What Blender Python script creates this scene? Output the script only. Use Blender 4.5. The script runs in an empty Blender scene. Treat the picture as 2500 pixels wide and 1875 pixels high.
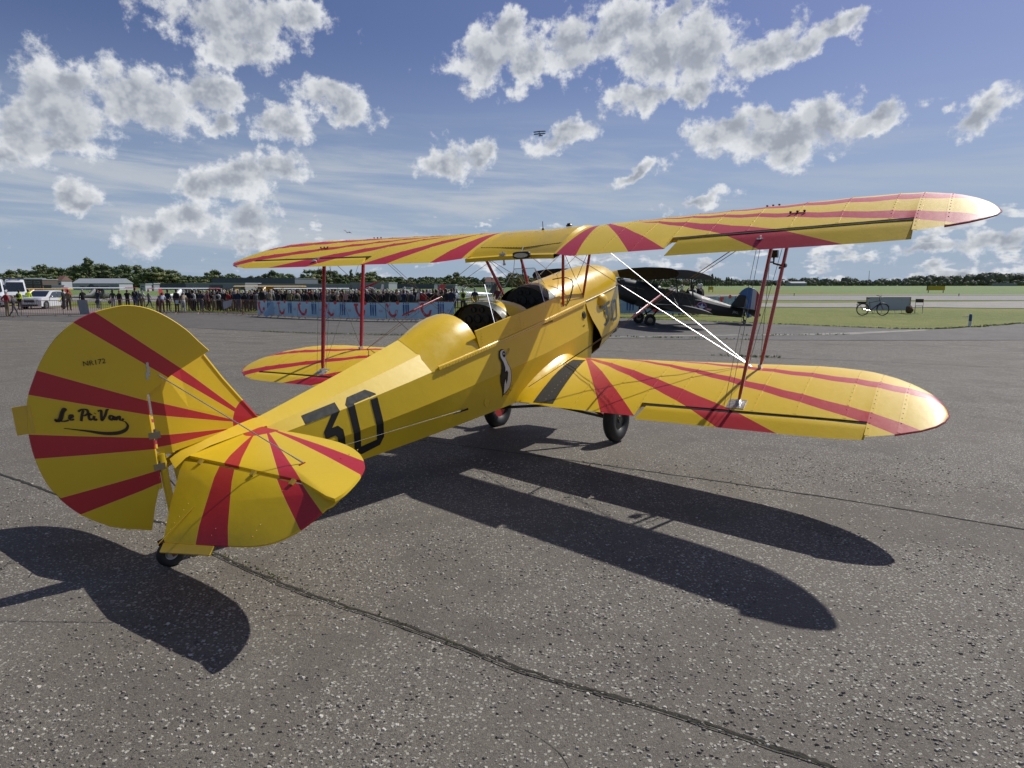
import bpy, bmesh, math, random
from math import sin, cos, pi, sqrt, radians, atan2
from mathutils import Vector, Matrix, noise
C = bpy.context.scene
COL = C.collection
# ------------------------------------------------------------------ camera
CAM_H = 1.7621
cam = bpy.data.cameras.new('camera'); camo = bpy.data.objects.new('camera', cam); COL.objects.link(camo)
cam.sensor_width = 36.0; cam.lens = 23.82; cam.clip_start = 0.05; cam.clip_end = 12000
camo.location = (0, 0, CAM_H); camo.rotation_euler = (radians(90 - 8.34), 0, 0)
C.camera = camo
C.view_settings.view_transform = 'Standard'; C.view_settings.look = 'None'
C.view_settings.gamma = 1; C.view_settings.use_curve_mapping = False
C.view_settings.exposure = -0.12
# ------------------------------------------------------------------ sun
SAZ, SEL = radians(50.2), radians(48.2)
SUN = Vector((sin(SAZ) * cos(SEL), cos(SAZ) * cos(SEL), sin(SEL)))
sl = bpy.data.lights.new('sun', 'SUN'); sl.energy = 4.9; sl.angle = radians(0.53); sl.color = (1, .972, .92)
so = bpy.data.objects.new('sun', sl); COL.objects.link(so)
so.rotation_euler = (-SUN).to_track_quat('-Z', 'Y').to_euler()
# ------------------------------------------------------------------ sky with clouds (a function of direction only)
world = bpy.data.worlds.new('World'); C.world = world; world.use_nodes = True
NT = world.node_tree; NT.nodes.clear()
class G:
    """small helper to write node graphs"""
    def __init__(s, nt): s.t = nt
    def n(s, typ, *ins, **kw):
        nd = s.t.nodes.new(typ)
        for k, v in kw.items(): setattr(nd, k, v)
        for i, v in enumerate(ins):
            if v is None: continue
            if hasattr(v, 'is_linked') or isinstance(v, bpy.types.NodeSocket): s.t.links.new(v, nd.inputs[i])
            else: nd.inputs[i].default_value = v
        return nd
    def m(s, op, a, b=None, c=None, clamp=False):
        nd = s.n('ShaderNodeMath', a, b, c, operation=op); nd.use_clamp = clamp
        return nd.outputs[0]
    def v(s, op, a, b=None, c=None):
        nd = s.n('ShaderNodeVectorMath', a, b, c, operation=op)
        return nd.outputs['Value'] if op in ('DOT_PRODUCT', 'LENGTH', 'DISTANCE') else nd.outputs[0]
    def scale(s, a, f):
        nd = s.n('ShaderNodeVectorMath', a, operation='SCALE')
        if isinstance(f, bpy.types.NodeSocket): s.t.links.new(f, nd.inputs['Scale'])
        else: nd.inputs['Scale'].default_value = f
        return nd.outputs[0]
    def noise(s, vec, sc, det=4, rough=.5, dist=0, out=0, lac=2.0):
        nd = s.n('ShaderNodeTexNoise'); s.t.links.new(vec, nd.inputs['Vector'])
        nd.inputs['Scale'].default_value = sc; nd.inputs['Detail'].default_value = det
        nd.inputs['Roughness'].default_value = rough; nd.inputs['Distortion'].default_value = dist
        nd.inputs['Lacunarity'].default_value = lac
        return nd.outputs[out]
    def ss(s, x, a, b, lo=0.0, hi=1.0):
        nd = s.n('ShaderNodeMapRange', x, a, b, lo, hi, interpolation_type='SMOOTHSTEP'); return nd.outputs[0]
    def lin(s, x, a, b, lo=0.0, hi=1.0):
        nd = s.n('ShaderNodeMapRange', x, a, b, lo, hi); return nd.outputs[0]
    def mix(s, f, a, b, typ='MIX'):
        nd = s.t.nodes.new('ShaderNodeMix'); nd.data_type = 'RGBA'; nd.blend_type = typ
        for i, v in ((0, f), (6, a), (7, b)):
            if isinstance(v, bpy.types.NodeSocket): s.t.links.new(v, nd.inputs[i])
            else: nd.inputs[i].default_value = v if i == 0 else tuple(v) + (1,) if len(v) == 3 else v
        return nd.outputs[2]
    def xyz(s, v): 
        nd = s.n('ShaderNodeSeparateXYZ', v); return nd.outputs[0], nd.outputs[1], nd.outputs[2]
    def comb(s, x, y, z): return s.n('ShaderNodeCombineXYZ', x, y, z).outputs[0]
# clouds: (azimuth deg, elevation deg, radius az, radius el, tilt deg)
CLOUDS = [(-21.1, 19.1, 5.2, 1.6, 0), (-20.3, 17.4, 2.8, 1.3, 0), (-16.5, 19.7, 1.8, 0.9, 0), (-35.1, 10.7, 1.6, 1.6, 0), (-32.6, 11.3, 2.7, 2.8, 0), (-31.8, 13.3, 1.6, 1.0, 0), (-27.6, 12.9, 3.4, 2.0, 0), (-23.3, 14.1, 2.7, 1.5, 0), (-21.7, 14.5, 1.8, 0.8, -10), (-34.7, 9.3, 1.5, 1.2, 0), (-32.8, 9.2, 2.0, 0.9, 0), (-35.7, 8.0, 1.1, 0.9, 0), (-22.4, 12.0, 1.3, 0.7, 15), (-14.1, 13.9, 2.6, 1.1, -5), (-18.3, 12.2, 1.7, 1.2, 0), (-21.6, 8.0, 3.4, 1.3, 20), (-18.8, 9.0, 1.7, 1.0, 15), (-23.9, 7.5, 1.6, 1.2, 0), (-31.5, 5.3, 1.2, 0.8, 0), (-27.7, 3.9, 1.7, 1.2, 30), (-25.3, 5.1, 2.0, 1.0, 0), (-20.7, 4.8, 2.0, 1.2, 0), (-20.6, 3.6, 1.7, 0.7, 0), (-5.3, 9.8, 2.2, 1.4, 0), (-2.8, 10.0, 1.3, 0.9, 20), (-1.6, 17.5, 3.1, 1.6, 15), (-0.4, 18.9, 1.7, 1.2, 20), (1.2, 16.7, 1.7, 1.3, 20), (4.6, 18.2, 2.7, 1.9, 20), (8.3, 19.3, 3.9, 1.4, 20), (11.0, 17.5, 2.7, 2.3, 0), (14.5, 17.6, 2.8, 2.6, 0), (10.4, 14.4, 2.2, 1.0, 10), (14.2, 14.8, 1.9, 1.0, 10), (11.8, 19.9, 3.5, 0.9, 15), (19.6, 16.7, 2.9, 1.2, 15), (22.0, 16.9, 2.1, 0.9, 20), (24.2, 17.3, 1.7, 0.7, 25), (4.3, 12.0, 2.8, 0.9, 20), (16.5, 11.2, 2.6, 1.2, 20), (20.7, 11.1, 3.8, 1.5, 0), (19.5, 12.5, 1.5, 0.9, 0), (24.0, 11.6, 2.3, 1.2, 15), (27.6, 11.9, 2.3, 0.8, 20), (33.8, 11.2, 1.9, 0.9, 30), (10.3, 9.0, 1.7, 0.6, 15), (14.9, 6.3, 2.0, 0.6, 10), (31.1, 2.7, 2.5, 0.6, 10), (34.9, 2.9, 1.7, 0.9, 15)]
g = G(NT)
tc = NT.nodes.new('ShaderNodeTexCoord')
dx, dy, dz = g.xyz(tc.outputs['Generated'])
azn = g.m('ARCTAN2', dx, dy); eln = g.m('ARCSINE', dz)
P = g.comb(azn, eln, 0.0)
w1 = g.v('SUBTRACT', g.noise(P, 12, 5, .62, 0, 1), (.5, .5, .5))
Pw = g.v('ADD', P, g.scale(w1, .085))
cur = None; bi = 0
x_, y_, _z = g.xyz(Pw)
Q1 = g.comb(g.m('MULTIPLY', x_, x_), g.m('MULTIPLY', x_, y_), g.m('MULTIPLY', y_, y_)); Q2 = g.comb(x_, y_, 1.0)
for az, el, ra, re, tl in CLOUDS:      # squared distance to each tilted ellipse, as a quadratic form of (azimuth, elevation)
    cx, cy, rx, ry, t = radians(az), radians(el), radians(ra), radians(re), radians(tl)
    u = (cos(t) / rx, sin(t) / rx); v = (-sin(t) / ry, cos(t) / ry); cu, cv = -(u[0] * cx + u[1] * cy), -(v[0] * cx + v[1] * cy)
    d = g.m('ADD', g.v('DOT_PRODUCT', Q1, (u[0] ** 2 + v[0] ** 2, 2 * (u[0] * u[1] + v[0] * v[1]), u[1] ** 2 + v[1] ** 2)),
            g.v('DOT_PRODUCT', Q2, (2 * (u[0] * cu + v[0] * cv), 2 * (u[1] * cu + v[1] * cv), cu * cu + cv * cv)))
    cur = d if cur is None else g.m('MINIMUM', cur, d)
    bi += 1
    if bi % 12 == 0: Q2 = g.v('ADD', Q2, g.scale(Q1, g.m('MULTIPLY', cur, 1e-7)))   # keeps the compiled shader's stack small
blob = g.m('SUBTRACT', 1.12, g.m('SQRT', g.m('MAXIMUM', cur, 0.0)))
X_, Y_ = azn, eln
away = g.m('MAXIMUM', g.ss(g.m('ABSOLUTE', X_), .68, .85), g.ss(Y_, .43, .58))
loww = g.m('MULTIPLY', g.ss(Y_, .15, .085), g.ss(X_, -.9, .5, .72, 1.0))
# outside the modelled part of the sky, and low over the horizon, the clouds are free
gen = g.m('ADD', g.m('MULTIPLY', g.m('SUBTRACT', g.noise(g.comb(X_, g.m('MULTIPLY', Y_, 2.3), 0.0), 3.2, 2, .5), .5), 7.0), -1.0)
low = g.m('ADD', g.m('MULTIPLY', g.m('SUBTRACT', g.noise(g.comb(X_, g.m('MULTIPLY', Y_, 2.6), 3.3), 17, 3, .6), .5), 6.5), -.38)
base_f = g.m('MAXIMUM', blob, g.m('MAXIMUM', g.m('ADD', gen, g.m('MULTIPLY', g.m('SUBTRACT', away, 1.0), 4.0)), g.m('ADD', low, g.m('MULTIPLY', g.m('SUBTRACT', loww, 1.0), 4.0))))
# billows: fine noise, evaluated here and a little nearer to the sun for the light and shade of the cloud
def billow(off, a=7):
    q = g.v('ADD', P, off) if off else P
    return g.m('SUBTRACT', g.noise(q, 30, a, .62), .5)
b0 = billow(None); bs = billow(None, 3); b1 = billow((.010, .016, 0), 3)
F0 = g.m('ADD', base_f, g.m('MULTIPLY', b0, 3.6))
alpha = g.ss(F0, -.34, .46)
thick = g.ss(g.m('ADD', base_f, g.m('MULTIPLY', bs, 1.3)), .0, .80)
lit = g.ss(g.m('SUBTRACT', bs, b1), -.14, .17)
shade = g.m('ADD', g.m('MULTIPLY', lit, .52), g.m('MULTIPLY', g.m('SUBTRACT', 1.0, thick), .66))
shade = g.m('ADD', shade, 0.0, clamp=True)
ccol = g.mix(shade, (7.2, 7.9, 9.2), (16.5, 17.0, 17.6))
# thin streaks of high cloud
sv = g.comb(g.m('ADD', g.m('MULTIPLY', azn, 1.0), g.m('MULTIPLY', eln, 1.2)), g.m('MULTIPLY', g.m('ADD', eln, g.m('MULTIPLY', azn, .035)), 9.0), 1.7)
st = g.noise(sv, 3.1, 7, .62, .35)
stm = g.m('MULTIPLY', g.ss(st, .40, .66), g.m('MULTIPLY', g.ss(eln, -.01, .04), g.ss(eln, .26, .12)))
stm = g.m('MULTIPLY', stm, g.ss(azn, .40, -.05, .40, 1.0))
sky = NT.nodes.new('ShaderNodeTexSky'); sky.sky_type = 'NISHITA'; sky.sun_disc = False
sky.sun_elevation = SEL; sky.sun_rotation = SAZ; sky.air_density = 1.0; sky.dust_density = .9; sky.ozone_density = 1.5; sky.altitude = 10
skyc = g.v('MULTIPLY', sky.outputs[0], (1.12, 1.12, 1.50))
base = g.mix(g.m('MULTIPLY', g.ss(eln, .34, .0), .88), skyc, (7.3, 9.5, 12.4))
s1 = g.mix(g.m('MULTIPLY', stm, .92), base, (10.6, 11.5, 12.8))
s2 = g.mix(g.m('MULTIPLY', alpha, .97), s1, ccol)
bg = NT.nodes.new('ShaderNodeBackground'); bg.inputs[1].default_value = .0505
NT.links.new(s2, bg.inputs[0]); wo = NT.nodes.new('ShaderNodeOutputWorld'); NT.links.new(bg.outputs[0], wo.inputs[0])
world.cycles.sampling_method = 'MANUAL'; world.cycles.sample_map_resolution = 512
# ------------------------------------------------------------------ mesh helpers
class MB:
    def __init__(s): s.v = []; s.f = []; s.mi = []; s.cur = 0
    def add(s, vs, fs, mi=None):
        o = len(s.v); s.v += [tuple(p) for p in vs]
        for f in fs: s.f.append(tuple(i + o for i in f)); s.mi.append(s.cur if mi is None else mi)
        return s
    def box(s, a, b, M=None):
        vs = [(x, y, z) for x in (a[0], b[0]) for y in (a[1], b[1]) for z in (a[2], b[2])]
        if M: vs = [M @ Vector(p) for p in vs]
        return s.add(vs, [(0, 1, 3, 2), (4, 6, 7, 5), (0, 4, 5, 1), (2, 3, 7, 6), (0, 2, 6, 4), (1, 5, 7, 3)])
    def tube(s, pts, r, n=6, sx=1.0, caps=True, fwd=None):
        """round or (sx != 1) streamlined bar along pts; r may be a list"""
        pts = [Vector(p) for p in pts]; R = r if isinstance(r, (list, tuple)) else [r] * len(pts); vs = []
        for i, p in enumerate(pts):
            d = (pts[min(i + 1, len(pts) - 1)] - pts[max(i - 1, 0)]).normalized()
            ref = Vector(fwd) if fwd else (Vector((0, 0, 1)) if abs(d.z) < .9 else Vector((1, 0, 0)))
            u = (ref - d * ref.dot(d)).normalized(); w = d.cross(u)
            for k in range(n):
                a = 2 * pi * k / n; vs.append(p + u * cos(a) * R[i] * sx + w * sin(a) * R[i])
        fs = [(i * n + k, i * n + (k + 1) % n, (i + 1) * n + (k + 1) % n, (i + 1) * n + k) for i in range(len(pts) - 1) for k in range(n)]
        if caps: fs += [tuple(range(n - 1, -1, -1)), tuple((len(pts) - 1) * n + k for k in range(n))]
        return s.add(vs, fs)
    def lathe(s, prof, o, ax, n=20, up=(0, 0, 1)):
        """prof: (radius, along) pairs about axis ax through o"""
        o = Vector(o); ax = Vector(ax).normalized(); up = Vector(up)
        if abs(ax.dot(up)) > .9: up = Vector((1, 0, 0))
        u = (up - ax * up.dot(ax)).normalized(); w = ax.cross(u); vs = []
        for r, h in prof:
            for k in range(n):
                a = 2 * pi * k / n; vs.append(o + ax * h + (u * cos(a) + w * sin(a)) * r)
        fs = [(i * n + k, i * n + (k + 1) % n, (i + 1) * n + (k + 1) % n, (i + 1) * n + k) for i in range(len(prof) - 1) for k in range(n)]
        return s.add(vs, fs)
    def sphere(s, c, r, n=8, m=6, sc=(1, 1, 1)):
        c = Vector(c); vs = []
        for i in range(m + 1):
            t = pi * i / m
            for k in range(n):
                a = 2 * pi * k / n; vs.append((c.x + r * sc[0] * sin(t) * cos(a), c.y + r * sc[1] * sin(t) * sin(a), c.z + r * sc[2] * cos(t)))
        return s.add(vs, [(i * n + k, (i + 1) * n + k, (i + 1) * n + (k + 1) % n, i * n + (k + 1) % n) for i in range(m) for k in range(n)])
    def loft(s, rings, closed=True, caps=(False, False)):
        n = len(rings[0]); vs = [p for r in rings for p in r]; K = n if closed else n - 1
        fs = [(i * n + k, i * n + (k + 1) % n, (i + 1) * n + (k + 1) % n, (i + 1) * n + k) for i in range(len(rings) - 1) for k in range(K)]
        if caps[0]: fs.append(tuple(range(n - 1, -1, -1)))
        if caps[1]: fs.append(tuple((len(rings) - 1) * n + k for k in range(n)))
        return s.add(vs, fs)
    def prism(s, poly, fa, fb):
        """polygon (2D) lofted between the mappings fa and fb"""
        n = len(poly); a = [fa(*p) for p in poly]; b = [fb(*p) for p in poly]
        return s.add(a + b, [tuple(range(n)), tuple(range(2 * n - 1, n - 1, -1))] + [(k, n + k, n + (k + 1) % n, (k + 1) % n) for k in range(n)])
    def build(s, name, mat, parent=None, smooth=False, angle=35, M=None, **props):
        me = bpy.data.meshes.new(name); me.from_pydata(s.v, [], s.f); 
        for m_ in (mat if isinstance(mat, (list, tuple)) else [mat]): me.materials.append(m_)
        if any(s.mi): me.polygons.foreach_set('material_index', s.mi)
        bm = bmesh.new(); bm.from_mesh(me); bmesh.ops.remove_doubles(bm, verts=bm.verts, dist=1e-6)
        bmesh.ops.recalc_face_normals(bm, faces=bm.faces); bm.to_mesh(me); bm.free()
        me.update()
        if smooth:
            me.polygons.foreach_set('use_smooth', [True] * len(me.polygons)); me.set_sharp_from_angle(angle=radians(angle))
        return link(name, me, parent, M, **props)
def link(name, me, parent=None, M=None, **props):
    o = bpy.data.objects.new(name, me); COL.objects.link(o)
    if parent: o.parent = parent
    if M is not None: o.matrix_local = M
    for k, v in props.items(): o[k] = v
    return o
def empty(name, loc=(0, 0, 0), rz=0, **props):
    o = bpy.data.objects.new(name, None); COL.objects.link(o); o.location = loc; o.rotation_euler = (0, 0, rz)
    o.empty_display_size = .2
    for k, v in props.items(): o[k] = v
    return o
def copy_tree(o, parent=None):
    c = o.copy(); COL.objects.link(c)
    if parent: c.parent = parent
    for ch in [q for q in o.children]: copy_tree(ch, c)
    return c
def interp(tab, x):
    if x <= tab[0][0]: return tab[0][1:] if len(tab[0]) > 2 else tab[0][1]
    for a, b in zip(tab, tab[1:]):
        if x <= b[0]:
            t = (x - a[0]) / (b[0] - a[0])
            r = tuple(p + (q - p) * t for p, q in zip(a[1:], b[1:]))
            return r if len(r) > 1 else r[0]
    return tab[-1][1:] if len(tab[-1]) > 2 else tab[-1][1]
# ------------------------------------------------------------------ materials
MATS = {}
def lin(c): return tuple(((x / 255) / 12.92 if x / 255 <= .04045 else ((x / 255 + .055) / 1.055) ** 2.4) for x in c)
def newmat(name):
    m = bpy.data.materials.new(name); m.use_nodes = True; m.node_tree.nodes.clear(); MATS[name] = m
    g = G(m.node_tree); b = g.n('ShaderNodeBsdfPrincipled'); o = g.n('ShaderNodeOutputMaterial'); m.node_tree.links.new(b.outputs[0], o.inputs[0])
    return m, g, b
def setp(g, b, **kw):
    for k, v in kw.items():
        k = k.replace('_', ' ')
        if isinstance(v, bpy.types.NodeSocket): g.t.links.new(v, b.inputs[k])
        else: b.inputs[k].default_value = v
def plain(name, col, rough=.5, metal=0, var=.12, nscale=8, bump=0, bscale=60, coat=0, det=5):
    m, g, b = newmat(name)
    P = g.n('ShaderNodeTexCoord').outputs['Object']
    nz = g.noise(P, nscale, det, .6)
    c = g.mix(nz, tuple(x * (1 - var) for x in col), tuple(min(1, x * (1 + var)) for x in col))
    setp(g, b, Base_Color=c, Metallic=metal, Roughness=g.lin(g.noise(P, nscale * 3.1, 4, .6), .3, .7, max(rough - .08, .02), rough + .08), Coat_Weight=coat, Coat_Roughness=.12)
    if bump:
        bn = g.n('ShaderNodeBump'); bn.inputs['Strength'].default_value = bump; bn.inputs['Distance'].default_value = .01
        g.t.links.new(g.noise(P, bscale, 5, .6), bn.inputs['Height']); g.t.links.new(bn.outputs[0], b.inputs['Normal'])
    return m
YEL = (.74, .50, .008); RED = (.46, .012, .022)
def wedge_mask(g, u, v, W):
    out = None
    for (a0, a1, b0, b1) in W:
        def side(p, q, ref):
            # signed distance to the line pq, positive towards ref
            nx, ny = -(q[1] - p[1]), q[0] - p[0]; L = sqrt(nx * nx + ny * ny); nx /= L; ny /= L; c = nx * p[0] + ny * p[1]
            if nx * ref[0] + ny * ref[1] - c < 0: nx, ny, c = -nx, -ny, -c
            return g.m('ADD', g.m('MULTIPLY', u, nx), g.m('SUBTRACT', g.m('MULTIPLY', v, ny), c))
        far = (a0, b0)  # a0, b0 are the wide ends
        d = g.m('MINIMUM', side(a0, a1, b0), side(b0, b1, a0))
        out = d if out is None else g.m('MAXIMUM', out, d)
    return out
def paint(name, wedges, axes, boss=None, scale=1.0, edge=.0022, rib=None):
    """yellow dope with red rays; axes: which object coordinates give (u, v)"""
    m, g, b = newmat(name)
    P = g.n('ShaderNodeTexCoord').outputs['Object']; X, Y, Z = g.xyz(P)
    A = dict(x=X, y=Y, z=Z, ay=g.m('ABSOLUTE', Y), nx=g.m('MULTIPLY', X, -1.0))
    u, v = A[axes[0]], A[axes[1]]
    nz = g.noise(P, 2.1, 6, .62); nf = g.noise(P, 40, 4, .6)
    y_ = g.mix(nz, (YEL[0] * .90, YEL[1] * .88, YEL[2] * .8), (YEL[0] * 1.06, YEL[1] * 1.07, YEL[2] * 1.3))
    r_ = g.mix(nz, (RED[0] * .92, RED[1] * .8, RED[2] * .85), (RED[0] * 1.1, RED[1] * 1.25, RED[2] * 1.2))
    col = y_
    if wedges or boss:
        d = wedge_mask(g, u, v, wedges) if wedges else None
        if boss:
            bu, bv, br = boss
            q = g.m('SUBTRACT', br, g.m('SQRT', g.m('ADD', g.m('POWER', g.m('SUBTRACT', u, bu), 2.0), g.m('POWER', g.m('SUBTRACT', v, bv), 2.0))))
            d = q if d is None else g.m('MAXIMUM', d, q)
        trim = g.m('MULTIPLY', g.ss(d, -.0035, -.0025), .55)
        col = g.mix(trim, y_, (.78, .50, .10))
        col = g.mix(g.ss(d, -.0006, .0006), col, r_)
    # grime and scuffs
    sc = g.ss(g.noise(g.v('MULTIPLY', P, (1.0, 3.0, 1.0)), 7, 8, .7), .60, .80)
    col = g.mix(g.m('MULTIPLY', sc, .16), col, (.25, .17, .08))
    setp(g, b, Base_Color=col, Roughness=g.lin(nf, .3, .7, .40, .54), Specular_IOR_Level=.38, Coat_Weight=.45, Coat_Roughness=.42)
    hb = g.m('ADD', g.m('MULTIPLY', g.noise(P, 9, 4, .55), 1.0), g.m('MULTIPLY', nf, .12))
    bn = g.n('ShaderNodeBump'); bn.inputs['Strength'].default_value = .09; bn.inputs['Distance'].default_value = .02
    g.t.links.new(hb, bn.inputs['Height']); g.t.links.new(bn.outputs[0], b.inputs['Normal'])
    return m

# ================================================================== biplane (aircraft frame: x forward, y to port, z up)
UPQ = dict(xf=.057, sw=.1473, ys=2.7202, zs=1.4033, dih=.0379, le=.09, te=-1.0586, zle=.036, zte=-.103)
LOQ = dict(xf=-.4946, sw=.1097, ys=2.5447, zs=.123, dih=.043, le=.24, te=-.98, zle=-.056, zte=-.176)
# planform near the tip: |y| -> dx of leading edge / trailing edge
UPQ['LE'] = [(0, .09), (3.25, .09), (3.5, .07), (3.7, .02), (3.85, -.06), (3.97, -.17), (4.06, -.29), (4.13, -.42), (4.18, -.56), (4.204, -.70)]
UPQ['TE'] = [(0, -.80), (.56, -.915), (.85, -1.0586), (3.45, -1.0586), (3.72, -1.05), (3.9, -.985), (4.03, -.92), (4.12, -.85), (4.18, -.78), (4.204, -.70)]
LOQ['LE'] = [(0, .24), (3.0, .24), (3.25, .215), (3.45, .155), (3.62, .06), (3.76, -.06), (3.86, -.175), (3.93, -.30), (3.975, -.42), (3.997, -.53)]
LOQ['TE'] = [(0, -.93), (.5, -.935), (.9, -.965), (1.6, -.98), (3.25, -.98), (3.52, -.955), (3.7, -.885), (3.85, -.79), (3.93, -.71), (3.975, -.63), (3.997, -.53)]
def naca(s, t, m=.03, p=.4):
    s = min(max(s, 0), 1)
    th = 5 * t * (.2969 * sqrt(s) - .126 * s - .3516 * s * s + .2843 * s ** 3 - .1036 * s ** 4)
    c = m / p ** 2 * (2 * p * s - s * s) if s < p else m / (1 - p) ** 2 * ((1 - 2 * p) + 2 * p * s - s * s)
    return c, th
def wing_pt(q, y, dx, side, top=True, lift=0, ribs=None, t=.095):
    """point of the wing skin at span y (>0) and chordwise offset dx from the front spar"""
    le, te = interp(q['LE'], y), interp(q['TE'], y)
    c = max(le - te, .004); s = min(max((le - dx) / c, 0), 1); full = q['le'] - q['te']
    sl = (q['zte'] - q['zle']) / full; zc = q['zle'] + sl * (q['le'] - dx)
    cm, th = naca(s, t); k = c
    z = zc + (cm + th if top else cm - th) * k + (lift if top else -lift)
    if ribs and top:   # cloth sags between the ribs
        for a, b in zip(ribs, ribs[1:]):
            if a < y < b: z -= .0075 * sin(pi * (y - a) / (b - a)) * sin(pi * min(s * 1.15, 1)) * min(1, (b - a) / .3); break
    return (q['xf'] - q['sw'] * (y - q['ys']) + dx, side * y, q['zs'] + q['dih'] * (y - q['ys']) + z)
URIB = [.56, .85, 1.18, 1.52, 1.85, 2.18, 2.52, 2.86, 3.21, 3.56, 3.73, 3.915]
LRIB = [.41, .66, 1.02, 1.36, 1.69, 2.0, 2.35, 2.68, 3.01, 3.36, 3.53, 3.725]
def wing_mesh(q, side, y0, ribs, cut=None, cutdx=-.82, fine=True):
    """wing skin with a bay cut out of the trailing edge for the aileron: cut = (ya, yb)"""
    ys = [y0]
    for a, b in zip(ribs, ribs[1:] + [None]):
        ys.append(a)
        if b and fine: ys += [a + (b - a) * .5]
    tip = q['LE'][-1][0]
    ys += [ribs[-1] + (tip - ribs[-1]) * k for k in (.2, .38, .53, .66, .77, .86, .93, .975, 1.0)]
    if cut: ys += [cut[0], cut[0] + .002, cut[1] - .002, cut[1]]
    ys = sorted(set(y for y in ys if y >= y0))
    S = [0, .006, .02, .045, .08, .13, .2, .29, .4, .52, .64, .74, .8, .86, .93, 1.0] if fine else [0, .02, .08, .2, .4, .64, .8, 1.0]
    rings = []
    for y in ys:
        le, te = interp(q['LE'], y), interp(q['TE'], y)
        if cut and cut[0] < y < cut[1]: te = max(te, cutdx)
        dxs = [le + (te - le) * s for s in S]
        ring = [wing_pt(q, y, d, side, True, 0, ribs) for d in dxs] + [wing_pt(q, y, d, side, False) for d in reversed(dxs)]
        rings.append(ring)
    mb = MB(); mb.loft(rings, True, (True, False))
    return mb
def aileron_mesh(q, side, ya, yb, hinge, droop, ribs):
    mb = MB(); rings = []; R = radians(droop)
    ys = [ya + .006 + (yb - ya - .012) * k / 8 for k in range(9)]
    for i, y in enumerate(ys):
        te = interp(q['TE'], y); ins = .085 if i == 0 and q is UPQ else (.06 if i == 0 else 0)
        h0 = hinge - .020; ring = []
        hz = (wing_pt(q, y, h0, side)[2] + wing_pt(q, y, h0, side, False)[2]) / 2
        for top in (True, False):
            L = [0, .12, .4, .75, 1.0]
            for s in (L if top else L[::-1]):
                dx = h0 + (te - h0) * s
                yy = y + ins * (1 - s) * (1 if i == 0 else 0)
                p = wing_pt(q, yy, dx, side, top)
                r = h0 - dx; zz = p[2] - hz
                if s == 0: zz *= .55
                nx = -r * cos(R) - zz * sin(R) * -1; nz = zz * cos(R) - r * sin(R)
                ring.append((p[0] + r + nx, p[1], hz + nz))
        rings.append(ring)
    mb.loft(rings, True, (True, True)); return mb
def strip_on(q, side, ya, yb, dxa, dxb, lift, n=12, ribs=None, dy=0):
    """thin strip on top of the wing between chordwise dxa > dxb; closed and lift high"""
    mb = MB(); top = []; bot = []
    for i in range(n + 1):
        dx = dxa + (dxb - dxa) * i / n; o = dy * i / n
        for L, lf in ((top, lift), (bot, -.004)):
            L.append([wing_pt(q, ya + o * (0 if False else 1), dx, side, True, lf), wing_pt(q, yb + o, dx, side, True, lf)])
    rings = [[a[0], a[1], b[1], b[0]] for a, b in zip(top, bot)]
    mb.loft(rings, True, (True, True)); return mb
# fuselage tables: x -> half width at longeron, z of longeron, z bottom, z top centre
FW = [(-4.47, .030), (-4.0, .105), (-3.7, .155), (-3.2, .225), (-2.6, .305), (-2.1, .35), (-1.6, .372), (-.6, .378), (.36, .362), (.55, .345)]
FZB = [(-4.47, .20), (-4.0, .145), (-3.2, .055), (-2.44, -.015), (-1.8, -.08), (-1.2, -.145), (-.5, -.20), (.3, -.22), (.55, -.16)]
FZT = [(-4.47, .60), (-3.87, .634), (-3.07, .715), (-2.35, .80), (-2.0, .855), (-1.7, .89)]
FZL = [(-4.47, .52), (-3.7, .505), (-3.0, .515), (-2.3, .53), (-1.6, .552), (.4, .552)]
def side_y(x, z):
    """half width of the fuselage side at (x, z); used to lay lettering on it"""
    w = interp(FW, x); zl = interp(FZL, x); zb = interp(FZB, x); zt = interp(FZT, x); zm = zb + (zl - zb) * .55
    if z > zl:
        zr = zl + (zt - zl) * .52
        return w + (.62 * w - w) * (z - zl) / (zr - zl) if z < zr else .62 * w * max(0, (zt - z)) / (zt - zr)
    bul = .022 * min(1, w / .3)
    return w + bul * (zl - z) / (zl - zm) if z > zm else (w + bul) + (w * .88 - w - bul) * (zm - z) / (zm - zb)
def hull_ring(x):
    w = interp(FW, x); zl = interp(FZL, x); zb = interp(FZB, x); zm = zb + (zl - zb) * .55
    b = .022 * min(1, w / .3)
    R = [(x, -w, zl), (x, -(w + b), zm), (x, -w * .88, zb), (x, 0, zb - .012), (x, w * .88, zb), (x, w + b, zm), (x, w, zl)]
    return R
STITCH = None
def text_mesh(name, body, size, mat, parent, M, extr=.0012, shear=0, font_scale=(1, 1), align='CENTER'):
    cu = bpy.data.curves.new(name, 'FONT'); cu.body = body; cu.size = size; cu.extrude = extr; cu.align_x = align; cu.align_y = 'CENTER'; cu.shear = shear
    cu.resolution_u = 3
    tmp = bpy.data.objects.new('tmp', cu); COL.objects.link(tmp)
    me = bpy.data.meshes.new_from_object(tmp.evaluated_get(bpy.context.evaluated_depsgraph_get())); me.name = name
    bpy.data.objects.remove(tmp); bpy.data.curves.remove(cu)
    me.transform(Matrix.Diagonal((font_scale[0], font_scale[1], 1, 1))); me.materials.clear(); me.materials.append(mat)
    return link(name, me, parent, M)
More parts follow.
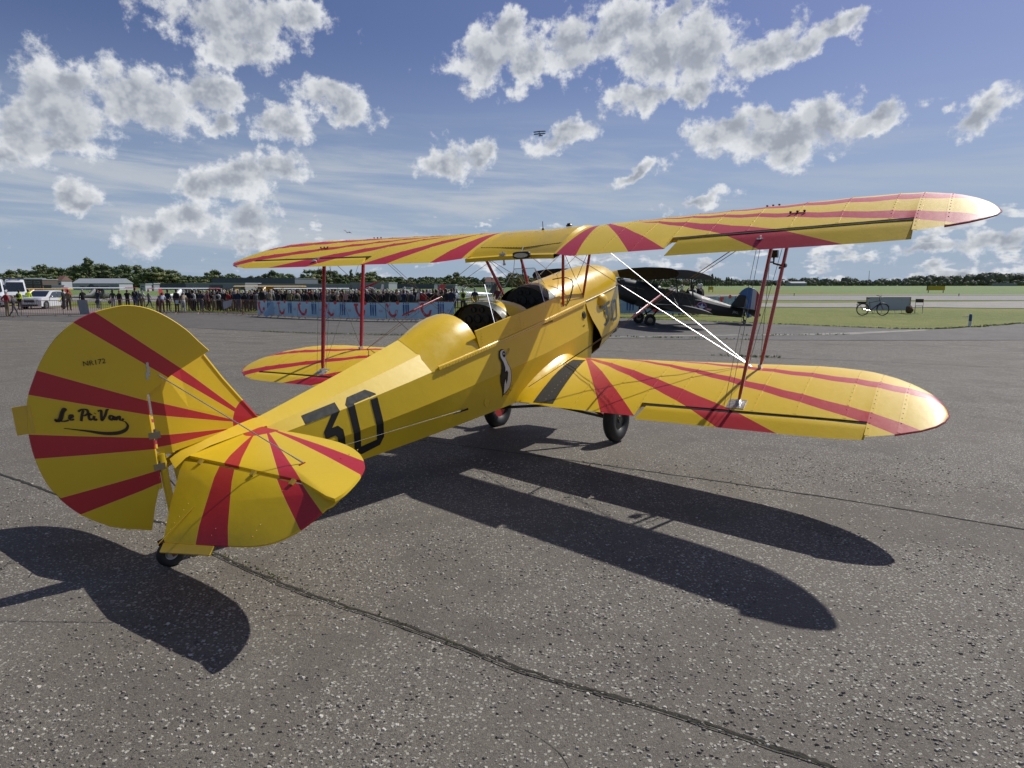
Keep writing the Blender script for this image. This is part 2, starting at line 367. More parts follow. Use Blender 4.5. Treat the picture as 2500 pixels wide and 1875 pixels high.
def ribbon(path, w):
    """variable-width pen stroke: list of (x, y) with widths -> polygon strip as quads"""
    L = []; R = []
    for i, (x, y) in enumerate(path):
        a = path[max(i - 1, 0)]; b = path[min(i + 1, len(path) - 1)]; dx, dy = b[0] - a[0], b[1] - a[1]; n = sqrt(dx * dx + dy * dy) or 1
        ww = w[i] if isinstance(w, (list, tuple)) else w
        L.append((x - dy / n * ww / 2, y + dx / n * ww / 2)); R.append((x + dy / n * ww / 2, y - dx / n * ww / 2))
    return L, R
def spline(pts, k=5):
    out = []
    for i in range(len(pts) - 1):
        p0 = pts[max(i - 1, 0)]; p1 = pts[i]; p2 = pts[i + 1]; p3 = pts[min(i + 2, len(pts) - 1)]
        for j in range(k):
            t = j / k
            out.append(tuple(.5 * ((2 * b) + (-a + c) * t + (2 * a - 5 * b + 4 * c - d) * t * t + (-a + 3 * b - 3 * c + d) * t ** 3) for a, b, c, d in zip(p0, p1, p2, p3)))
    out.append(tuple(pts[-1])); return out
def build_biplane(root, MT, AM, full=True, surf=None):
    """MT: dict of materials. AM: matrix from the aircraft frame into the root's frame. Returns dict of parts."""
    PR = {}
    def part(mb, name, mat, smooth=True, parent=None, angle=35, M=None, **kw):
        if parent is None: o = mb.build(name, mat, root, smooth, angle, M=AM if M is None else AM @ M, **kw)
        else: o = mb.build(name, mat, parent, smooth, angle, M=M, **kw)
        PR.setdefault(name, []).append(o); return o
    skin = MT['skin']
    # ---------------- fuselage hull
    xs = [-4.47, -4.2, -3.9, -3.5, -3.0, -2.6, -2.3, -2.0, -1.72, -1.2, -.6, 0, .36]
    hull = MB(); hull.loft([hull_ring(x) for x in xs], False)
    xa = [x for x in xs if x <= -2.3]
    def deck_ring(x):
        w = interp(FW, x); zl = interp(FZL, x); zt = interp(FZT, x); zr = zl + (zt - zl) * .52
        return [(x, -w, zl), (x, -.62 * w, zr), (x, 0, zt), (x, .62 * w, zr), (x, w, zl)]
    hull.loft([deck_ring(x) for x in xa], False)
    hull.add([(-4.47, -.03, .52), (-4.47, -.026, .20), (-4.47, .026, .20), (-4.47, .03, .52), (-4.47, 0, .6)], [(0, 1, 2, 3, 4)])
    fus = part(hull, 'fuselage', MT['body'], True, angle=8)
    # forward fuselage taper behind the cowling
    fr = []
    for x, k, zb in ((.36, 1, -.22), (.50, .93, -.18), (.64, .80, -.10)):
        w = .362 * k; fr.append([(x, -w, .55), (x, -w * 1.04, .2), (x, -w * .88, zb), (x, 0, zb - .01), (x, w * .88, zb), (x, w * 1.04, .2), (x, w, .55)])
    fr.append([(.64, 0, .2)] * 7); mb = MB().loft(fr, False); part(mb, 'firewall_fairing', MT['body'], False, fus)
    # ---------------- headrest fairing (turtle deck hump)
    rings = []
    for x, e, zt, gr in ((-2.34, 0, .806, .004), (-2.2, .35, .835, .004), (-2.05, .7, .860, .004), (-1.9, .95, .882, .004), (-1.78, 1, .890, .003), (-1.71, 1, .888, .002)):
        w = interp(FW, x) + gr; zl = interp(FZL, x) - .004; h = zt - zl; ring = []
        for k in range(17):
            a = pi * k / 16; yy = -w * cos(a); zz = zl + h * (sin(a) ** .95)
            ay = abs(yy) / w; fz = 1 - (1 - .52) * ay / .62 if ay < .62 else .52 * (1 - ay) / .38
            fz = zl + h * fz; ring.append((x, yy, zz * e + fz * (1 - e)))
        rings.append(ring)
    inner = [(x - .012, y * .93, .552 + (z - .552) * .93) for x, y, z in rings[-1]]
    mb = MB().loft(rings + [inner], False)
    hump = part(mb, 'headrest_fairing', MT['metal_body'], True, angle=50)
    mb = MB(); mb.add([(-1.735, y * .97, .552 + (z - .552) * .97) for _, y, z in rings[-1]], [tuple(range(17))]); part(mb, 'bulkhead', MT['dark'], False)
    # ---------------- coamings: rear panel hood, mid deck, front deck
    def arch(x, w, zl, zt, n=16, p=.9):
        return [(x, -w * cos(pi * k / n), zl + (zt - zl) * (sin(pi * k / n) ** p)) for k in range(n + 1)]
    mid = MB().loft([arch(-1.14, .352, .60, .868), arch(-1.02, .362, .57, .862), arch(-.86, .366, .556, .84), arch(-.74, .368, .556, .80)], False)
    part(mid, 'coaming', MT['metal_body'], True)
    hood = MB().loft([arch(-1.21, .345, .60, .872), arch(-1.14, .352, .59, .872), arch(-1.09, .36, .58, .870)], False)
    part(hood, 'panel_hood', MT['dark_green'], True)
    frt = MB().loft([arch(-.20, .370, .560, .862), arch(-.05, .372, .556, .866), arch(.36, .362, .552, .868)], False)
    part(frt, 'front_deck', MT['metal_body'], True)
    hood = MB().loft([arch(-.34, .352, .59, .868), arch(-.26, .36, .58, .868), arch(-.19, .366, .57, .866)], False)
    part(hood, 'panel_hood', MT['dark_green'], True)
    inside = MB()
    inside.loft([[(x, -.34, .56), (x, -.33, -.02), (x, .33, -.02), (x, .34, .56)] for x in (-1.74, .34)], False)
    part(inside, 'cockpit_lining', MT['dark'], False)
    for xp in (-1.16, -.30):
        mb = MB(); mb.add([(xp, y * .96, z) for _, y, z in arch(xp, .345, .50, .862)], [tuple(range(17))])
        pn = part(mb, 'instrument_panel', MT['panel'], False)
        if full:
            rnd = random.Random(4)
            for (yy, zz, rr) in ((-.19, .70, .045), (-.08, .71, .045), (.03, .71, .045), (.14, .70, .04), (-.22, .585, .035), (-.13, .60, .035), (-.03, .60, .04), (.08, .60, .035), (.19, .60, .03), (-.04, .80, .028), (.06, .80, .028)):
                gm = MB().lathe([(rr, 0), (rr, -.012), (rr * .88, -.014), (rr * .86, -.006), (.001, -.006)], (xp - .002, yy, zz), (1, 0, 0), 16)
                o = part(gm, 'gauge', [MT['gauge']], True, pn)
    if full:
        for xs_ in (-1.62, -.78):
            mb = MB().box((xs_, -.2, .0), (xs_ + .06, .2, .50)); mb.box((xs_, -.2, .0), (xs_ + .36, .2, .06)); part(mb, 'seat', MT['leather'], False)
        mb = MB().tube([(-1.25, 0, -.02), (-1.33, 0, .42)], .012, 8); mb.sphere((-1.33, 0, .44), .022); part(mb, 'control_stick', MT['black'])
    # side panels of the cockpits (fold-down doors), each on its piano hinge
    for s in (-1, 1):
        for xa_, xb_, lean in ((-1.70, -1.06, .010), (-1.055, -.20, .006)):
            mb = MB(); ra = []; 
            for x in (xa_, (xa_ + xb_) / 2, xb_):
                w = interp(FW, x); sl = .055 if x == -1.70 else 0
                ra.append([(x, s * (w + .006), .556), (x + sl * -.8, s * (w + .002 + lean), .735), (x + sl * -.8, s * (w - .008 + lean), .738), (x, s * (w - .006), .556)])
            mb.loft(ra, True, (True, True)); part(mb, 'cockpit_side_panel', MT['metal_body'], False)
        mb = MB()
        mb.loft([[(x, s * (interp(FW, x) + .004), .563), (x, s * (interp(FW, x) + .017), .556), (x, s * (interp(FW, x) + .020), .528), (x, s * (interp(FW, x) + .004), .522)] for x in (-2.27, -2.0, -1.6, -1.0, -.3, .36)], True, (True, True))
        part(mb, 'hinge_strip', MT['metal_body'], False)
        if full:
            mb = MB()
            for i in range(64):
                x = -2.22 + i * .04; mb.sphere((x, s * (interp(FW, x) + .0205), .541), .0042, 5, 3)
            for x in (-1.66, -1.10, -1.02, -.25):
                for k in range(6): mb.sphere((x, s * (interp(FW, x) + .011), .58 + k * .028), .0035, 5, 3)
            part(mb, 'rivets', MT['rivet'], False, kind='stuff')
    # ---------------- engine cowling
    def cow_ring(x, w, zt, zs, zb, full_=True):
        up = [(x, -w * cos(pi * k / 14), zs + (zt - zs) * (sin(pi * k / 14) ** .9)) for k in range(15)]
        return up
    CW = [(.362, .362, .868), (.6, .36, .874), (.9, .352, .868), (1.15, .338, .852), (1.32, .318, .828), (1.41, .29, .800), (1.455, .25, .765), (1.468, .20, .72)]
    mb = MB().loft([cow_ring(x, w, zt, .55, 0) for x, w, zt in CW], False)
    part(mb, 'top_cowling', MT['metal_body'], True, angle=60)
    # side and lower cowling, rear edge flared open; rows go from the seam down to the bottom
    for s in (-1, 1):
        rows = []
        for j, (f, zz, xr, fl) in enumerate(((0, .545, .385, .0), (.12, .46, .40, .012), (.3, .33, .46, .035), (.5, .18, .58, .05), (.68, .06, .66, .045), (.84, -.05, .67, .02), (1, -.13, .66, 0))):
            row = []
            for x, w, zt in [(xr, .362, .868)] + [c for c in CW if c[0] > .7]:
                t = (x - .38) / (1.47 - .38); zb = -.20 + .20 * t ** 1.5
                z = .548 + (zb - .548) * ((.545 - zz) / .675); ww = w + fl * max(0, 1 - t * 1.15)
                if f > .8: ww *= (.90 if f < 1 else .62)
                row.append((x, s * ww, z))
            rows.append(row)
        mb = MB().loft(rows, False); cw_ = part(mb, 'side_cowling', MT['metal_body'], True, angle=50)
        mb = MB().tube([(x, s * (w + .004), .548) for x, w, zt in [(.385, .362, 0)] + CW[2:]], .006, 6); part(mb, 'cowling_hinge', MT['steel_dark'], True)
        mb = MB().sphere((.80, s * .345, .475), .10, 16, 10, (1.15, .72, .80)); part(mb, 'rocker_blister', MT['metal_body'], True, cw_)
        if full:
            mb = MB().lathe([(.0, .012), (.034, .012), (.036, .002), (.05, .001), (.05, -.004)], (.30, s * .372, .40), (0, s, 0), 18); part(mb, 'filler_cap', MT['black'], True, cw_)
    mb = MB(); bt = []
    for x in (.66, .9, 1.15, 1.32, 1.41):
        t = (x - .38) / 1.09; zb = -.20 + .20 * t ** 1.5; w = interp([(c[0], c[1]) for c in CW], x) * .62
        bt.append([(x, -w, zb), (x, 0, zb - .035), (x, w, zb)])
    mb.loft(bt, False); part(mb, 'belly_cowling', MT['metal_body'], True)
    # nose ring closing the front
    nose = MB(); 
    rg0 = [(1.468, -.20 * cos(2 * pi * k / 24 + pi), .52 + (.20 if k < 13 else .42) * sin(2 * pi * k / 24)) for k in range(24)]
    rg1 = [(1.41, -.28 * cos(2 * pi * k / 24 + pi), .54 + (.25 if k < 13 else .56) * sin(2 * pi * k / 24)) for k in range(24)]
    nose.loft([rg1, rg0, [(1.44, y * .8, .52 + (z - .52) * .8) for _, y, z in rg0], [(1.30, y * .1, .52) for _, y, z in rg0]], True); part(nose, 'nose_bowl', MT['metal_body'], True)
    # engine and firewall seen through the outlet
    mb = MB().box((.66, -.24, -.06), (1.38, .24, .50)); 
    for k in range(4): mb.lathe([(.085, -.12), (.085, .12), (.05, .13)], (.78 + k * .17, 0, .12), (0, 0, 1), 10)
    part(mb, 'engine', MT['dark'], False)
    # ---------------- propeller
    hub = MB().lathe([(.0, .14), (.04, .135), (.075, .10), (.09, .04), (.09, -.06)], (1.50, 0, .665), (1, 0, 0), 20); part(hub, 'propeller_hub', MT['white'], True)
    for s in (-1, 1):
        rings = []; tbl = [(.06, .045, .045, 62), (.14, .10, .04, 55), (.26, .15, .034, 44), (.45, .185, .026, 33), (.65, .19, .020, 26), (.85, .165, .014, 21), (.98, .13, .010, 18), (1.04, .085, .007, 17), (1.062, .02, .003, 17)]
        for r, c, t, tw in tbl:
            a = radians(tw); ring = []
            for k in range(10):
                th = 2 * pi * k / 10; u = c / 2 * cos(th); v = t / 2 * sin(th)
                z = u * cos(a) - v * sin(a); x = (u * sin(a) + v * cos(a)) * s
                ring.append((1.53 + x * .6, s * r, .668 + z + (-.018 if s < 0 else .01) * r))
            rings.append(ring)
        split = 3
        mb = MB().loft(rings[:split], True, (True, False)); b0 = part(mb, 'propeller_blade', MT['white'], True)
        r2 = [[tuple(Vector(p)) for p in r] for r in rings[split - 1:]]
        mb = MB().loft(r2, True, (False, True)); part(mb, 'blade_paint', MT['prop_black'], True, b0)
    # ---------------- upper wing
    cs = MB(); rings = []
    for y, bul in ((-.565, 0), (-.53, .030), (-.50, .012), (-.44, .026), (-.2, .031), (0, .032), (.2, .031), (.44, .026), (.50, .012), (.53, .024), (.565, 0)):
        ya = abs(y); q = dict(UPQ); te = -.855 - .07 * (ya / .565) ** 2
        S = [0, .006, .02, .05, .1, .17, .27, .4, .55, .70, .80, .86, .93, 1.0]; ring = []
        for s_ in S:
            dx = .09 + (te - .09) * s_; p = wing_pt(UPQ, max(ya, .0), dx, 1, True)
            b_ = bul * sin(pi * min(max((s_) / .80, 0), 1)) if s_ < .8 else 0
            z = p[2] + b_ - (max(0, s_ - .80) * .24)
            ring.append((p[0], y, z))
        for s_ in reversed(S):
            dx = .09 + (te - .09) * s_; p = wing_pt(UPQ, ya, dx, 1, False); ring.append((p[0], y, p[2] - .022 * sin(pi * s_ * .9)))
        rings.append(ring)
    cs.loft(rings, True, (True, True)); csec = part(cs, 'centre_section', MT['metal_body'], True, angle=28)
    mb = MB()
    for i in range(33):
        y = -.52 + i * .0325; p = wing_pt(UPQ, abs(y), -.655, 1, True); mb.box((p[0] - .006, y - .006, p[2] - .003), (p[0] + .006, y + .006, p[2] + .0045))
    mb.tube([tuple(Vector(wing_pt(UPQ, abs(y), -.668, 1, True)) * 1 + Vector((0, 2 * y - 0, 0)) if False else (wing_pt(UPQ, abs(y), -.668, 1, True)[0], y, wing_pt(UPQ, abs(y), -.668, 1, True)[2] + .002)) for y in (-.52, -.26, 0, .26, .52)], .004, 5)
    if full: part(mb, 'tank_seam', MT['seam'], False, csec)
    ACUT = (1.85, 3.722); LCUT = (1.695, 3.522)
    for s in (-1, 1):
        for q, ribs, y0, cut, cd, nm, sk in ((UPQ, URIB, .56, ACUT, -.835, 'upper_wing', MT['up']), (LOQ, LRIB, .385, LCUT, -.785, 'lower_wing', MT['lo'])):
            w = part(wing_mesh(q, s, y0, ribs, cut, cd, True if full else False), nm, sk, True, angle=30)
            dr = {(-1, 'upper_wing'): 17, (-1, 'lower_wing'): 9}.get((s, nm), 1.5) if full else 2
            part(aileron_mesh(q, s, cut[0], cut[1], cd, dr, ribs), 'aileron', sk, True, w, angle=30)
            if not full: continue
            part(strip_on(q, s, cut[0] + .02, cut[1] - .004, cd + .003, cd - .030, -.0035, 2), 'aileron_gap_shade', MT['gap'], False, w)  # black strip in the slot, painting the shade of its hollow
            # raised rib tapes and their stitch knots
            mb = MB(); kn = MB()
            for i, y in enumerate(ribs[1:]):
                if nm == 'upper_wing' and y < .6: continue
                te = interp(q['TE'], y); te = max(te, cd) if cut[0] < y < cut[1] else te; le = interp(q['LE'], y)
                wd = .011 if i < len(ribs) - 3 else .016
                mb2 = strip_on(q, s, y - wd, y + wd, le - .06, te + .012, .0013, 14); mb.add(mb2.v, mb2.f)
                n = int((le - te - .12) / .062)
                for k in range(n):
                    p = wing_pt(q, y, le - .10 - k * .062, s, True, .0015); kn.sphere(p, .0058, 5, 4, (1.2, .8, .55))
            part(mb, 'rib_tapes', sk, True, w, angle=60, kind='stuff'); part(kn, 'stitch_knots', sk, True, w, kind='stuff')
            # painted tip bow and trailing edge wire
            ep = [wing_pt(q, y, d, s, True, -.002) for y, d in [(a, b) for a, b in q['LE'] if a > 3.6] + [(a, b) for a, b in reversed(q['TE']) if a >= cut[1]]]
            part(MB().tube(ep, .0075, 6), 'tip_bow', MT['redp'], True, w)
    # hinge-line knobs ("fairleads") on the upper wing, aileron horns
    if full:
        for s in (-1, 1):
            for y, dx in ((2.86, -.53), (2.52, .05)):
                mb = MB(); px = [wing_pt(UPQ, y + k * .055, dx, s, True, .004) for k in (-1, 0, 1)]
                for p in px: mb.lathe([(.0, .022), (.008, .020), (.011, .013), (.007, .006), (.012, 0)], p, (0, 0, 1), 8)
                mb.tube([px[0], px[2]], .0035, 5); part(mb, 'pulley_guard', MT['rust'], True)
            y = 2.66; p = Vector(wing_pt(UPQ, y, -.93, s, True, .004)); dn = -.032 if s < 0 else 0
            p.z += dn
            mb = MB(); mb.lathe([(.001, .004), (.028, .004), (.030, -.004)], p, (0, 0, 1), 12); mb.box((p.x - .01, p.y - .004, p.z), (p.x + .075, p.y + .004, p.z + .022)); mb.box((p.x + .05, p.y - .012, p.z), (p.x + .09, p.y + .012, p.z + .03)); part(mb, 'aileron_horn', MT['steel'], False)
    # ---------------- lower wing details: root fillets, walkways, strut plates
    for s in (-1, 1):
        rings = []
        for i in range(17):
            dx = .25 - (1.18) * i / 16; pt = Vector(wing_pt(LOQ, .50, min(dx, .24), s, True, .003)); pb = wing_pt(LOQ, .50, min(dx, .24), s, False, .002)
            fx = pt.x; wy = side_y(fx, pt.z) + .003
            k = sin(pi * min(1, (i + .3) / 16 * 1.0)) ** .5
            ring = []
            for j in range(5):
                a = j / 4; yy = wy + (.50 - wy) * a; zz = pt.z + (.075 * k) * (1 - a) ** 2.2
                ring.append((fx, s * yy, zz))
            ring.append((fx, s * .5, pb[2])); ring.append((fx, s * wy, pb[2])); rings.append(ring)
        part(MB().loft(rings, True, (True, True)), 'root_fillet', MT['metal_body'], True, angle=50)
    mb = MB(); T = []; B = []
    for i in range(17):
        t = i / 16; dx = .02 - .93 * t; ya = .475 + .06 * t; yb = .655 + .125 * t
        T.append([wing_pt(LOQ, y, dx, -1, True, .0035) for y in (ya, (ya + yb) / 2, yb)]); B.append([wing_pt(LOQ, y, dx, -1, True, -.004) for y in (yb, ya)])
    mb.loft([a + b for a, b in zip(T, B)], True, (True, True))
    if full: part(mb, 'walkway_strip', MT['grip'], False)
    for s in (-1, 1):
        mb = MB(); q = LOQ; a = wing_pt(q, 2.47, -.68, s, True, .003); 
        mb2 = strip_on(q, s, 2.46, 2.61, -.64, -.765, .0035, 3); mb.add(mb2.v, mb2.f)
        if full: part(mb, 'strut_plate', MT['steel'], False)
    # ---------------- struts
    def bar(name, a, b, r, mat, sx=2.0, n=10, fwd=(1, 0, 0)):
        a = Vector(a); b = Vector(b); L = (b - a)
        return part(MB().tube([a, a + L * .06, a + L * .5, a + L * .94, b], [r * .6, r * .9, r * 1.05, r * .9, r * .6], n, sx, True, fwd), name, mat, True, angle=60)
    for s in (-1, 1):
        for dxt, dxb in ((0, 0), (-.7074, -.6821)):
            t = wing_pt(UPQ, 2.7202, dxt, s, False); b = wing_pt(LOQ, 2.5447, dxb, s, True)
            st_ = bar('interplane_strut', (t[0], t[1], t[2] - .0), (b[0], b[1], b[2]), .015, MT['redp'])
            if full:
                mb = MB().box((b[0] - .03, b[1] - .014, b[2] - .005), (b[0] + .03, b[1] + .014, b[2] + .03)); part(mb, 'strut_fitting', MT['steel'], False, st_)
        for xt, xb, zb in ((-.2722, -.1046, .5598), (.4174, .3592, .5869)):
            zt = wing_pt(UPQ, .5, xt - UPQ['xf'] - UPQ['sw'] * 2.22, s, False)[2]
            bar('cabane_strut', (xt, s * .5201, zt - .015), (xb, s * .345, zb), .013, MT['redp'], 1.7)
    # ---------------- wires
    def wire(a, b, r=.0032, mat=None, name='bracing_wire'): 
        return part(MB().tube([a, b], r, 5), name, mat or MT['wire'], False)
    def U(y, dx, s): return wing_pt(UPQ, y, dx, s, False)
    def Lw(y, dx, s): return wing_pt(LOQ, y, dx, s, True)
    for s in (-1, 1):
        fb = (.02, s * .40, -.06); rb = (-.62, s * .40, -.05)
        for o_ in (-.02, .02):
            wire(U(2.64, 0 + o_, s), (-.40 + o_, s * .43, .02), .0030)                      # flying wires front
            
        wire(U(2.64, -.70, s), (-1.05, s * .41, -.02), .0030)
        for a0 in ((-.24, s * .53, 1.22), (.40, s * .53, 1.25)):      # flattened streamlined landing wires
            part(MB().tube([a0, Lw(2.46, .02, s)], .0024, 8, 2.6, True, (1, 0, 0)), 'landing_wire', MT['silver'] if s < 0 else MT['wire'], True)
        t0, t1 = U(2.70, 0, s), U(2.70, -.70, s); b0, b1 = Lw(2.54, 0, s), Lw(2.54, -.68, s)
        wire(t0, b1, .0024); wire(t1, b0, .0024)
        if full:
            wire(U(2.66, -.86, s), Lw(2.50, -.83, s), .0022, name='aileron_cable'); wire(U(2.60, -.72, s), Lw(2.44, -.74, s), .0022, name='aileron_cable')
            wire((-.27, s * .52, 1.22), (.36, s * .36, .60), .0032); wire((.41, s * .52, 1.24), (-.10, s * .36, .58), .0032)
            wire((.41, s * .52, 1.24), (.36, -s * .36, .59), .0030, MT['steel']); wire((-.27, s * .52, 1.22), (-.12, -s * .36, .62), .0030, MT['steel'])
    # spreader (wooden fish-plate bar) where the wires cross, starboard and port
    for s in (-1, 1):
        a = Vector((.36, s * .53, 1.23)) * .52 + Vector(Lw(2.46, .02, s)) * .48; b = Vector((-.30, s * .53, 1.20)) * .52 + Vector(Lw(2.46, -.66, s)) * .48
        bar('wire_spreader', a + (a - b) * .06, b + (b - a) * .06, .010, MT['redp'], 1.2)
    # ---------------- undercarriage
    UPV = Vector((.188, -.02, .982))
    for s in (-1, 1):
        ct = Vector((-.048, s * .8217, -.976)); c = ct + UPV * .262
        wh = MB(); pr = []
        for k in range(17):
            a = 2 * pi * k / 16; pr.append((.185 + .077 * cos(a), .068 * sin(a)))
        wh.lathe(pr, c, (0, 1, 0), 36); w = part(wh, 'main_wheel', MT['rubber'], True, angle=60)
        hb = MB().lathe([(.0, s * .050), (.04, s * .052), (.045, s * .04), (.115, s * .032), (.122, s * .04), (.13, s * .02), (.13, -s * .02), (.12, -s * .03), (0, -s * .03)], c, (0, 1, 0), 28); h_ = part(hb, 'wheel_hub', MT['hub'] if s < 0 else MT['redhub'], True, w, angle=30)
        if full and s < 0:
            Mx = Matrix.Translation(c + Vector((0, s * .046, 0))) @ Matrix.Rotation(radians(90), 4, 'X') @ Matrix.Rotation(radians(-55), 4, 'Z')
            text_mesh('wheel_lettering', 'SV', .085, MT['letter_yellow'], w, Matrix.Translation((0, 0, 0)) @ Mx)
        ax = c + Vector((0, -s * .07, 0))
        bar('undercarriage_leg', (.24, s * .30, -.20), ax + Vector((.02, 0, 0)), .022, MT['redbrown'], 1.8)
        bar('undercarriage_leg', (-.42, s * .30, -.19), ax + Vector((-.02, 0, 0)), .020, MT['redbrown'], 1.6)
        part(MB().tube([ax, (c.x, 0.0, c.z + .10)], .018, 8), 'axle', MT['black'], True)
    # ---------------- tail: fin, rudder, tailplane, elevators
    H = Vector((-4.4923, 0, 1.2027)); Bq = Vector((-4.5785, 0, .484)); axh = (H - Bq).normalized(); back = Vector((-axh.z, 0, axh.x))
    def fin_pt(x, z, hw): return [(x, hw, z), (x, -hw, z)]
    fin = MB(); outl = [(-4.415, 1.190), (-4.445, .93), (-4.475, .648), (-3.83, .625), (-3.93, .80), (-4.02, .985), (-4.085, 1.125), (-4.105, 1.172), (-4.28, 1.187)]
    ctr = (-4.30, .88)
    n = len(outl); vs = [(ctr[0], -.026, ctr[1]), (ctr[0], .026, ctr[1])]
    for i, (x, z) in enumerate(outl): vs += [(x, -(.026 if i < 3 else .008), z), (x, .026 if i < 3 else .008, z)]
    fs = []
    for k in range(n):
        a = 2 + 2 * k; b = 2 + 2 * ((k + 1) % n); fs += [(0, a, b), (1, b + 1, a + 1), (a, a + 1, b + 1, b)]
    fin.add(vs, fs); part(fin, 'fin', MT['fin'], False)
    mb = MB().loft([[(x, -.0262, z), (x2, -.003, z), (x2, .003, z), (x, .0262, z)] for x, x2, z in ((-4.414, -4.478, 1.188), (-4.444, -4.510, .93), (-4.475, -4.545, .648))], False); part(mb, 'fin_trailing_edge', MT['fin'], False)
    part(MB().tube([(-3.83, 0, .625), (-4.02, 0, .985), (-4.105, 0, 1.172)], .014, 8), 'fin_leading_edge', MT['fin'], True)
    # fin post with the hinge gap
    mb = MB().tube([Vector((-4.53, 0, .66)), Vector((-4.55, 0, .48)), Vector((-4.575, 0, .14))], .018, 8, 1.4, True, (1, 0, 0)); part(mb, 'fin_post', MT['body'], True)
    D8 = radians(20)
    # rudder frame: x = backwards from hinge, z = along the hinge upwards, y = to port
    bd = back * cos(D8) + Vector((0, 1, 0)) * sin(D8)
    RM = Matrix.Translation(H) @ Matrix(((bd.x, bd.cross(axh).x * -1, axh.x), (bd.y, bd.cross(axh).y * -1, axh.y), (bd.z, bd.cross(axh).z * -1, axh.z))).to_4x4()
    ro = [(-.378, .050), (-.325, .116), (-.264, .196), (-.173, .281), (-.080, .341), (.023, .370), (.109, .364), (.205, .344), (.302, .301), (.404, .219), (.481, .114), (.541, -.002), (.578, -.090), (.597, -.190), (.605, -.298), (.599, -.428), (.573, -.566), (.521, -.690), (.432, -.814), (.305, -.921), (.205, -.970), (.096, -1.012), (.055, -.86), (.022, -.765), (.016, -.70), (.016, -.35), (.016, .006), (-.136, .022), (-.28, .036)]
    ro = [tuple(p) for p in spline(ro[:20], 3)] + ro[20:]
    rd = MB(); n = len(ro); cx, cz = .13, -.25
    def rth(x, z): return .019 * max(0, 1 - (max(x, 0) / .63) ** 1.5) + .004
    inn = [(cx + (x - cx) * .55, cz + (z - cz) * .62) for x, z in ro]
    vs = []
    for sg in (-1, 1):
        vs += [(cx, sg * .020, cz)]
        for x, z in inn: vs.append((x, sg * .019, z))
        for x, z in ro: vs.append((x, sg * (.006 if x > .02 or z > .02 else .014), z))
    fs = []
    for o, fl in ((0, 0), (2 * n + 1, 1)):
        for k in range(n):
            k2 = (k + 1) % n; f1 = (o, o + 1 + k, o + 1 + k2); f2 = (o + 1 + k, o + 1 + n + k, o + 1 + n + k2, o + 1 + k2); fs += [f1, f2]
    for k in range(n):
        k2 = (k + 1) % n; fs.append((1 + n + k, 1 + n + k2, 2 * n + 2 + n + k2, 2 * n + 2 + n + k))
    rd.add(vs, fs); rud = part(rd, 'rudder', MT['rudder'], True, M=RM, angle=25)
    part(MB().tube([(.014, 0, -.008), (.014, 0, -.76)], .0145, 10), 'rudder_nose', MT['rudder'], True, rud)
    part(MB().tube([(x, 0, z) for x, z in ro[:59]], .0065, 6), 'rudder_bow', MT['rudder'], True, rud)
    mb = MB().box((.595, -.004, -.285), (.662, .004, -.125)); mb.box((.578, -.009, -.285), (.595, .009, -.125)); part(mb, 'trim_tab', MT['tab'], False, rud)
    if full:
        # script lettering
        LT = [
            [(.0, .02), (.05, .02), (.09, .06), (.13, .17), (.17, .22), (.15, .24), (.11, .18), (.07, .08), (.03, .03), (.0, .05), (.05, .035), (.12, .02), (.19, .04)],
            [(.215, .075), (.25, .10), (.245, .13), (.215, .115), (.205, .07), (.225, .04), (.265, .06)],
            [(.36, .02), (.385, .12), (.42, .215)], [(.34, .185), (.40, .225), (.47, .215), (.475, .16), (.43, .12), (.39, .115)],
            [(.50, .17), (.48, .09), (.49, .04), (.525, .06)], [(.465, .125), (.535, .135)], [(.56, .11), (.545, .06), (.565, .035), (.59, .06)], [(.575, .15), (.58, .158)],
            [(.62, .19), (.67, .205), (.665, .12), (.66, .03), (.72, .12), (.76, .215), (.79, .22)],
            [(.84, .095), (.80, .115), (.775, .07), (.80, .035), (.835, .08), (.845, .10), (.835, .05), (.86, .035)],
            [(.885, .095), (.875, .04), (.90, .09), (.93, .095), (.925, .04), (.955, .03), (.985, .06)]]
        mb = MB(); WX = .338
        def put(path, w):
            L, R = ribbon(path, w); n = len(L)
            def mp(p):  # text runs towards the nose; slopes down a little
                return (.478 - p[0] * WX, .0215, -.243 + p[1] * .34 - p[0] * .062)
            vs = [mp(p) for p in L] + [mp(p) for p in R]; vs2 = [(x, y + .0015, z) for x, y, z in vs]
            mb.add(vs2, [(i, i + 1, n + i + 1, n + i) for i in range(n - 1)])
        for st in LT:
            sp = spline(st, 6); put(sp, [.020 + .022 * abs(sin(atan2(sp[min(i + 1, len(sp) - 1)][1] - sp[i][1], sp[min(i + 1, len(sp) - 1)][0] - sp[i][0] + 1e-6))) for i in range(len(sp))])
        sw = spline([(.10, -.10), (.25, -.125), (.45, -.16), (.65, -.20), (.85, -.20), (.98, -.15), (1.03, -.07), (1.0, -.0), (.95, .02)], 6)
        put(sw, [.012 + .05 * sin(pi * i / (len(sw) - 1)) ** 2 for i in range(len(sw))])
        part(mb, 'script_lettering', MT['letter_dark'], False, rud)
        # plain lettering: text must read from starboard: right = -x of the rudder frame
        TM = Matrix.Translation((.262, .0215, .066)) @ Matrix(((-1, 0, 0, 0), (0, 0, 1, 0), (0, 1, 0, 0), (0, 0, 0, 1)))
        text_mesh('serial_lettering', 'NR1', .040, MT['letter_dark'], rud, TM, extr=.0008); text_mesh('serial_lettering', '72', .040, MT['letter_dark'], rud, Matrix.Translation((-.058, 0, .002)) @ TM, extr=.0008)
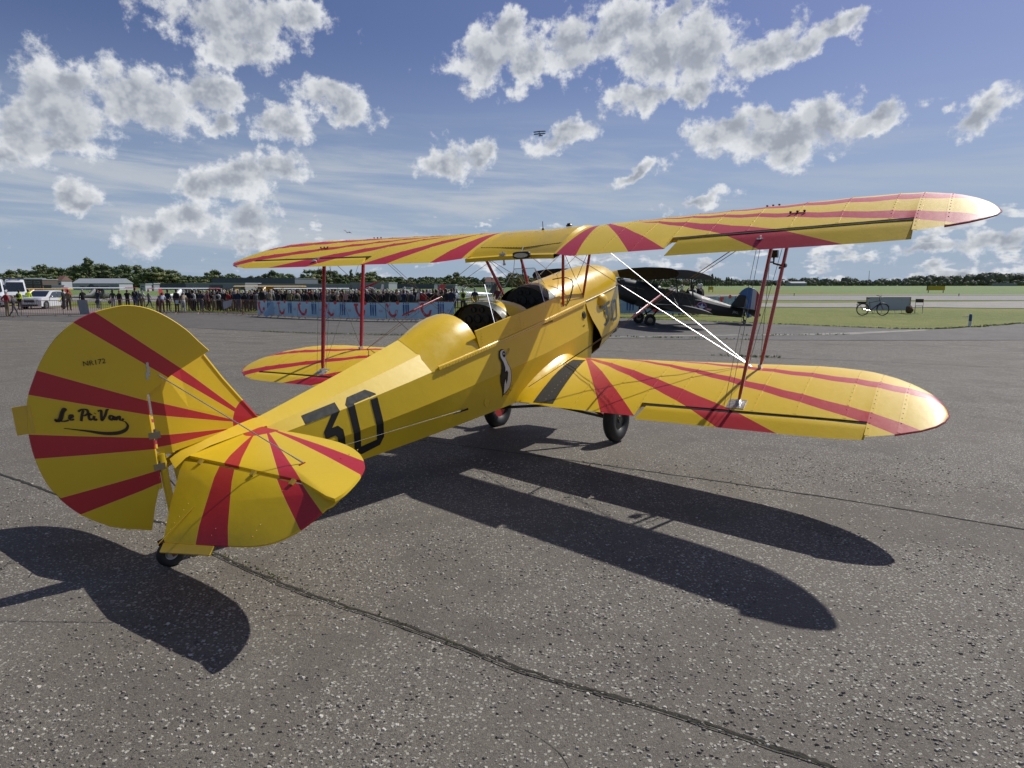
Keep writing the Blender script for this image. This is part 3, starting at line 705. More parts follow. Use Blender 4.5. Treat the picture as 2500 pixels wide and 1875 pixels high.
        for zz in (-.06, -.42, -.62):
            mb = MB().box((-.035, -.018, zz - .02), (.03, .018, zz + .02)); mb.tube([(-.01, 0, zz - .035), (-.01, 0, zz + .035)], .007, 6); part(mb, 'hinge_fitting', MT['steel_dark'], False, rud)
        mb = MB().box((-.032, .018, -.05), (-.018, .022, .03)); mb.box((-.02, .019, -.075), (-.008, .023, -.03)); part(mb, 'hinge_plate', MT['steel'], False, rud)
    # tailplane
    SO = [(.03, -4.395), (.03, -3.86), (.14, -3.875), (.30, -3.885), (.50, -3.882), (.84, -3.905), (1.03, -3.942), (1.17, -3.997), (1.28, -4.063), (1.36, -4.13), (1.41, -4.20), (1.45, -4.264), (1.488, -4.35), (1.515, -4.43), (1.518, -4.492), (1.45, -4.485), (1.139, -4.398), (.5, -4.393)]
    SO = SO[:3] + [tuple(p) for p in spline(SO[2:15], 3)][1:] + SO[15:]
    for s in (-1, 1):
        def slab(out, z0, t, cxy, name, mat, M=None, parent=None, sgn=s, edge=.006):
            n = len(out); inn = [(cxy[0] + (a - cxy[0]) * .6, cxy[1] + (b - cxy[1]) * .6) for a, b in out]; vs = []
            for u in (1, -1):
                vs.append((cxy[1], sgn * cxy[0], z0 + u * t))
                vs += [(b, sgn * a, z0 + u * t * .96) for a, b in inn] + [(b, sgn * a, z0 + u * edge) for a, b in out]
            fs = []
            for o in (0, 2 * n + 1):
                for k in range(n):
                    k2 = (k + 1) % n; fs += [(o, o + 1 + k, o + 1 + k2), (o + 1 + k, o + 1 + n + k, o + 1 + n + k2, o + 1 + k2)]
            for k in range(n):
                k2 = (k + 1) % n; fs.append((1 + n + k, 1 + n + k2, 2 * n + 2 + n + k2, 2 * n + 2 + n + k))
            return part(MB().add(vs, fs), name, mat, True, parent, 25, M)
        tp = slab(SO, .585, .020, (.65, -4.20), 'tailplane', MT['stab'], edge=.009)
        # elevator in its own frame, x = distance behind hinge (negative), rotated down
        EM = Matrix.Translation((-4.405, 0, .585)) @ Matrix.Rotation(radians(-30), 4, 'Y')
        EO = [(.05, -.03), (.075, -.09), (.27, -.34), (.43, -.515), (.46, -.53), (.71, -.488), (.957, -.440), (1.13, -.402), (1.262, -.347), (1.368, -.252), (1.434, -.136), (1.457, -.068), (1.475, -.012), (1.45, .0), (1.1, -.012), (.7, -.012), (.3, -.012)]
        EO = EO[:5] + [tuple(p) for p in spline(EO[4:13], 3)][1:] + EO[13:]
        EO = [(a + (.022 if b > -.1 and a > 1.0 else 0), b) for a, b in EO]
        ev = slab(EO, -.004, .021, (.72, -.22), 'elevator', MT['elev'], EM, edge=.0065)
        tb = MB().box((-.585, min(s * .475, s * .86), -.008), (-.545, max(s * .475, s * .86), .0))
        tb = MB().add([(-.535, s * .455, -.004), (-.515 + .05, s * .86, -.004), (-.515, s * .87, -.010), (-.588, s * .475, -.010), (-.535, s * .455, .004), (-.465, s * .86, .004), (-.515, s * .87, 0), (-.588, s * .475, 0)], [(0, 1, 2, 3), (7, 6, 5, 4), (0, 4, 5, 1), (1, 5, 6, 2), (2, 6, 7, 3), (3, 7, 4, 0)])
        if s < 0: part(tb, 'trim_tab', MT['tab'], False, ev)
        if full:
            kn = MB()
            for (ya, xa_), (yb, xb_) in (((.40, -.12), (.44, -.46)), ((.74, -.10), (.80, -.42)), ((1.08, -.08), (1.10, -.36))):
                for k in range(9): kn.sphere((xa_ + (xb_ - xa_) * k / 8, s * (ya + (yb - ya) * k / 8), .0150), .0034, 5, 4, (1.2, .8, .5))
            part(kn, 'stitch_knots', MT['elev'], True, ev, kind='stuff')
            kn = MB()
            for ya in (.45, .80, 1.15):
                for k in range(6): kn.sphere((-3.98 - k * .065, s * ya, .603 - .0015 * abs(k - 2.5)), .0045, 5, 4, (1.2, .8, .6))
            part(kn, 'stitch_knots', MT['stab'], True, tp, kind='stuff')
            for ya in (.22, .75, 1.10):
                mb = MB().box((-.030, s * ya - .014, .0), (.004, s * ya + .014, .0175)); part(mb, 'hinge_fitting', MT['rivet'], False, ev)
            mb = MB().tube([(-.30, s * .50, .022), (-.56, s * .462, .028)], .003, 5); part(mb, 'tab_pushrod', MT['tab'], False, ev)
        a = Vector((-4.44, s * .012, 1.155)); b = Vector((-4.245, s * .985, .607))
        tw = part(MB().tube([a, a + (b - a) * .12, a + (b - a) * .9, b], [.005, .0034, .0034, .0058], 6), 'tail_bracing_wire', MT['steel'], True)
        part(MB().tube([Vector((-4.42, s * .01, .22)), Vector((-4.245, s * .985, .565))], .005, 6), 'tail_bracing_wire', MT['steel'], True)
        if full: part(MB().box((b.x - .028, b.y - .007, .601), (b.x + .010, b.y + .007, .609)), 'wire_anchor', MT['redp'], False, tw)
    # metal fairing strips at the foot of the fin
    for s in (-1, 1):
        mb = MB().loft([[(x, s * a, za), (x, s * b, zb)] for x, a, za, b, zb in ((-3.80, .010, .645, .105, .588), (-4.0, .010, .652, .085, .598), (-4.25, .012, .646, .065, .604), (-4.42, .016, .638, .058, .590), (-4.50, .018, .61, .05, .55))], False)
        part(mb, 'fin_fairing', MT['metal_body'], True)
    # tail wheel
    ct = Vector((-4.665, 0, -.062)); c = ct + UPV * .088 
    yw = Matrix.Rotation(radians(-14), 4, 'Z')
    wh = MB().lathe([(.060 + .028 * cos(2 * pi * k / 12), .026 * sin(2 * pi * k / 12)) for k in range(13)], c, yw @ Vector((0, 1, 0)), 24); w = part(wh, 'tail_wheel', MT['rubber'], True, angle=60)
    part(MB().lathe([(0, -.020), (.028, -.021), (.030, -.012), (.050, -.020), (.052, .02), (0, .02)], c, yw @ Vector((0, 1, 0)), 20), 'wheel_hub', MT['hubsilver'], True, w, angle=30)
    part(MB().tube([(-4.54, 0, .24), (-4.60, 0, .12), c + Vector((0, 0, .095))], [.035, .026, .024], 10), 'tail_wheel_leg', MT['body'], True)
    part(MB().tube([(-4.60, 0, .10), c + Vector((.0, 0, .088))], [.029, .027], 10), 'leg_boot', MT['redbrown'], True)
    mb = MB().box((c.x - .04, c.y - .045, c.z + .06), (c.x + .05, c.y - .036, c.z + .09)); mb.box((c.x - .04, c.y + .036, c.z + .06), (c.x + .05, c.y + .045, c.z + .09)); mb.box((c.x - .04, c.y - .045, c.z + .088), (c.x + .05, c.y + .045, c.z + .098))
    mb.box((c.x - .012, c.y - .045, c.z - .01), (c.x + .012, c.y - .037, c.z + .07)); mb.box((c.x - .012, c.y + .037, c.z - .01), (c.x + .012, c.y + .045, c.z + .07)); part(mb, 'wheel_fork', MT['redbrown'], False)
    # ---------------- windscreens
    for o_ in (-.93, 0):
        def pane(pts, name, par=None):
            c = [Vector(p) + Vector((o_, 0, 0)) for p in pts]; nn = (c[1] - c[0]).cross(c[2] - c[0]).normalized() * .003; n = len(c)
            return part(MB().add([p for p in c] + [p + nn for p in c], [tuple(range(n)), tuple(range(2 * n - 1, n - 1, -1))] + [(k, n + k, n + (k + 1) % n, (k + 1) % n) for k in range(n)]), name, MT['glass'], False, par)
        a_ = [(-.10, -.14, .852), (-.10, .14, .852), (-.25, .13, 1.055), (-.25, -.13, 1.055)]
        wsn = pane(a_, 'windscreen')
        part(MB().tube([tuple(Vector(p) + Vector((o_, 0, 0))) for p in (a_[3], a_[2])], .003, 5), 'windscreen_frame', MT['steel'], True, wsn)
        for s in (-1, 1):
            q_ = [(-.10, s * .14, .852), (-.25, s * .13, 1.055), (-.44, s * .335, .68), (-.32, s * .345, .67)]
            pane(q_, 'side_pane', wsn)
            part(MB().tube([tuple(Vector(p) + Vector((o_, 0, 0))) for p in (q_[0], q_[1], q_[2])], .0035, 5), 'windscreen_frame', MT['silver'] if full else MT['steel'], True, wsn)
    if full: extra_details(part, fus, MT, wire, csec)
    return PR

# ------------------------------------------------------------------ markings and small fittings of the yellow biplane
def decal(polys, lift=.0022, th=.0012, sgn=-1, sub=.03):
    """flat polygons in (x, z) laid on the fuselage side, clipped finely so that they follow its facets"""
    mb = MB()
    for poly in polys:
        bm = bmesh.new(); vs = [bm.verts.new((x, 0, z)) for x, z in poly]; bm.faces.new(vs); bm.normal_update()
        bmesh.ops.triangulate(bm, faces=bm.faces)
        xs = [p[0] for p in poly]; zs = [p[1] for p in poly]
        for ax, lo, hi in (((1, 0, 0), min(xs), max(xs)), ((0, 0, 1), min(zs), max(zs))):
            t = lo + sub
            while t < hi:
                bmesh.ops.bisect_plane(bm, geom=bm.verts[:] + bm.edges[:] + bm.faces[:], plane_co=(t * ax[0], 0, t * ax[2]), plane_no=ax); t += sub
        for xr in (0,):
            for k in range(-50, 5):
                pass
        # cut along the longeron and mid ridges
        bm.verts.ensure_lookup_table(); idx = {v: i for i, v in enumerate(bm.verts)}
        V = [(v.co.x, sgn * (side_y(v.co.x, v.co.z) + lift), v.co.z) for v in bm.verts]
        V2 = [(x, sgn * (abs(y) - lift - .004), z) for x, y, z in V]
        mb.add(V, [tuple(idx[v] for v in f.verts) for f in bm.faces])
        bm.free()
    return mb
def extra_details(part, fus, MT, wire, csec):
    three = [(-3.566, .567), (-3.278, .572), (-3.287, .510), (-3.385, .410), (-3.335, .410), (-3.300, .367), (-3.302, .190), (-3.345, .125), (-3.52, .122), (-3.52, .175), (-3.375, .177), (-3.362, .20), (-3.362, .325), (-3.375, .345), (-3.458, .345), (-3.458, .402), (-3.360, .508), (-3.58, .508)]
    o0 = [(-3.216, .535), (-3.166, .574), (-2.992, .580), (-2.938, .535), (-2.942, .170), (-2.985, .115), (-3.165, .105), (-3.225, .150)]
    o1 = [(-3.152, .522), (-3.005, .526), (-3.012, .172), (-3.165, .170)]
    # the zero as four limbs
    zero = [[o0[0], o0[1], o1[0], o1[3], o0[7]], [o0[1], o0[2], o1[1], o1[0]], [o0[2], o0[3], o0[4], o1[2], o1[1]], [o0[4], o0[5], o0[6], o0[7], o1[3], o1[2]]]
    for sgn in (-1,):
        part(decal([three], sgn=sgn), 'race_number', MT['number'], False, fus); part(decal(zero, sgn=sgn), 'race_number', MT['number'], False, fus)
    # penguin emblem
    body = [(-1.446, .426), (-1.428, .461), (-1.395, .470), (-1.371, .464), (-1.338, .445), (-1.321, .405), (-1.344, .374), (-1.331, .318), (-1.30, .257), (-1.283, .191), (-1.281, .113), (-1.311, .053), (-1.361, .023), (-1.417, .011), (-1.431, -.008), (-1.44, .073), (-1.471, .159), (-1.479, .230), (-1.441, .292), (-1.432, .349), (-1.452, .391)]
    white = [(-1.422, .425), (-1.412, .448), (-1.386, .458), (-1.351, .450), (-1.330, .422), (-1.332, .397), (-1.352, .371), (-1.337, .312), (-1.312, .26), (-1.294, .195), (-1.292, .117), (-1.322, .062), (-1.374, .033), (-1.414, .022), (-1.408, .075), (-1.405, .118), (-1.388, .168), (-1.372, .110), (-1.352, .150), (-1.346, .222), (-1.366, .254), (-1.392, .245), (-1.382, .288), (-1.395, .345), (-1.421, .395)]
    em = part(decal([body]), 'penguin_emblem', MT['number'], False, fus)
    part(decal([white], lift=.0042), 'emblem_belly', MT['white'], False, em)
    def disc(x, z, r, rz=None, n=16): return [(x + r * cos(2 * pi * k / n), z + (rz or r) * sin(2 * pi * k / n)) for k in range(n)]
    part(decal([disc(-1.366, .413, .027, .031)], lift=.0060), 'emblem_eye', MT['number'], False, em)
    part(decal([disc(-1.368, .418, .0085)], lift=.0075), 'emblem_eye', MT['white'], False, em)
    def outline(pts, w=.003, lift=.004):
        mb = MB(); L, R = ribbon(pts, w); n = len(L)
        def m(p): return (p[0], -(side_y(p[0], p[1]) + lift), p[1])
        mb.add([m(p) for p in L] + [m(p) for p in R], [(i, i + 1, n + i + 1, n + i) for i in range(n - 1)]); return mb
    bk = MB()
    for pts in ([(-1.325, .413), (-1.295, .44), (-1.262, .446), (-1.262, .432), (-1.29, .405), (-1.328, .392)], [(-1.325, .403), (-1.29, .424), (-1.263, .437)],
                [(-1.30, .060), (-1.262, .062), (-1.280, .040), (-1.272, .018), (-1.300, .020), (-1.318, .044)], [(-1.318, .044), (-1.296, .006), (-1.318, .010), (-1.330, -.006), (-1.345, .030)], [(-1.365, .024), (-1.345, -.014), (-1.372, .004), (-1.395, .012)]):
        q = outline(pts); bk.add(q.v, q.f)
    part(bk, 'emblem_outline', MT['rust'], False, em, kind='stuff')
    def stext(name, txt, x, z, size, mat, ang, lift=.0025, fs=(1, 1)):
        y = side_y(x, z) + lift; a = radians(ang)
        dzy = (side_y(x, z + .03) - side_y(x, z - .03)) / .06; dxy = (side_y(x + .1, z) - side_y(x - .1, z)) / .2
        tx = Vector((1, -dxy, 0)).normalized(); tz = Vector((0, -dzy, 1)).normalized(); nz_ = tx.cross(tz).normalized()
        M = Matrix(((tx.x, tz.x, nz_.x, x), (tx.y, tz.y, nz_.y, -y), (tx.z, tz.z, nz_.z, z), (0, 0, 0, 1))) @ Matrix.Rotation(a, 4, 'Z')
        text_mesh(name, txt, size, mat, fus, M, extr=.0006, font_scale=fs)
    stext('stencil_lettering', 'FLYING STAMPE', -.505, .512, .026, MT['redbrown'], -3, fs=(1.15, 1))
    stext('stencil_lettering', 'TIRER', .26, .29, .022, MT['redbrown'], 8)
    # cowl number
    def cow_y(x, z): return .376 - max(0, (x - .95)) * .06
    mb = MB()
    for poly in ([(.72, .418), (.955, .440), (.955, .40), (.875, .392), (.90, .30), (.90, .20), (.82, .16), (.74, .155), (.74, .185), (.84, .21), (.86, .26), (.80, .31), (.84, .385), (.72, .375)], [(1.0, .42), (1.13, .42), (1.17, .38), (1.16, .2), (1.12, .16), (1.01, .16), (1.01, .19), (1.10, .2), (1.12, .38), (1.03, .385), (1.01, .17), (.98, .2), (.98, .39)]):
        mb.add([(x, -(cow_y(x, z) + .010), z) for x, z in poly], [tuple(range(len(poly)))])
    part(mb, 'cowl_number', plain('number_slate', (.06, .09, .11), .4, coat=.3), False)
    # elevator cable and its exit fairing
    wire((-4.35, -.11, .47), (-3.29, -.235, .244), .0013, MT['wire'], 'elevator_cable'); wire((-3.29, -.235, .244), (-2.02, -.375, .088), .0013, MT['wire'], 'elevator_cable')
    part(MB().tube([(-2.20, -.365, .100), (-2.01, -.378, .082)], [.003, .010], 6), 'cable_fairlead', MT['dark'], True)
    mb = MB().lathe([(.052, 0), (.052, .003), (.046, .0035), (.045, .0012), (0, .0012)], (-1.675, -side_y(-1.675, .036) + .0005, .036), (0, -1, -.12), 24); part(mb, 'inspection_patch', MT['body'], True, fus)
    # mirror under the centre section, lookup stalk, fuel sight gauge
    pz = lambda y, dx: wing_pt(UPQ, abs(y), dx, 1, False)[2]
    mb = MB(); c = Vector((-.50, -.16, 1.235)); rings = []
    for dx, k in ((-.035, .0), (-.034, .9), (-.028, 1), (.0, .98), (.012, .8), (.013, 0)):
        rings.append([(c.x + dx, c.y + .105 * k * (abs(cos(a)) ** .45) * (1 if cos(a) > 0 else -1), c.z + .036 * k * (abs(sin(a)) ** .45) * (1 if sin(a) > 0 else -1)) for a in [2 * pi * i / 20 for i in range(20)]])
    mb.loft(rings, True); mr = part(mb, 'mirror', MT['black'], True, angle=60)
    mb = MB(); mb.add([(c.x - .0355, c.y + .088 * cos(a), c.z + .024 * sin(a)) for a in [2 * pi * i / 16 for i in range(16)]], [tuple(range(16))]); part(mb, 'mirror_glass', MT['mirror'], False, mr)
    part(MB().tube([c + Vector((.01, .02, .02)), (-.38, -.10, 1.30)], .006, 6), 'mirror_bracket', MT['black'], True, mr)
    mb = MB().tube([(-.40, .155, 1.27), (-.40, .155, 1.14)], .010, 8); mb.tube([(-.40, .155, 1.14), (-.40, .155, 1.12)], .016, 8); mb.box((-.41, .12, 1.225), (-.39, .20, 1.25)); part(mb, 'sight_gauge', MT['steel'], True)
    p = wing_pt(UPQ, .05, -.15, 1, True); mb = MB().tube([(p[0], .05, p[2] + .02), (p[0] + .01, .05, p[2] + .12)], .004, 5); mb.lathe([(.016, 0), (.010, .02), (0, .022)], (p[0], .05, p[2] + .025), (0, 0, 1), 8); part(mb, 'vent_pipe', MT['black'], True, csec)
    p = wing_pt(UPQ, .30, -.12, 1, True); mb = MB().lathe([(.034, 0), (.036, .012), (.02, .028), (.022, .034), (0, .036)], (p[0], -.30, p[2] + .03), (0, 0, 1), 12); mb.tube([(p[0] - .05, -.30, p[2] + .036), (p[0] + .05, -.30, p[2] + .045)], .006, 5); part(mb, 'fuel_filler_cap', MT['black'], True, csec)
    # black hoses by the cabane
    part(MB().tube(spline([(-.10, -.36, .58), (.02, -.375, .66), (.14, -.36, .82), (.10, -.30, .88), (-.02, -.2, .885)], 6), .006, 6), 'hose', MT['black'], True)
    part(MB().tube(spline([(.40, .50, 1.24), (.38, .44, 1.10), (.30, .40, .95), (.28, .36, .72)], 6), .007, 6), 'hose', MT['black'], True)
    # exhaust stub and undercowl bits
    part(MB().tube([(.60, -.12, -.15), (.56, -.14, -.26), (.50, -.15, -.34)], .028, 10), 'exhaust_pipe', MT['rust'], True)
    part(MB().tube([(1.10, -.26, .02), (1.12, -.28, -.06)], .014, 8), 'drain_pipe', MT['steel_dark'], True)
# ------------------------------------------------------------------ materials of the aircraft
UW = [((1.53, -.86), (.81, .19), (1.89, -.90), (.92, .13)), ((2.66, -.98), (1.22, .075), (3.17, -1.02), (.75, .36)), ((3.75, -.97), (.9, .30), (4.1, -.95), (.9, .33)),
      ((4.2, -.66), (.8, .38), (4.1, -.40), (.8, .40)), ((.60, -.575), (.63, .208), (.919, -.74), (.694, .24))]
LW = [((1.37, -1.36), (.679, -.29), (1.72, -1.40), (.708, -.25)), ((2.44, -1.46), (.62, -.18), (2.94, -1.53), (.62, -.13)), ((3.698, -1.50), (.65, .04), (3.86, -1.43), (.65, .07)),
      ((3.99, -1.06), (.65, .08), (3.97, -.93), (.65, .10))]
FINW = [((-4.32, 1.194), (-3.971, .751), (-4.43, 1.20), (-3.989, .735)), ((-4.486, .983), (-4.018, .692), (-4.502, .903), (-4.022, .679)), ((-4.517, .776), (-4.034, .637), (-4.503, .70), (-4.184, .656))]
RUDW = [((.195, .352), (-.147, .022), (.304, .302), (-.024, .012)), ((.510, .057), (.016, -.197), (.572, -.069), (.017, -.286)), ((.604, -.29), (.005, -.434), (.598, -.432), (.003, -.505)), ((.521, -.686), (-.004, -.640), (.440, -.808), (-.008, -.720))]
STW = [((.422, -4.382), (.192, -4.022), (.575, -4.391), (.205, -4.018)), ((.95, -4.393), (.259, -3.957), (1.139, -4.396), (.273, -3.949)), ((1.403, -4.221), (.291, -3.914), (1.294, -4.082), (.299, -3.897))]
ELW = [((.711, .483), (.416, .017), (.957, .438), (.563, .014)), ((1.368, .252), (.951, .008), (1.434, .136), (1.156, .002))]
MT = dict(
    up=paint('dope_upper', UW, ('ay', 'x')), lo=paint('dope_lower', LW, ('ay', 'x')),
    fin=paint('dope_fin', FINW, ('x', 'z'), (-3.865, .64, .165)), rudder=paint('dope_rudder', RUDW, ('x', 'z')),
    stab=paint('dope_tailplane', STW, ('ay', 'x'), (.16, -3.905, .135)), elev=paint('dope_elevator', ELW, ('ay', 'nx')),
    body=paint('dope_body', None, ('x', 'z')), tab=plain('tab_yellow', (.66, .42, .02), .38, coat=.3),
    metal_body=plain('painted_metal', (.74, .475, .009), .34, var=.10, nscale=4, bump=.12, bscale=6, coat=.4),
    rivet=plain('rivet_yellow', (.5, .34, .05), .35), seam=plain('seam_brown', (.24, .15, .02), .6),
    redp=plain('strut_red', (.32, .010, .016), .28, var=.2, coat=.5), redbrown=plain('leg_maroon', (.12, .02, .015), .5), redhub=plain('hub_red', (.5, .04, .03), .4),
    rust=plain('oxide_brown', (.09, .025, .015), .6), steel=plain('steel', (.50, .50, .49), .28, .55, var=.15), steel_dark=plain('steel_dull', (.30, .27, .2), .4, .9),
    wire=plain('wire_steel', (.16, .155, .145), .45, .25), hub=plain('hub_black', (.02, .02, .02), .35), hubsilver=plain('hub_silver', (.35, .35, .36), .35, .6),
    rubber=plain('rubber', (.018, .018, .019), .62, bump=.2, bscale=50), black=plain('black_plastic', (.012, .012, .013), .42), dark=plain('cockpit_dark', (.012, .012, .010), .8),
    dark_green=plain('hood_green', (.022, .028, .018), .55), panel=plain('panel_black', (.018, .017, .016), .5), gauge=plain('gauge_face', (.022, .022, .021), .55), leather=plain('leather', (.06, .02, .012), .5),
    number=plain('number_black', (.005, .005, .006), .7), white=plain('white_paint', (.72, .71, .68), .35, var=.05), prop_black=plain('prop_black', (.005, .005, .005), .75), silver=plain('wire_bright', (.95, .95, .95), .42, 1.0, var=.02), gap=plain('gap_shade_black', (.004, .004, .004), .9),  # gap: black that paints the shade in the aileron slots
    letter_dark=plain('lettering_dark', (.03, .014, .006), .5), letter_yellow=plain('lettering_yellow', (.6, .5, .1), .5), mirror=plain('mirror_glass', (.6, .62, .62), .05, 1.0, var=0), skin=None,
    grip=plain('walkway_grip', (.030, .029, .026), .85, var=.3, nscale=60, bump=.7, bscale=220))
def glassmat(name, tint=(.92, .95, .95), rough=.03, mixf=.86):
    m = bpy.data.materials.new(name); m.use_nodes = True; nt = m.node_tree; nt.nodes.clear(); g = G(nt)
    t = g.n('ShaderNodeBsdfTransparent'); t.inputs[0].default_value = tint + (1,)
    gl = g.n('ShaderNodeBsdfGlossy'); gl.inputs['Roughness'].default_value = rough
    fr = g.n('ShaderNodeLayerWeight'); fr.inputs[0].default_value = .25
    mx = g.n('ShaderNodeMixShader'); nt.links.new(g.m('ADD', g.m('MULTIPLY', g.m('POWER', fr.outputs[1], 3.0), .55), .05, clamp=True), mx.inputs[0]); nt.links.new(t.outputs[0], mx.inputs[1]); nt.links.new(gl.outputs[0], mx.inputs[2])
    o = g.n('ShaderNodeOutputMaterial'); nt.links.new(mx.outputs[0], o.inputs[0]); return m
MT['glass'] = glassmat('perspex')
# ------------------------------------------------------------------ the yellow biplane
YAW, PIT, BANK, PX, PY, ZW = .9755, .1929, -.0199, .4049, 7.8647, -.9513
R_ = Matrix.Rotation(-PIT, 4, 'Y') @ Matrix.Rotation(BANK, 4, 'X')
bip = empty('biplane', (PX, PY, 0), YAW, label='yellow biplane with red rays, number 30 and a penguin on its side', category='biplane')
AM = Matrix.Translation((0, 0, -ZW)) @ R_
PRT = build_biplane(bip, MT, AM, True)
# action camera clamped to the front starboard strut
W2 = Matrix.Translation((PX, PY, 0)) @ Matrix.Rotation(YAW, 4, 'Z') @ AM
def onto(name, parts, **kw):
    e = empty(name, (0, 0, 0), 0, **kw); return e
a = Vector(wing_pt(UPQ, 2.7202, 0, -1, False)); b = Vector(wing_pt(LOQ, 2.5447, 0, -1, True)); pm = a + (b - a) * .30
ac = empty('action_camera', W2 @ pm, YAW, label='small black action camera clamped to a red strut under the upper wing', category='camera')
MB().box((-.035, .055, .02), (.02, .125, .085)).build('camera_body', MT['black'], ac)
MB().lathe([(0, .008), (.018, .008), (.021, 0)], (-.035, .075, .058), (-1, 0, 0), 14).build('lens', MT['gauge'], ac, True)
mb = MB().tube([(0, .09, .02), (0, .09, -.03), (0, .02, -.05)], .010, 8); mb.tube([(-.03, 0, -.05), (.03, 0, -.05)], .022, 10); mb.tube([(0, .09, -.02), (-.0, .14, -.02)], .007, 6); mb.lathe([(.012, 0), (.016, .02), (0, .022)], (0, .03, -.06), (0, 0, -1), 8); mb.build('clamp', MT['black'], ac, True)

# ================================================================== ground
def SS(t, a, b):
    t = min(max((t - a) / (b - a), 0), 1); return t * t * (3 - 2 * t)
def gz(x, y): return -.4 * SS(y, 12, 38) * (1 - SS(x, -9, 5))
def asphalt(name, c0, c1, stone=.5, cell=58, dens=.5, crack=.35, rough=.85, fine=.25, smooth=0):
    m, g, b = newmat(name); P = g.n('ShaderNodeTexCoord').outputs['Object']
    big = g.noise(P, .45, 6, .62, .5); mid = g.noise(P, 2.6, 6, .65); f1 = g.noise(P, 150, 3, .7)
    col = g.mix(g.ss(big, .36, .64), c0, c1)
    col = g.mix(g.m('MULTIPLY', g.ss(mid, .35, .7), .4), col, tuple(x * 1.3 for x in c0))
    wob = g.v('ADD', P, g.scale(g.noise(P, 45, 2, .5, 0, 1), .016))
    vo = g.n('ShaderNodeTexVoronoi', feature='F1', voronoi_dimensions='2D'); g.t.links.new(wob, vo.inputs['Vector']); vo.inputs['Scale'].default_value = cell
    r, gg, bb = g.xyz(vo.outputs['Color'])
    v2 = g.n('ShaderNodeTexVoronoi', feature='F1', voronoi_dimensions='2D'); g.t.links.new(g.v('ADD', P, g.scale(g.noise(P, 90, 1, .5, 0, 1), .006)), v2.inputs['Vector']); v2.inputs['Scale'].default_value = cell * 2.3
    r2, g2, b2 = g.xyz(v2.outputs['Color'])
    patch = g.m('ADD', g.m('MULTIPLY', g.noise(P, .75, 4, .6, .9), .8), g.m('MULTIPLY', mid, .2))      # worn areas where the aggregate shows
    worn_ = g.ss(patch, .40, .58)
    th = g.m('ADD', dens * .16, g.m('MULTIPLY', worn_, dens * .66))
    size = g.m('ADD', .22, g.m('MULTIPLY', gg, .26))
    stn = g.m('MULTIPLY', g.ss(g.m('SUBTRACT', size, vo.outputs['Distance']), .0, .06), g.ss(g.m('SUBTRACT', th, r), 0, .03))
    th2 = g.m('ADD', dens * .35, g.m('MULTIPLY', worn_, dens * .45))
    st2 = g.m('MULTIPLY', g.ss(g.m('SUBTRACT', g.m('ADD', .25, g.m('MULTIPLY', g2, .2)), v2.outputs['Distance']), .0, .08), g.ss(g.m('SUBTRACT', th2, r2), 0, .03))
    # every grain of the binder has its own tone, with dark pits between
    col = g.mix(g.m('MULTIPLY', worn_, .55), col, tuple(x * 1.25 for x in c0))
    col = g.mix(g.m('MULTIPLY', g.ss(g2, .0, .30, 1.0, 0.0), .6 * min(1, dens)), col, tuple(x * .35 for x in c1))
    tone2 = g.mix(b2, tuple(x * 1.1 for x in c0), (.30, .275, .23))
    col = g.mix(g.m('MULTIPLY', st2, stone * .8), col, tone2)
    tone = g.mix(g.ss(bb, .15, .95), (.115, .10, .085), (.50, .475, .40)); tone = g.mix(g.ss(g.noise(P, 200, 2, .6), .35, .65, .0, .35), tone, (.10, .09, .075))
    col = g.mix(g.m('MULTIPLY', stn, stone), col, tone)
    col = g.mix(g.m('MULTIPLY', g.ss(f1, .40, .75), fine), col, tuple(min(1, x * 2.4) for x in c0))
    ve = g.n('ShaderNodeTexVoronoi', feature='DISTANCE_TO_EDGE', voronoi_dimensions='2D'); g.t.links.new(g.v('ADD', P, g.scale(g.noise(P, 1.8, 6, .65, 0, 1), .9)), ve.inputs['Vector']); ve.inputs['Scale'].default_value = .42
    ck = g.m('MULTIPLY', g.ss(ve.outputs['Distance'], .005, .001), g.ss(g.noise(P, .5, 3, .5, 0), .50, .62)); ck = g.m('MULTIPLY', ck, crack)
    col = g.mix(ck, col, (.018, .016, .013))
    setp(g, b, Base_Color=col, Roughness=g.m('SUBTRACT', rough, g.m('MULTIPLY', stn, .28)), Specular_IOR_Level=.45)
    h = g.m('ADD', g.m('ADD', g.m('MULTIPLY', stn, 1.1), g.m('MULTIPLY', st2, .55)), g.m('ADD', g.m('MULTIPLY', f1, .55), g.m('ADD', g.m('MULTIPLY', g.noise(P, 33, 3, .6), .9), g.m('MULTIPLY', ck, -1.6))))
    bn = g.n('ShaderNodeBump'); bn.inputs['Strength'].default_value = .85 if not smooth else .4; bn.inputs['Distance'].default_value = .009
    g.t.links.new(h, bn.inputs['Height']); g.t.links.new(bn.outputs[0], b.inputs['Normal'])
    return m
A_ROUGH = asphalt('worn_asphalt', (.112, .098, .079), (.078, .069, .058), stone=.88, cell=54, dens=1.0, fine=.40)
A_SMOOTH = asphalt('smooth_asphalt', (.082, .075, .065), (.060, .056, .051), stone=.3, dens=.3, cell=70, crack=.35, fine=.15, smooth=1)
A_PALE = asphalt('pale_apron', (.22, .205, .18), (.16, .15, .135), stone=.2, dens=.2, cell=60, crack=.7, fine=.1, smooth=1)
A_RUN = asphalt('runway_asphalt', (.19, .18, .165), (.15, .145, .135), stone=.1, dens=.2, cell=40, crack=.2, fine=.1, smooth=1)
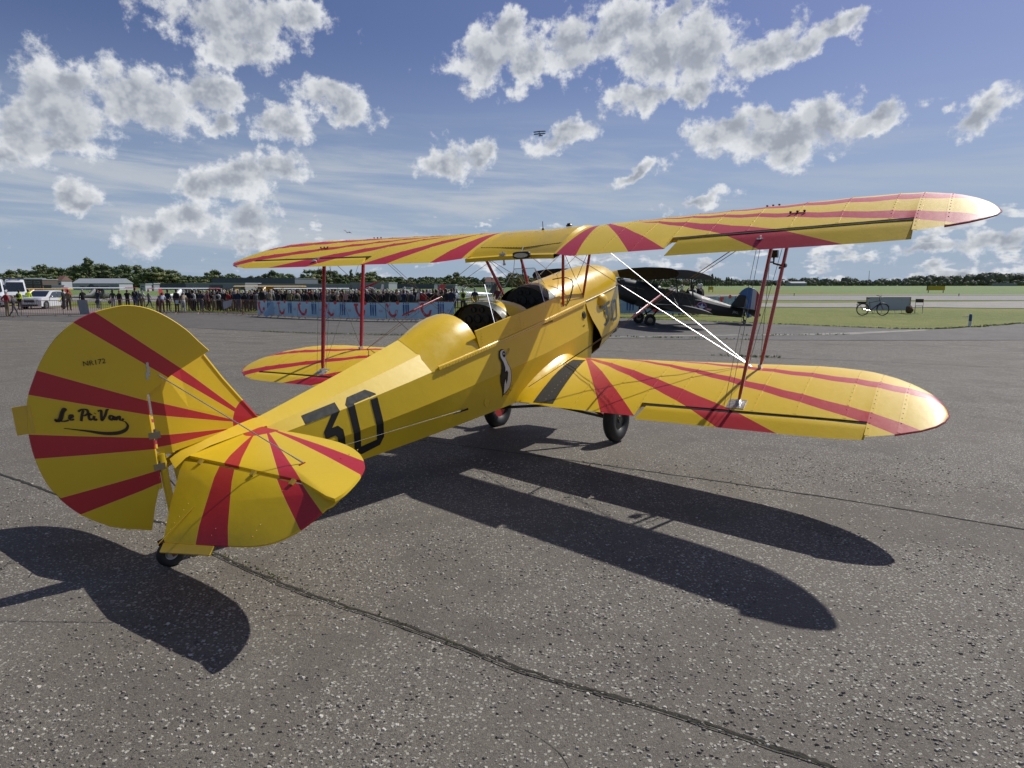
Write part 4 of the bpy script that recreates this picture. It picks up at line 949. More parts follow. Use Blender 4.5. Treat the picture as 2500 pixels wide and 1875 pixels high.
def grassmat(name, a, b_, c):
    m, g, b = newmat(name); P = g.n('ShaderNodeTexCoord').outputs['Object']
    n1 = g.noise(P, .09, 5, .6, .3); n2 = g.noise(P, 1.3, 5, .65); n3 = g.noise(g.v('MULTIPLY', P, (1, 1, 1)), 9, 4, .7)
    col = g.mix(g.ss(n1, .35, .65), a, b_); col = g.mix(g.m('MULTIPLY', g.ss(n2, .45, .72), .7), col, c); col = g.mix(g.m('MULTIPLY', g.ss(n3, .5, .75), .55), col, tuple(x * .42 for x in a))
    setp(g, b, Base_Color=col, Roughness=.8, Specular_IOR_Level=.2)
    bn = g.n('ShaderNodeBump'); bn.inputs['Strength'].default_value = 1; bn.inputs['Distance'].default_value = .05
    g.t.links.new(g.m('ADD', g.noise(P, 22, 4, .7), n2), bn.inputs['Height']); g.t.links.new(bn.outputs[0], b.inputs['Normal']); return m
GR = grassmat('airfield_grass', (.120, .150, .022), (.170, .185, .034), (.25, .22, .07))
GR2 = grassmat('far_grass', (.105, .170, .045), (.14, .195, .055), (.21, .22, .09))
def sheet(name, xs, near, far, mat, lift, n=14, **kw):
    mb = MB(); rows = []
    for x in xs:
        a, b = near(x), far(x); rows.append([(x, a + (b - a) * k / n, gz(x, a + (b - a) * k / n) + lift) for k in range(n + 1)])
    mb.loft(rows, False)
    kw.setdefault('kind', 'structure'); o = mb.build(name, mat, None, True, **kw)
    return o
def rng(a, b, n): return [a + (b - a) * i / n for i in range(n + 1)]
XS = rng(-60, 60, 60)
# the grass airfield is the base sheet, out to the horizon
gx = [-6000, -3000, -1200, -500, -200, -120, -80] + rng(-60, 60, 40) + [80, 120, 200, 500, 1200, 3000, 6000]
gy = [-60, -20, 0, 6, 12] + rng(14, 40, 26) + [44, 50, 60, 75, 100, 150, 250, 450, 800, 1500, 3000, 7000]
mb = MB().loft([[(x, y, gz(x, y) - .035) for y in gy] for x in gx], False); mb.build('grass_field', GR, None, True, kind='structure')
RF = [(-60, 56), (-31.9, 42.3), (-23.5, 38.9), (-16.5, 34.3), (-11.4, 30.6), (-7.2, 27.3), (-2.3, 25.1), (2.9, 22.6), (5.5, 22.0), (11, 21.6), (16.4, 21.7), (60, 23)]
GE = [(-60, 75), (-43, 66), (-30.7, 57.5), (-20.9, 53.0), (-7.5, 46.5), (-1.3, 42), (3, 39), (5.4, 36.5), (9.1, 33.3), (11.3, 31.2), (13.9, 28.75), (14.9, 27.7), (16.6, 26.9), (19.8, 28.6), (23.3, 31), (34, 36), (60, 44)]
fr = lambda x: interp(RF, x) + .12 * sin(x * 1.7) * 0
fg = lambda x: interp(GE, x) + .10 * sin(x * 3.1) + .07 * sin(x * 7.7)
xa_ = sorted(set(XS + [p[0] for p in RF if abs(p[0]) < 60])); xb_ = rng(-60, 60, 240)
near_o = sheet('asphalt_apron', xa_, lambda x: -12, lambda x: fr(x), A_ROUGH, 0, 40)
sheet('taxiway', xb_, lambda x: fr(x) - .02, fg, A_SMOOTH, .004, 16)
sheet('concrete_strip', rng(3.0, 16.3, 50), lambda x: interp([(3, 22.75), (6.4, 23.5), (9.8, 23.75), (12, 24.1), (15.8, 26.1), (16.6, 26.8)], x) + .05 * sin(x * 5), lambda x: interp([(3, 22.95), (6.4, 23.85), (9.8, 24.3), (12, 24.9), (15.8, 26.6), (16.6, 26.9)], x) + .08 * sin(x * 9), A_PALE, .009, 2)
sheet('far_apron', rng(19, 160, 60), lambda x: 53.5 + max(0, 26 - x) * .2 + .3 * sin(x) - max(0, x - 33) * .35, lambda x: 66 + max(0, x - 30) * .3, A_PALE, .0, 4)
sheet('far_apron', rng(-90, 160, 80), lambda x: 78 if x > 15 else 80 + .12 * (15 - x), lambda x: 112 + (0 if x > 15 else .4 * (15 - x)), A_RUN, .002, 6)
sheet('runway', rng(-200, 900, 30), lambda x: 118 + .02 * x, lambda x: 126 + .02 * x, A_RUN, .0, 3)
mb = MB().loft([[(x, y, -.008 + min(0, gz(x, y))) for y in (128, 200, 400, 900, 1500)] for x in (-900, -400, -100, 0, 100, 400, 900, 1600)], False); mb.build('far_field', GR2, None, True, kind='structure')
# parked-aircraft ground between barriers and hangars, reddish pavement on the left
sheet('side_pavement', rng(-80, -30, 30), lambda x: interp([(-80, 60), (-43, 56), (-36, 52), (-30, 53)], x), lambda x: fg(x) + .5, asphalt('pinkish_paving', (.17, .135, .115), (.13, .11, .10), stone=.15, dens=.2, crack=.2, smooth=1), .010, 6)
# ------------------------------------------------------------------ joints, cracks and painted lines
SEAM = plain('joint_dirt', (.022, .020, .014), .95, var=.5, nscale=30, bump=.8, bscale=120); MOSS = plain('mossy_dirt', (.030, .026, .018), .95, var=.5, nscale=25, bump=.9, bscale=90)
def jag(pts, wid, name, mat, seed=1, lift=.003, step=.06, amp=.35, kind='structure'):
    rnd = random.Random(seed); L = []; R = []; ph = rnd.random() * 9
    tot = sum((Vector(b) - Vector(a)).length for a, b in zip(pts, pts[1:])); n = int(tot / step); sp = spline([tuple(p) for p in pts], max(2, n // max(1, len(pts) - 1)))
    for i, (x, y) in enumerate(sp):
        a = sp[max(i - 1, 0)]; b = sp[min(i + 1, len(sp) - 1)]; dx, dy = b[0] - a[0], b[1] - a[1]; q = sqrt(dx * dx + dy * dy) or 1; nx, ny = -dy / q, dx / q
        t = i * step; off = wid * 1.2 * noise.noise((t * 1.1, ph, 0)) + min(wid * 2.5, .010) * noise.noise((t * 9, ph, 3)) ; w = wid * (.55 + .9 * abs(noise.noise((t * 2.3, ph + 4, 1)))) * (1 + amp * (rnd.random() - .5))
        w2 = wid * (.55 + .9 * abs(noise.noise((t * 2.9, ph + 8, 2)))) * (1 + amp * (rnd.random() - .5))
        L.append((x + nx * (off + w), y + ny * (off + w), 0)); R.append((x + nx * (off - w2), y + ny * (off - w2), 0))
    f = lambda p: (p[0], p[1], gz(p[0], p[1]) + lift)
    return MB().loft([[f(a), f(b)] for a, b in zip(L, R)], False).build(name, mat, None, True, kind=kind)
jag([(-60, 56), (-31.9, 42.3), (-23.5, 38.9), (-16.5, 34.3), (-11.4, 30.6), (-7.2, 27.3), (-2.3, 25.1), (2.9, 22.6), (5.5, 22.0), (11, 21.6), (16.4, 21.7), (40, 22.2)], .035, 'pavement_joint', SEAM, 3, .008, .2)
jag([(-1.5, 19.6), (2.0, 18.5), (4.65, 17.0), (8.1, 15.7), (10.9, 14.3), (16, 12.4)], .018, 'pavement_joint', SEAM, 4, .004, .12)
jag([(3.3, 21.2), (8, 20.2), (14, 19.8)], .014, 'pavement_joint', SEAM, 14, .004, .12)
jag([(-3.2, 8.9), (-1.1, 7.61), (.62, 6.66), (2.58, 5.51), (3.72, 4.73), (5.2, 3.8)], .010, 'pavement_joint', SEAM, 5, .004, .05)
jag([(-2.6, 4.85), (-2.08, 4.37), (-1.34, 3.8), (-.54, 3.31), (.09, 2.89), (.6, 2.62), (1.2, 2.26), (1.9, 1.8)], .012, 'mossy_joint', MOSS, 6, .0022, .02, 1.1)
jag([(-2.15, 4.40), (-1.34, 3.77), (-.54, 3.28), (.09, 2.86), (.6, 2.60), (1.2, 2.24)], .005, 'pavement_joint', SEAM, 16, .006, .03)
jag([(-7.5, 7.9), (-4.81, 6.18), (-4.39, 5.91), (-3.91, 5.58), (-3.2, 5.2), (-2.6, 4.85)], .016, 'pavement_joint', SEAM, 7, .004, .04)
jag([(-9, 13.0), (-5.5, 10.6), (-3.2, 8.9)], .012, 'pavement_joint', SEAM, 8, .004, .06)
rnd = random.Random(11)
for i, (cx, cy, L, a) in enumerate([(3.0, 6.8, 1.2, 50), (.3, 2.05, .5, 120), (1.1, 8.9, 1.6, 40), (-1.9, 3.1, .5, 30), (-1.35, 3.35, .45, 15)]):
    a = radians(a); jag([(cx, cy), (cx + cos(a) * L * .3, cy + sin(a) * L * .3 + .04), (cx + cos(a) * L * .7 + .05, cy + sin(a) * L * .7), (cx + cos(a) * L, cy + sin(a) * L)], .0016, 'pavement_crack', SEAM, 20 + i, .002, .02, 1.2)
def worn(name, col):
    m, g, b = newmat(name); P = g.n('ShaderNodeTexCoord').outputs['Object']; k = g.ss(g.noise(P, 7, 6, .7), .40, .60)
    setp(g, b, Base_Color=col + (1,), Roughness=.7, Alpha=g.m('MULTIPLY', k, .62)); return m
YL = worn('faded_yellow_line', (.42, .33, .12)); WL = worn('faded_white_line', (.42, .42, .40))
jag([(-24, 26.8), (-16.66, 22.0), (-13.85, 20.26), (-7.03, 15.72), (-4.0, 13.7), (1, 10.4)], .038, 'yellow_line', YL, 31, .006, .25, .05)
jag([(-24, 29.4), (-14, 22.3), (-7.4, 17.4), (-3, 14.2)], .02, 'white_line', WL, 32, .006, .25, .05)
for k, (a, b) in enumerate((((-30, 35.5), (-9, 24.5)), ((-30, 33.0), (-8, 22.0)), ((-28, 30.5), (-10, 21.0)), ((-30, 37.8), (-12, 28.2)))):
    jag([a, ((a[0] + b[0]) / 2, (a[1] + b[1]) / 2 + .15), b], .022, 'tyre_mark', SEAM if k % 2 else worn('tyre_rubber%d' % k, (.02, .02, .02)), 40 + k, .005, .3, .2)
# ------------------------------------------------------------------ loose aggregate on the worn apron, and weeds at the edges
def gravel():
    rnd = random.Random(5); V = []; F = []
    n = 0
    while n < 15000:
        y = 1.2 + 5.6 * rnd.random() ** 1.25; x = (rnd.random() * 2 - 1) * (y * .82 + .3)
        q = noise.noise((x * .9, y * .9, 0)) + .45 * noise.noise((x * 3, y * 3, 4))
        if rnd.random() > .42 + q * 1.1: continue
        n += 1; s = .0045 + .0080 * rnd.random() ** 2.0; a = rnd.random() * 6.28; o = len(V); k = 5; e = .55 + rnd.random() * .5
        for i in range(k):
            t = a + 6.283 * i / k + rnd.random() * .5; V.append((x + s * cos(t), y + s * e * sin(t), .0005))
        for i in range(k):
            t = a + 6.283 * i / k + rnd.random() * .5; r = s * (.45 + .3 * rnd.random()); V.append((x + r * cos(t), y + r * e * sin(t), s * (.35 + .35 * rnd.random())))
        for i in range(k): F.append((o + i, o + (i + 1) % k, o + k + (i + 1) % k, o + k + i))
        F.append(tuple(o + k + i for i in range(k)))
    mb = MB(); mb.v = V; mb.f = F; mb.mi = [0] * len(F)
    me = bpy.data.meshes.new('loose_gravel'); me.from_pydata(V, [], F); return me
m, g, b = newmat('gravel_stone'); P = g.n('ShaderNodeNewGeometry').outputs['Random Per Island']
cr = g.n('ShaderNodeValToRGB', P); cr.color_ramp.elements[0].color = (.085, .075, .062, 1); cr.color_ramp.elements[1].color = (.52, .49, .41, 1)
e = cr.color_ramp.elements.new(.45); e.color = (.16, .14, .115, 1); e = cr.color_ramp.elements.new(.72); e.color = (.32, .29, .24, 1)
setp(g, b, Base_Color=cr.outputs[0], Roughness=.6)
me = gravel(); me.materials.append(m); o = link('loose_gravel', me, kind='stuff', label='loose pale gravel scattered over the worn asphalt in the foreground')
WEED = plain('weed_green', (.11, .15, .03), .7, var=.5, nscale=3); WEED2 = plain('weed_straw', (.26, .25, .07), .7, var=.4, nscale=3)
def tufts(name, spots, h0, mat, seed, label):
    rnd = random.Random(seed); mb = MB()
    for x, y, s in spots:
        z = gz(x, y)
        for k in range(5):
            a = rnd.random() * 6.28; hh = h0 * s * (.5 + rnd.random()); w = .006 + .010 * s; lx, ly = cos(a) * hh * .5, sin(a) * hh * .5; ox, oy = x + (rnd.random() - .5) * .08 * s, y + (rnd.random() - .5) * .08 * s
            mb.add([(ox - w * sin(a), oy + w * cos(a), z - .01), (ox + w * sin(a), oy - w * cos(a), z - .01), (ox + lx, oy + ly, z + hh)], [(0, 1, 2)], mi=0 if rnd.random() < .55 else 1)
    return mb.build(name, mat, None, kind='stuff', label=label)
rnd = random.Random(2); sp = []
for i in range(2600):
    x = -32 + 66 * rnd.random(); y = fg(x) + abs(rnd.gauss(0, .22)); sp.append((x, y, .8))
tufts('grass_edge', sp, .045, [WEED2, WEED], 3, 'ragged grass and tufts along the edge of the taxiway')
sp = []
for (x0, y0, x1, y1, n, w) in ((-11.4, 30.6, -2.3, 25.1, 260, .10), (-2.3, 25.1, 8, 21.8, 120, .06), (5.2, 16.95, 6.6, 16.45, 35, .08), (-2.0, 4.3, -.3, 3.15, 60, .02), (8, 23.7, 12, 24.2, 60, .1)):
    for i in range(n):
        t = rnd.random(); sp.append((x0 + (x1 - x0) * t + rnd.gauss(0, w), y0 + (y1 - y0) * t + rnd.gauss(0, w), (.14 + .1 * rnd.random()) if y0 < 5 else 1.0))
tufts('joint_weeds', sp, .045, [WEED, WEED2], 4, 'small weeds growing in the joints of the old pavement')

# ================================================================== trees
LEAFM = []
def leafmat(name, c):
    m, g, b = newmat(name); P = g.n('ShaderNodeTexCoord').outputs['Object']; oi = g.n('ShaderNodeObjectInfo').outputs['Random']
    nz = g.noise(P, 1.1, 4, .6); col = g.mix(nz, tuple(x * .55 for x in c), tuple(x * 1.5 for x in c)); col = g.mix(g.m('MULTIPLY', oi, .5), col, (c[0] * 1.25, c[1] * 1.0, c[2] * .7))
    setp(g, b, Base_Color=col, Roughness=.65, Specular_IOR_Level=.25); return m
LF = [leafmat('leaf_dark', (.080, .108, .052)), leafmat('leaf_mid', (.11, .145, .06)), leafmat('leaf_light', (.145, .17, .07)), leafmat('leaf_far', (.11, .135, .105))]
BARK = plain('bark', (.07, .055, .04), .9)
def crown_mesh(name, seed, w, z0, z1, nl, mat, leaf=.42, shape='round', clumps=26):
    """foliage: rough clumps for the body of the crown and thousands of leaf sprays around them (height 1 unit = 1 m)"""
    rnd = random.Random(seed); mb = MB(); cs = []
    for i in range(clumps):
        t = rnd.random(); z = z0 + (z1 - z0) * t
        if shape == 'round': rr = w * sin(pi * min(1, (.12 + .84 * t))) ** .6
        elif shape == 'cone': rr = w * (1.05 - t) ** .75
        else: rr = w * (.55 + .5 * sin(pi * t)) * (1 if t < .85 else .6)
        a = rnd.random() * 6.28; q = rr * sqrt(rnd.random()) * .8; r = (z1 - z0) * (.09 + .09 * rnd.random()) * (.6 if shape != 'round' else 1)
        r = min(r, w * .55); cs.append((q * cos(a), q * sin(a), min(z, z1 - r * .9), r))
    for cx, cy, cz, r in cs:
        o = len(mb.v); mb.sphere((cx, cy, cz), r * .86, 7, 5, (1, 1, .82))
        for i in range(o, len(mb.v)):
            x, y, z = mb.v[i]; k = 1 + .45 * noise.noise((x * 1.3 + seed, y * 1.3, z * 1.3)); mb.v[i] = (cx + (x - cx) * k, cy + (y - cy) * k, cz + (z - cz) * k)
    for i in range(nl):
        cx, cy, cz, r = cs[rnd.randrange(len(cs))]; u = Vector((rnd.gauss(0, 1), rnd.gauss(0, 1), rnd.gauss(0, 1))).normalized(); p = Vector((cx, cy, cz)) + u * r * (.85 + .35 * rnd.random())
        a = Vector((rnd.gauss(0, 1), rnd.gauss(0, 1), rnd.gauss(0, .6))).normalized() * leaf * (.5 + rnd.random()); b = a.cross(u).normalized() * leaf * .5
        mb.add([p - a * .5, p + b, p + a * .6, p - b], [(0, 1, 2, 3)])
    me = bpy.data.meshes.new(name); me.from_pydata(mb.v, [], mb.f); me.materials.append(mat); return me
def trunk_mesh(name, h, r, spread, seed):
    rnd = random.Random(seed); mb = MB(); mb.tube([(0, 0, -.3), (.1, 0, h * .35), (.0, .1, h * .6), (0, 0, h * .85)], [r, r * .8, r * .5, r * .15], 7)
    for k in range(6):
        a = k * 1.1 + rnd.random(); z = h * (.25 + .08 * k); mb.tube([(0, 0, z), (cos(a) * spread * .35, sin(a) * spread * .35, z + h * .1), (cos(a) * spread * .75, sin(a) * spread * .75, z + h * .2)], [r * .4, r * .25, r * .08], 5)
    me = bpy.data.meshes.new(name); me.from_pydata(mb.v, [], mb.f); me.materials.append(BARK); return me
TK = []   # kind, crown mesh, trunk mesh, nominal height
for k, (nm, w, z0, z1, nl, mt, sh, lf, lab) in enumerate([
        ('round_tree', 4.2, 2.2, 10, 520, LF[0], 'round', .55, 'dark round-crowned tree'), ('round_tree', 4.8, 1.8, 10, 560, LF[1], 'round', .6, 'broad mid-green tree'),
        ('round_tree', 3.6, 1.6, 10, 480, LF[0], 'round', .5, 'tall dark leafy tree'), ('bush_tree', 5.0, .6, 10, 560, LF[2], 'round', .6, 'light green bushy tree'),
        ('round_tree', 4.4, 2.6, 10, 420, LF[1], 'round', .5, 'loose airy green tree'), ('conifer_tree', 3.2, 1.4, 10, 420, LF[0], 'cone', .5, 'dark pointed conifer'),
        ('poplar_tree', 1.15, .8, 10, 480, LF[0], 'col', .35, 'slender columnar poplar')]):
    TK.append((nm, crown_mesh('crown', 100 + k, w, z0, z1, nl, mt, lf, sh, 30 if sh != 'col' else 34), trunk_mesh('trunk', 8, .28, w * .8, 50 + k), lab))
def put_tree(kind, x, y, h, label, group, z=None, wide=1.0, rnd=random):
    nm, cm, tm, lab = TK[kind]; s = h / 10
    e = empty(nm, (x, y, gz(x, y) if z is None else z), rnd.random() * 6.28, label=label, category='tree', group=group); e.scale = (s * wide, s * wide, s)
    link('trunk', tm, e); link('crown', cm, e); return e
def near(u):
    return ('above the police vans' if u < 100 else 'left of the tall poplar' if u < 215 else 'above the white clubhouse' if u < 330 else 'above the small cabins' if u < 400 else 'above the long low dark hangar' if u < 470 else
            'left of the dark warehouse' if u < 540 else 'above the dark warehouse' if u < 640 else 'above the right end of the warehouse' if u < 740 else 'just left of the rear red strut' if u < 790 else 'between the red struts' if u < 880 else
            'right of the front red strut' if u < 980 else 'left of the lettered building' if u < 1070 else 'behind the lettered building' if u < 1150 else 'seen over the cockpits' if u < 1345 else 'behind the dark biplane')
def at_px(u, d): return (u - 1250) / 1654.2 * d
PROF = [(-60, 668), (0, 671), (14, 666), (29, 669), (36, 661), (60, 658), (78, 660), (92, 667), (98, 652), (112, 648), (127, 654), (154, 654), (170, 657), (181, 656), (188, 647), (208, 645), (246, 645), (260, 643), (277, 651), (298, 652), (316, 645), (344, 649), (362, 654), (380, 652), (398, 650), (412, 660), (434, 658), (449, 669), (461, 672), (474, 671), (492, 676), (507, 674), (521, 663), (537, 657), (548, 671), (570, 667), (592, 671), (602, 680), (620, 674), (651, 674), (662, 662), (677, 660), (687, 667), (698, 664), (711, 672), (724, 669), (734, 678), (749, 671), (763, 658), (786, 657), (804, 660), (819, 660), (830, 665), (840, 672), (862, 668), (877, 669), (895, 662), (913, 662), (927, 671), (936, 680), (956, 675), (972, 675), (985, 682), (1003, 681), (1030, 683), (1057, 681), (1075, 674), (1088, 683), (1099, 669), (1115, 664), (1131, 672), (1141, 686), (1160, 689), (1200, 684), (1225, 676), (1240, 668), (1262, 667), (1280, 672), (1300, 676), (1335, 680), (1480, 684), (1510, 683), (1540, 686), (1580, 684), (1610, 683), (1640, 680)]
rnd = random.Random(77); u = -60
while u < 1640:
    if 1345 < u < 1475: u = 1478
    top = interp(PROF, u); d = 430 + rnd.random() * 70; h = (695.5 - top) * d / 1654.2 + 1.8
    k = rnd.choice([0, 0, 1, 2, 2, 4, 1]); 
    if 520 < u < 530 or 1070 < u < 1082: k = 5
    put_tree(k, at_px(u, d), d, h * (.94 + .1 * rnd.random()), TK[k][3] + ' on the skyline ' + near(u), 'trees beyond the hangars', -.4, .85 + .4 * rnd.random(), rnd)
    u += 11 + rnd.random() * 9
u = -50
while u < 1640:   # lower, lighter trees in front of them
    if 1345 < u < 1475: u = 1478
    top = interp(PROF, u); d = 395 + rnd.random() * 25; h = (695.5 - top) * d / 1654.2 * (.55 + .2 * rnd.random()) + 1.8
    k = rnd.choice([3, 1, 3, 4, 0]); put_tree(k, at_px(u, d), d, h, TK[k][3] + ' low before the skyline, ' + near(u), 'trees beyond the hangars', -.4, 1.2 + .5 * rnd.random(), rnd)
    u += 17 + rnd.random() * 14
put_tree(6, at_px(230, 400), 400, 17.8, 'single tall broad poplar rising above the tree line on the left', 'poplars', -.4, 1.5, rnd)
put_tree(6, at_px(862, 420), 420, 11.5, 'thin poplar tip above the tree line behind the left wing struts', 'poplars', -.4, .8, rnd)
for i, (u, t) in enumerate([(1677, 672), (1684, 671), (1690, 672), (1696, 668), (1701, 670), (1710, 670), (1715, 671), (1721, 671), (1726, 672), (1733, 669), (1741, 676), (1768, 677), (1773, 677), (1780, 679)]):
    d = 620 + i * 3; put_tree(6, at_px(u, d), d, (695.5 - t) * d / 1654.2 + 1.8, 'slender poplar in the row behind the dark biplane', 'row of slender poplars', 0, .9, rnd)
# distant wood on the right: reads as one mass
PR2 = [(1640, 680), (1680, 684), (1754, 680), (1790, 684), (1900, 685), (1932, 680), (1968, 680), (2008, 682), (2036, 681), (2049, 678), (2076, 681), (2090, 686), (2112, 684), (2125, 686), (2152, 681), (2171, 685), (2187, 680), (2206, 681), (2212, 677), (2252, 673), (2293, 676), (2334, 674), (2375, 671), (2407, 667), (2429, 670), (2470, 671), (2700, 670)]
mb = MB(); rnd = random.Random(8)
def far_clump(u, d, top, wd):
    h = (695.3 - top) * d / 1654.2 + 1.8; x = at_px(u, d); o = len(mb.v)
    for q in range(3):
        cx = x + (rnd.random() - .5) * wd; cz = h * (.78 - .26 * q); r = h * (.25 + .1 * rnd.random()); o = len(mb.v); mb.sphere((cx, d + (rnd.random() - .5) * 14, cz), r, 7, 5, (1.2, 1, .95 if q == 0 else 1.2))
        for i in range(o, len(mb.v)):
            a, b, c = mb.v[i]; k = 1 + .35 * noise.noise((a * .25, b * .25, c * .25)); mb.v[i] = (cx + (a - cx) * k, b, max(-.5, cz + (c - cz) * k))
        for i in range(26):
            t = rnd.random() * 6.28; s = .9 + rnd.random() * .8; px, pz = cx + cos(t) * r * 1.15, cz + sin(t) * r * 1.0; yy = d - r * .6 * rnd.random()
            mb.add([(px - s * .5, yy, pz - s * .3), (px + s * .3, yy + .4, pz - s * .4), (px + s * .4, yy, pz + s * .5), (px - s * .2, yy - .3, pz + s * .3)], [(0, 1, 2, 3)])
u = 1640
while u < 2720:
    far_clump(u, 1050 + rnd.random() * 90, interp(PR2, u) + rnd.random() * 2.0, 16); u += 4.5 + rnd.random() * 4
u = 1640
while u < 2720:
    far_clump(u, 950 + rnd.random() * 60, 690 - rnd.random() * 5, 14); u += 6 + rnd.random() * 6
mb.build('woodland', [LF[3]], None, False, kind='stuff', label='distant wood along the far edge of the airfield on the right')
mb = MB(); rnd = random.Random(9); u = -120
while u < 1650:
    d = 520 + rnd.random() * 30; far_clump(u, d, 683 - rnd.random() * 3, 9); u += 7
mb.build('woodland', [LF[0]], None, False, kind='stuff', label='dark undergrowth filling in behind the hangars and trees on the left')
# ================================================================== buildings
def flat(n, c, r=.7, **k): return plain(n, c, r, var=.08, nscale=.6, **k)
WALLG, WALLD, WALLW, BRICK, ROOFL, GLZ, TILE = flat('wall_grey', (.22, .24, .27)), flat('wall_dark', (.085, .10, .125)), flat('wall_white', (.36, .38, .42)), flat('wall_brown', (.10, .075, .06)), flat('roof_light', (.28, .30, .33)), plain('window_dark', (.02, .025, .03), .2, coat=.5), flat('roof_tile', (.13, .06, .045))
def building(name, u0, u1, vt, d, mat, label, depth=14, wins=(), roof='flat', doors=(), gz0=-.4):
    """u/v in photo pixels give only its size; it is built as a closed block at distance d"""
    x0, x1 = at_px(u0, d), at_px(u1, d); h = (695.3 - vt) * d / 1654.2 + CAM_H - gz0; e = empty(name, ((x0 + x1) / 2, d, gz0), 0, label=label, category='building'); w = (x1 - x0) / 2
    MB().box((-w, 0, -.3), (w, depth, h)).build('wall', mat, e)
    if roof == 'flat': MB().box((-w - .2, -.25, h), (w + .2, depth + .2, h + .35)).build('roof', ROOFL if mat is not WALLD else WALLD, e)
    elif roof == 'pitch':
        MB().add([(-w - .3, -.4, h), (w + .3, -.4, h), (w + .3, depth / 2, h + 2.0), (-w - .3, depth / 2, h + 2.0), (-w - .3, depth + .4, h), (w + .3, depth + .4, h)], [(0, 1, 2, 3), (3, 2, 5, 4), (0, 3, 4), (1, 5, 2), (0, 4, 5, 1)]).build('roof', ROOFL, e)
    elif roof == 'tile':
        MB().add([(-w - .3, -.4, h), (w + .3, -.4, h), (w * .8, depth / 2, h + 2.4), (-w * .8, depth / 2, h + 2.4), (-w - .3, depth + .4, h), (w + .3, depth + .4, h)], [(0, 1, 2, 3), (3, 2, 5, 4), (0, 3, 4), (1, 5, 2), (0, 4, 5, 1)]).build('roof', TILE, e)
    for a, b, z0, z1 in wins:
        f = MB().box((-w + 2 * w * a, -.12, h * z0), (-w + 2 * w * b, .02, h * z1)).build('window', WALLW if mat is not WALLW else WALLG, e)
        MB().box((-w + 2 * w * a + .12, -.16, h * z0 + .12), (-w + 2 * w * b - .12, -.1, h * z1 - .12)).build('pane', GLZ, f)
    for a, b, z1 in doors: MB().box((-w + 2 * w * a, -.14, -.1), (-w + 2 * w * b, .0, h * z1)).build('door', WALLG if mat is WALLW else WALLD, e)
    return e, w, h
building('brick_building', -70, 72, 681, 300, BRICK, 'long low brown building behind the police vans', wins=[(.1, .2, .5, .8), (.3, .4, .5, .8), (.55, .66, .5, .8)])
building('brick_building', 72, 116, 684, 296, BRICK, 'small brown brick block with four dark windows left of the white building', 10, wins=[(.08, .42, .58, .85), (.55, .88, .58, .85), (.08, .42, .15, .4), (.55, .88, .15, .4)])
building('low_building', 118, 137, 698, 290, WALLD, 'low dark shed with a pale flat roof beside the brown brick block', 8)
building('white_house', 147, 162, 686, 330, WALLW, 'small white house half hidden in trees left of the poplar', 8, wins=[(.15, .4, .5, .75), (.6, .85, .5, .75)], roof='tile')
e, w, h = building('white_clubhouse', 189, 301, 692, 280, WALLW, 'long white building with pale pitched roof, strip windows and round dial', 10, wins=[(.15, .26, .35, .62), (.30, .56, .35, .62), (.58, .78, .35, .62)], roof='pitch', doors=[(.81, .98, .8)])
MB().lathe([(.95, 0), (.95, -.2), (.75, -.25), (.73, -.15), (0, -.15)], (-w + .80 * w, -.2, h * .52), (0, 1, 0), 20).build('dial', WALLD, e)
building('container_office', 351, 364, 695, 230, WALLW, 'small white cabin with two dark windows right of the white building', 4, wins=[(.2, .8, .6, .8), (.1, .45, .25, .5)])
building('container_office', 375, 384, 694, 235, WALLG, 'small plain grey cabin beside the white cabin', 4)
building('grey_shed', 385, 470, 694, 300, WALLD, 'long low dark grey hangar at the left of the hangar row', 20)
building('light_hangar', 462, 605, 693, 285, WALLG, 'light grey hangar with a big door left of the warehouse', 18, doors=[(.40, .62, .8)], wins=[(.04, .08, .3, .6), (.92, .99, .1, .55)])
building('dark_warehouse', 525, 726, 681, 340, WALLD, 'large dark grey flat-roofed warehouse rising behind the light hangars', 40)
building('light_hangar', 605, 862, 695, 300, WALLG, 'wide pale grey hangar behind the yellow high-wing aircraft', 18, doors=[(.2, .3, .7)], wins=[(.5, .56, .2, .6)])
building('light_hangar', 860, 952, 692, 300, WALLG, 'pale grey hangar behind the red upturned wing', 22)
building('dark_warehouse', 952, 1062, 695, 330, WALLD, 'low dark hangar behind the crowd left of the lettered building', 30)
e, w, h = building('lettered_building', 1070, 1113, 696, 290, WALLG, 'grey building with dark lettering on its front', 12)
text_mesh('sign_lettering', 'VANDAELE', 1.15, WALLD, e, Matrix.Translation((0, -.1, h * .62)) @ Matrix.Rotation(pi / 2, 4, 'X'), extr=.02)
building('white_house', 1186, 1200, 689, 330, WALLW, 'left one of the two white houses seen between the cockpits', 8, roof='tile', wins=[(.1, .4, .3, .6), (.6, .9, .3, .6)])
building('white_house', 1202, 1216, 689, 332, WALLW, 'right one of the two white houses seen between the cockpits', 8, roof='tile', wins=[(.1, .4, .3, .6), (.6, .9, .3, .6)])
building('far_shed', 1925, 1962, 691.5, 900, WALLG, 'low pale shed at the edge of the distant wood on the left end', 20, gz0=0, roof='pitch')
building('far_shed', 2435, 2470, 692.2, 900, WALLG, 'low pale shed at the edge of the distant wood at the right edge', 20, gz0=0)
mb = MB().tube([(0, 0, 0), (0, 0, 22)], [.5, .25], 6); x = at_px(2111, 1000); e = mb.build('radio_mast', WALLD, None, True, label='thin mast standing above the distant wood', category='mast'); e.location = (x, 1000, 0)
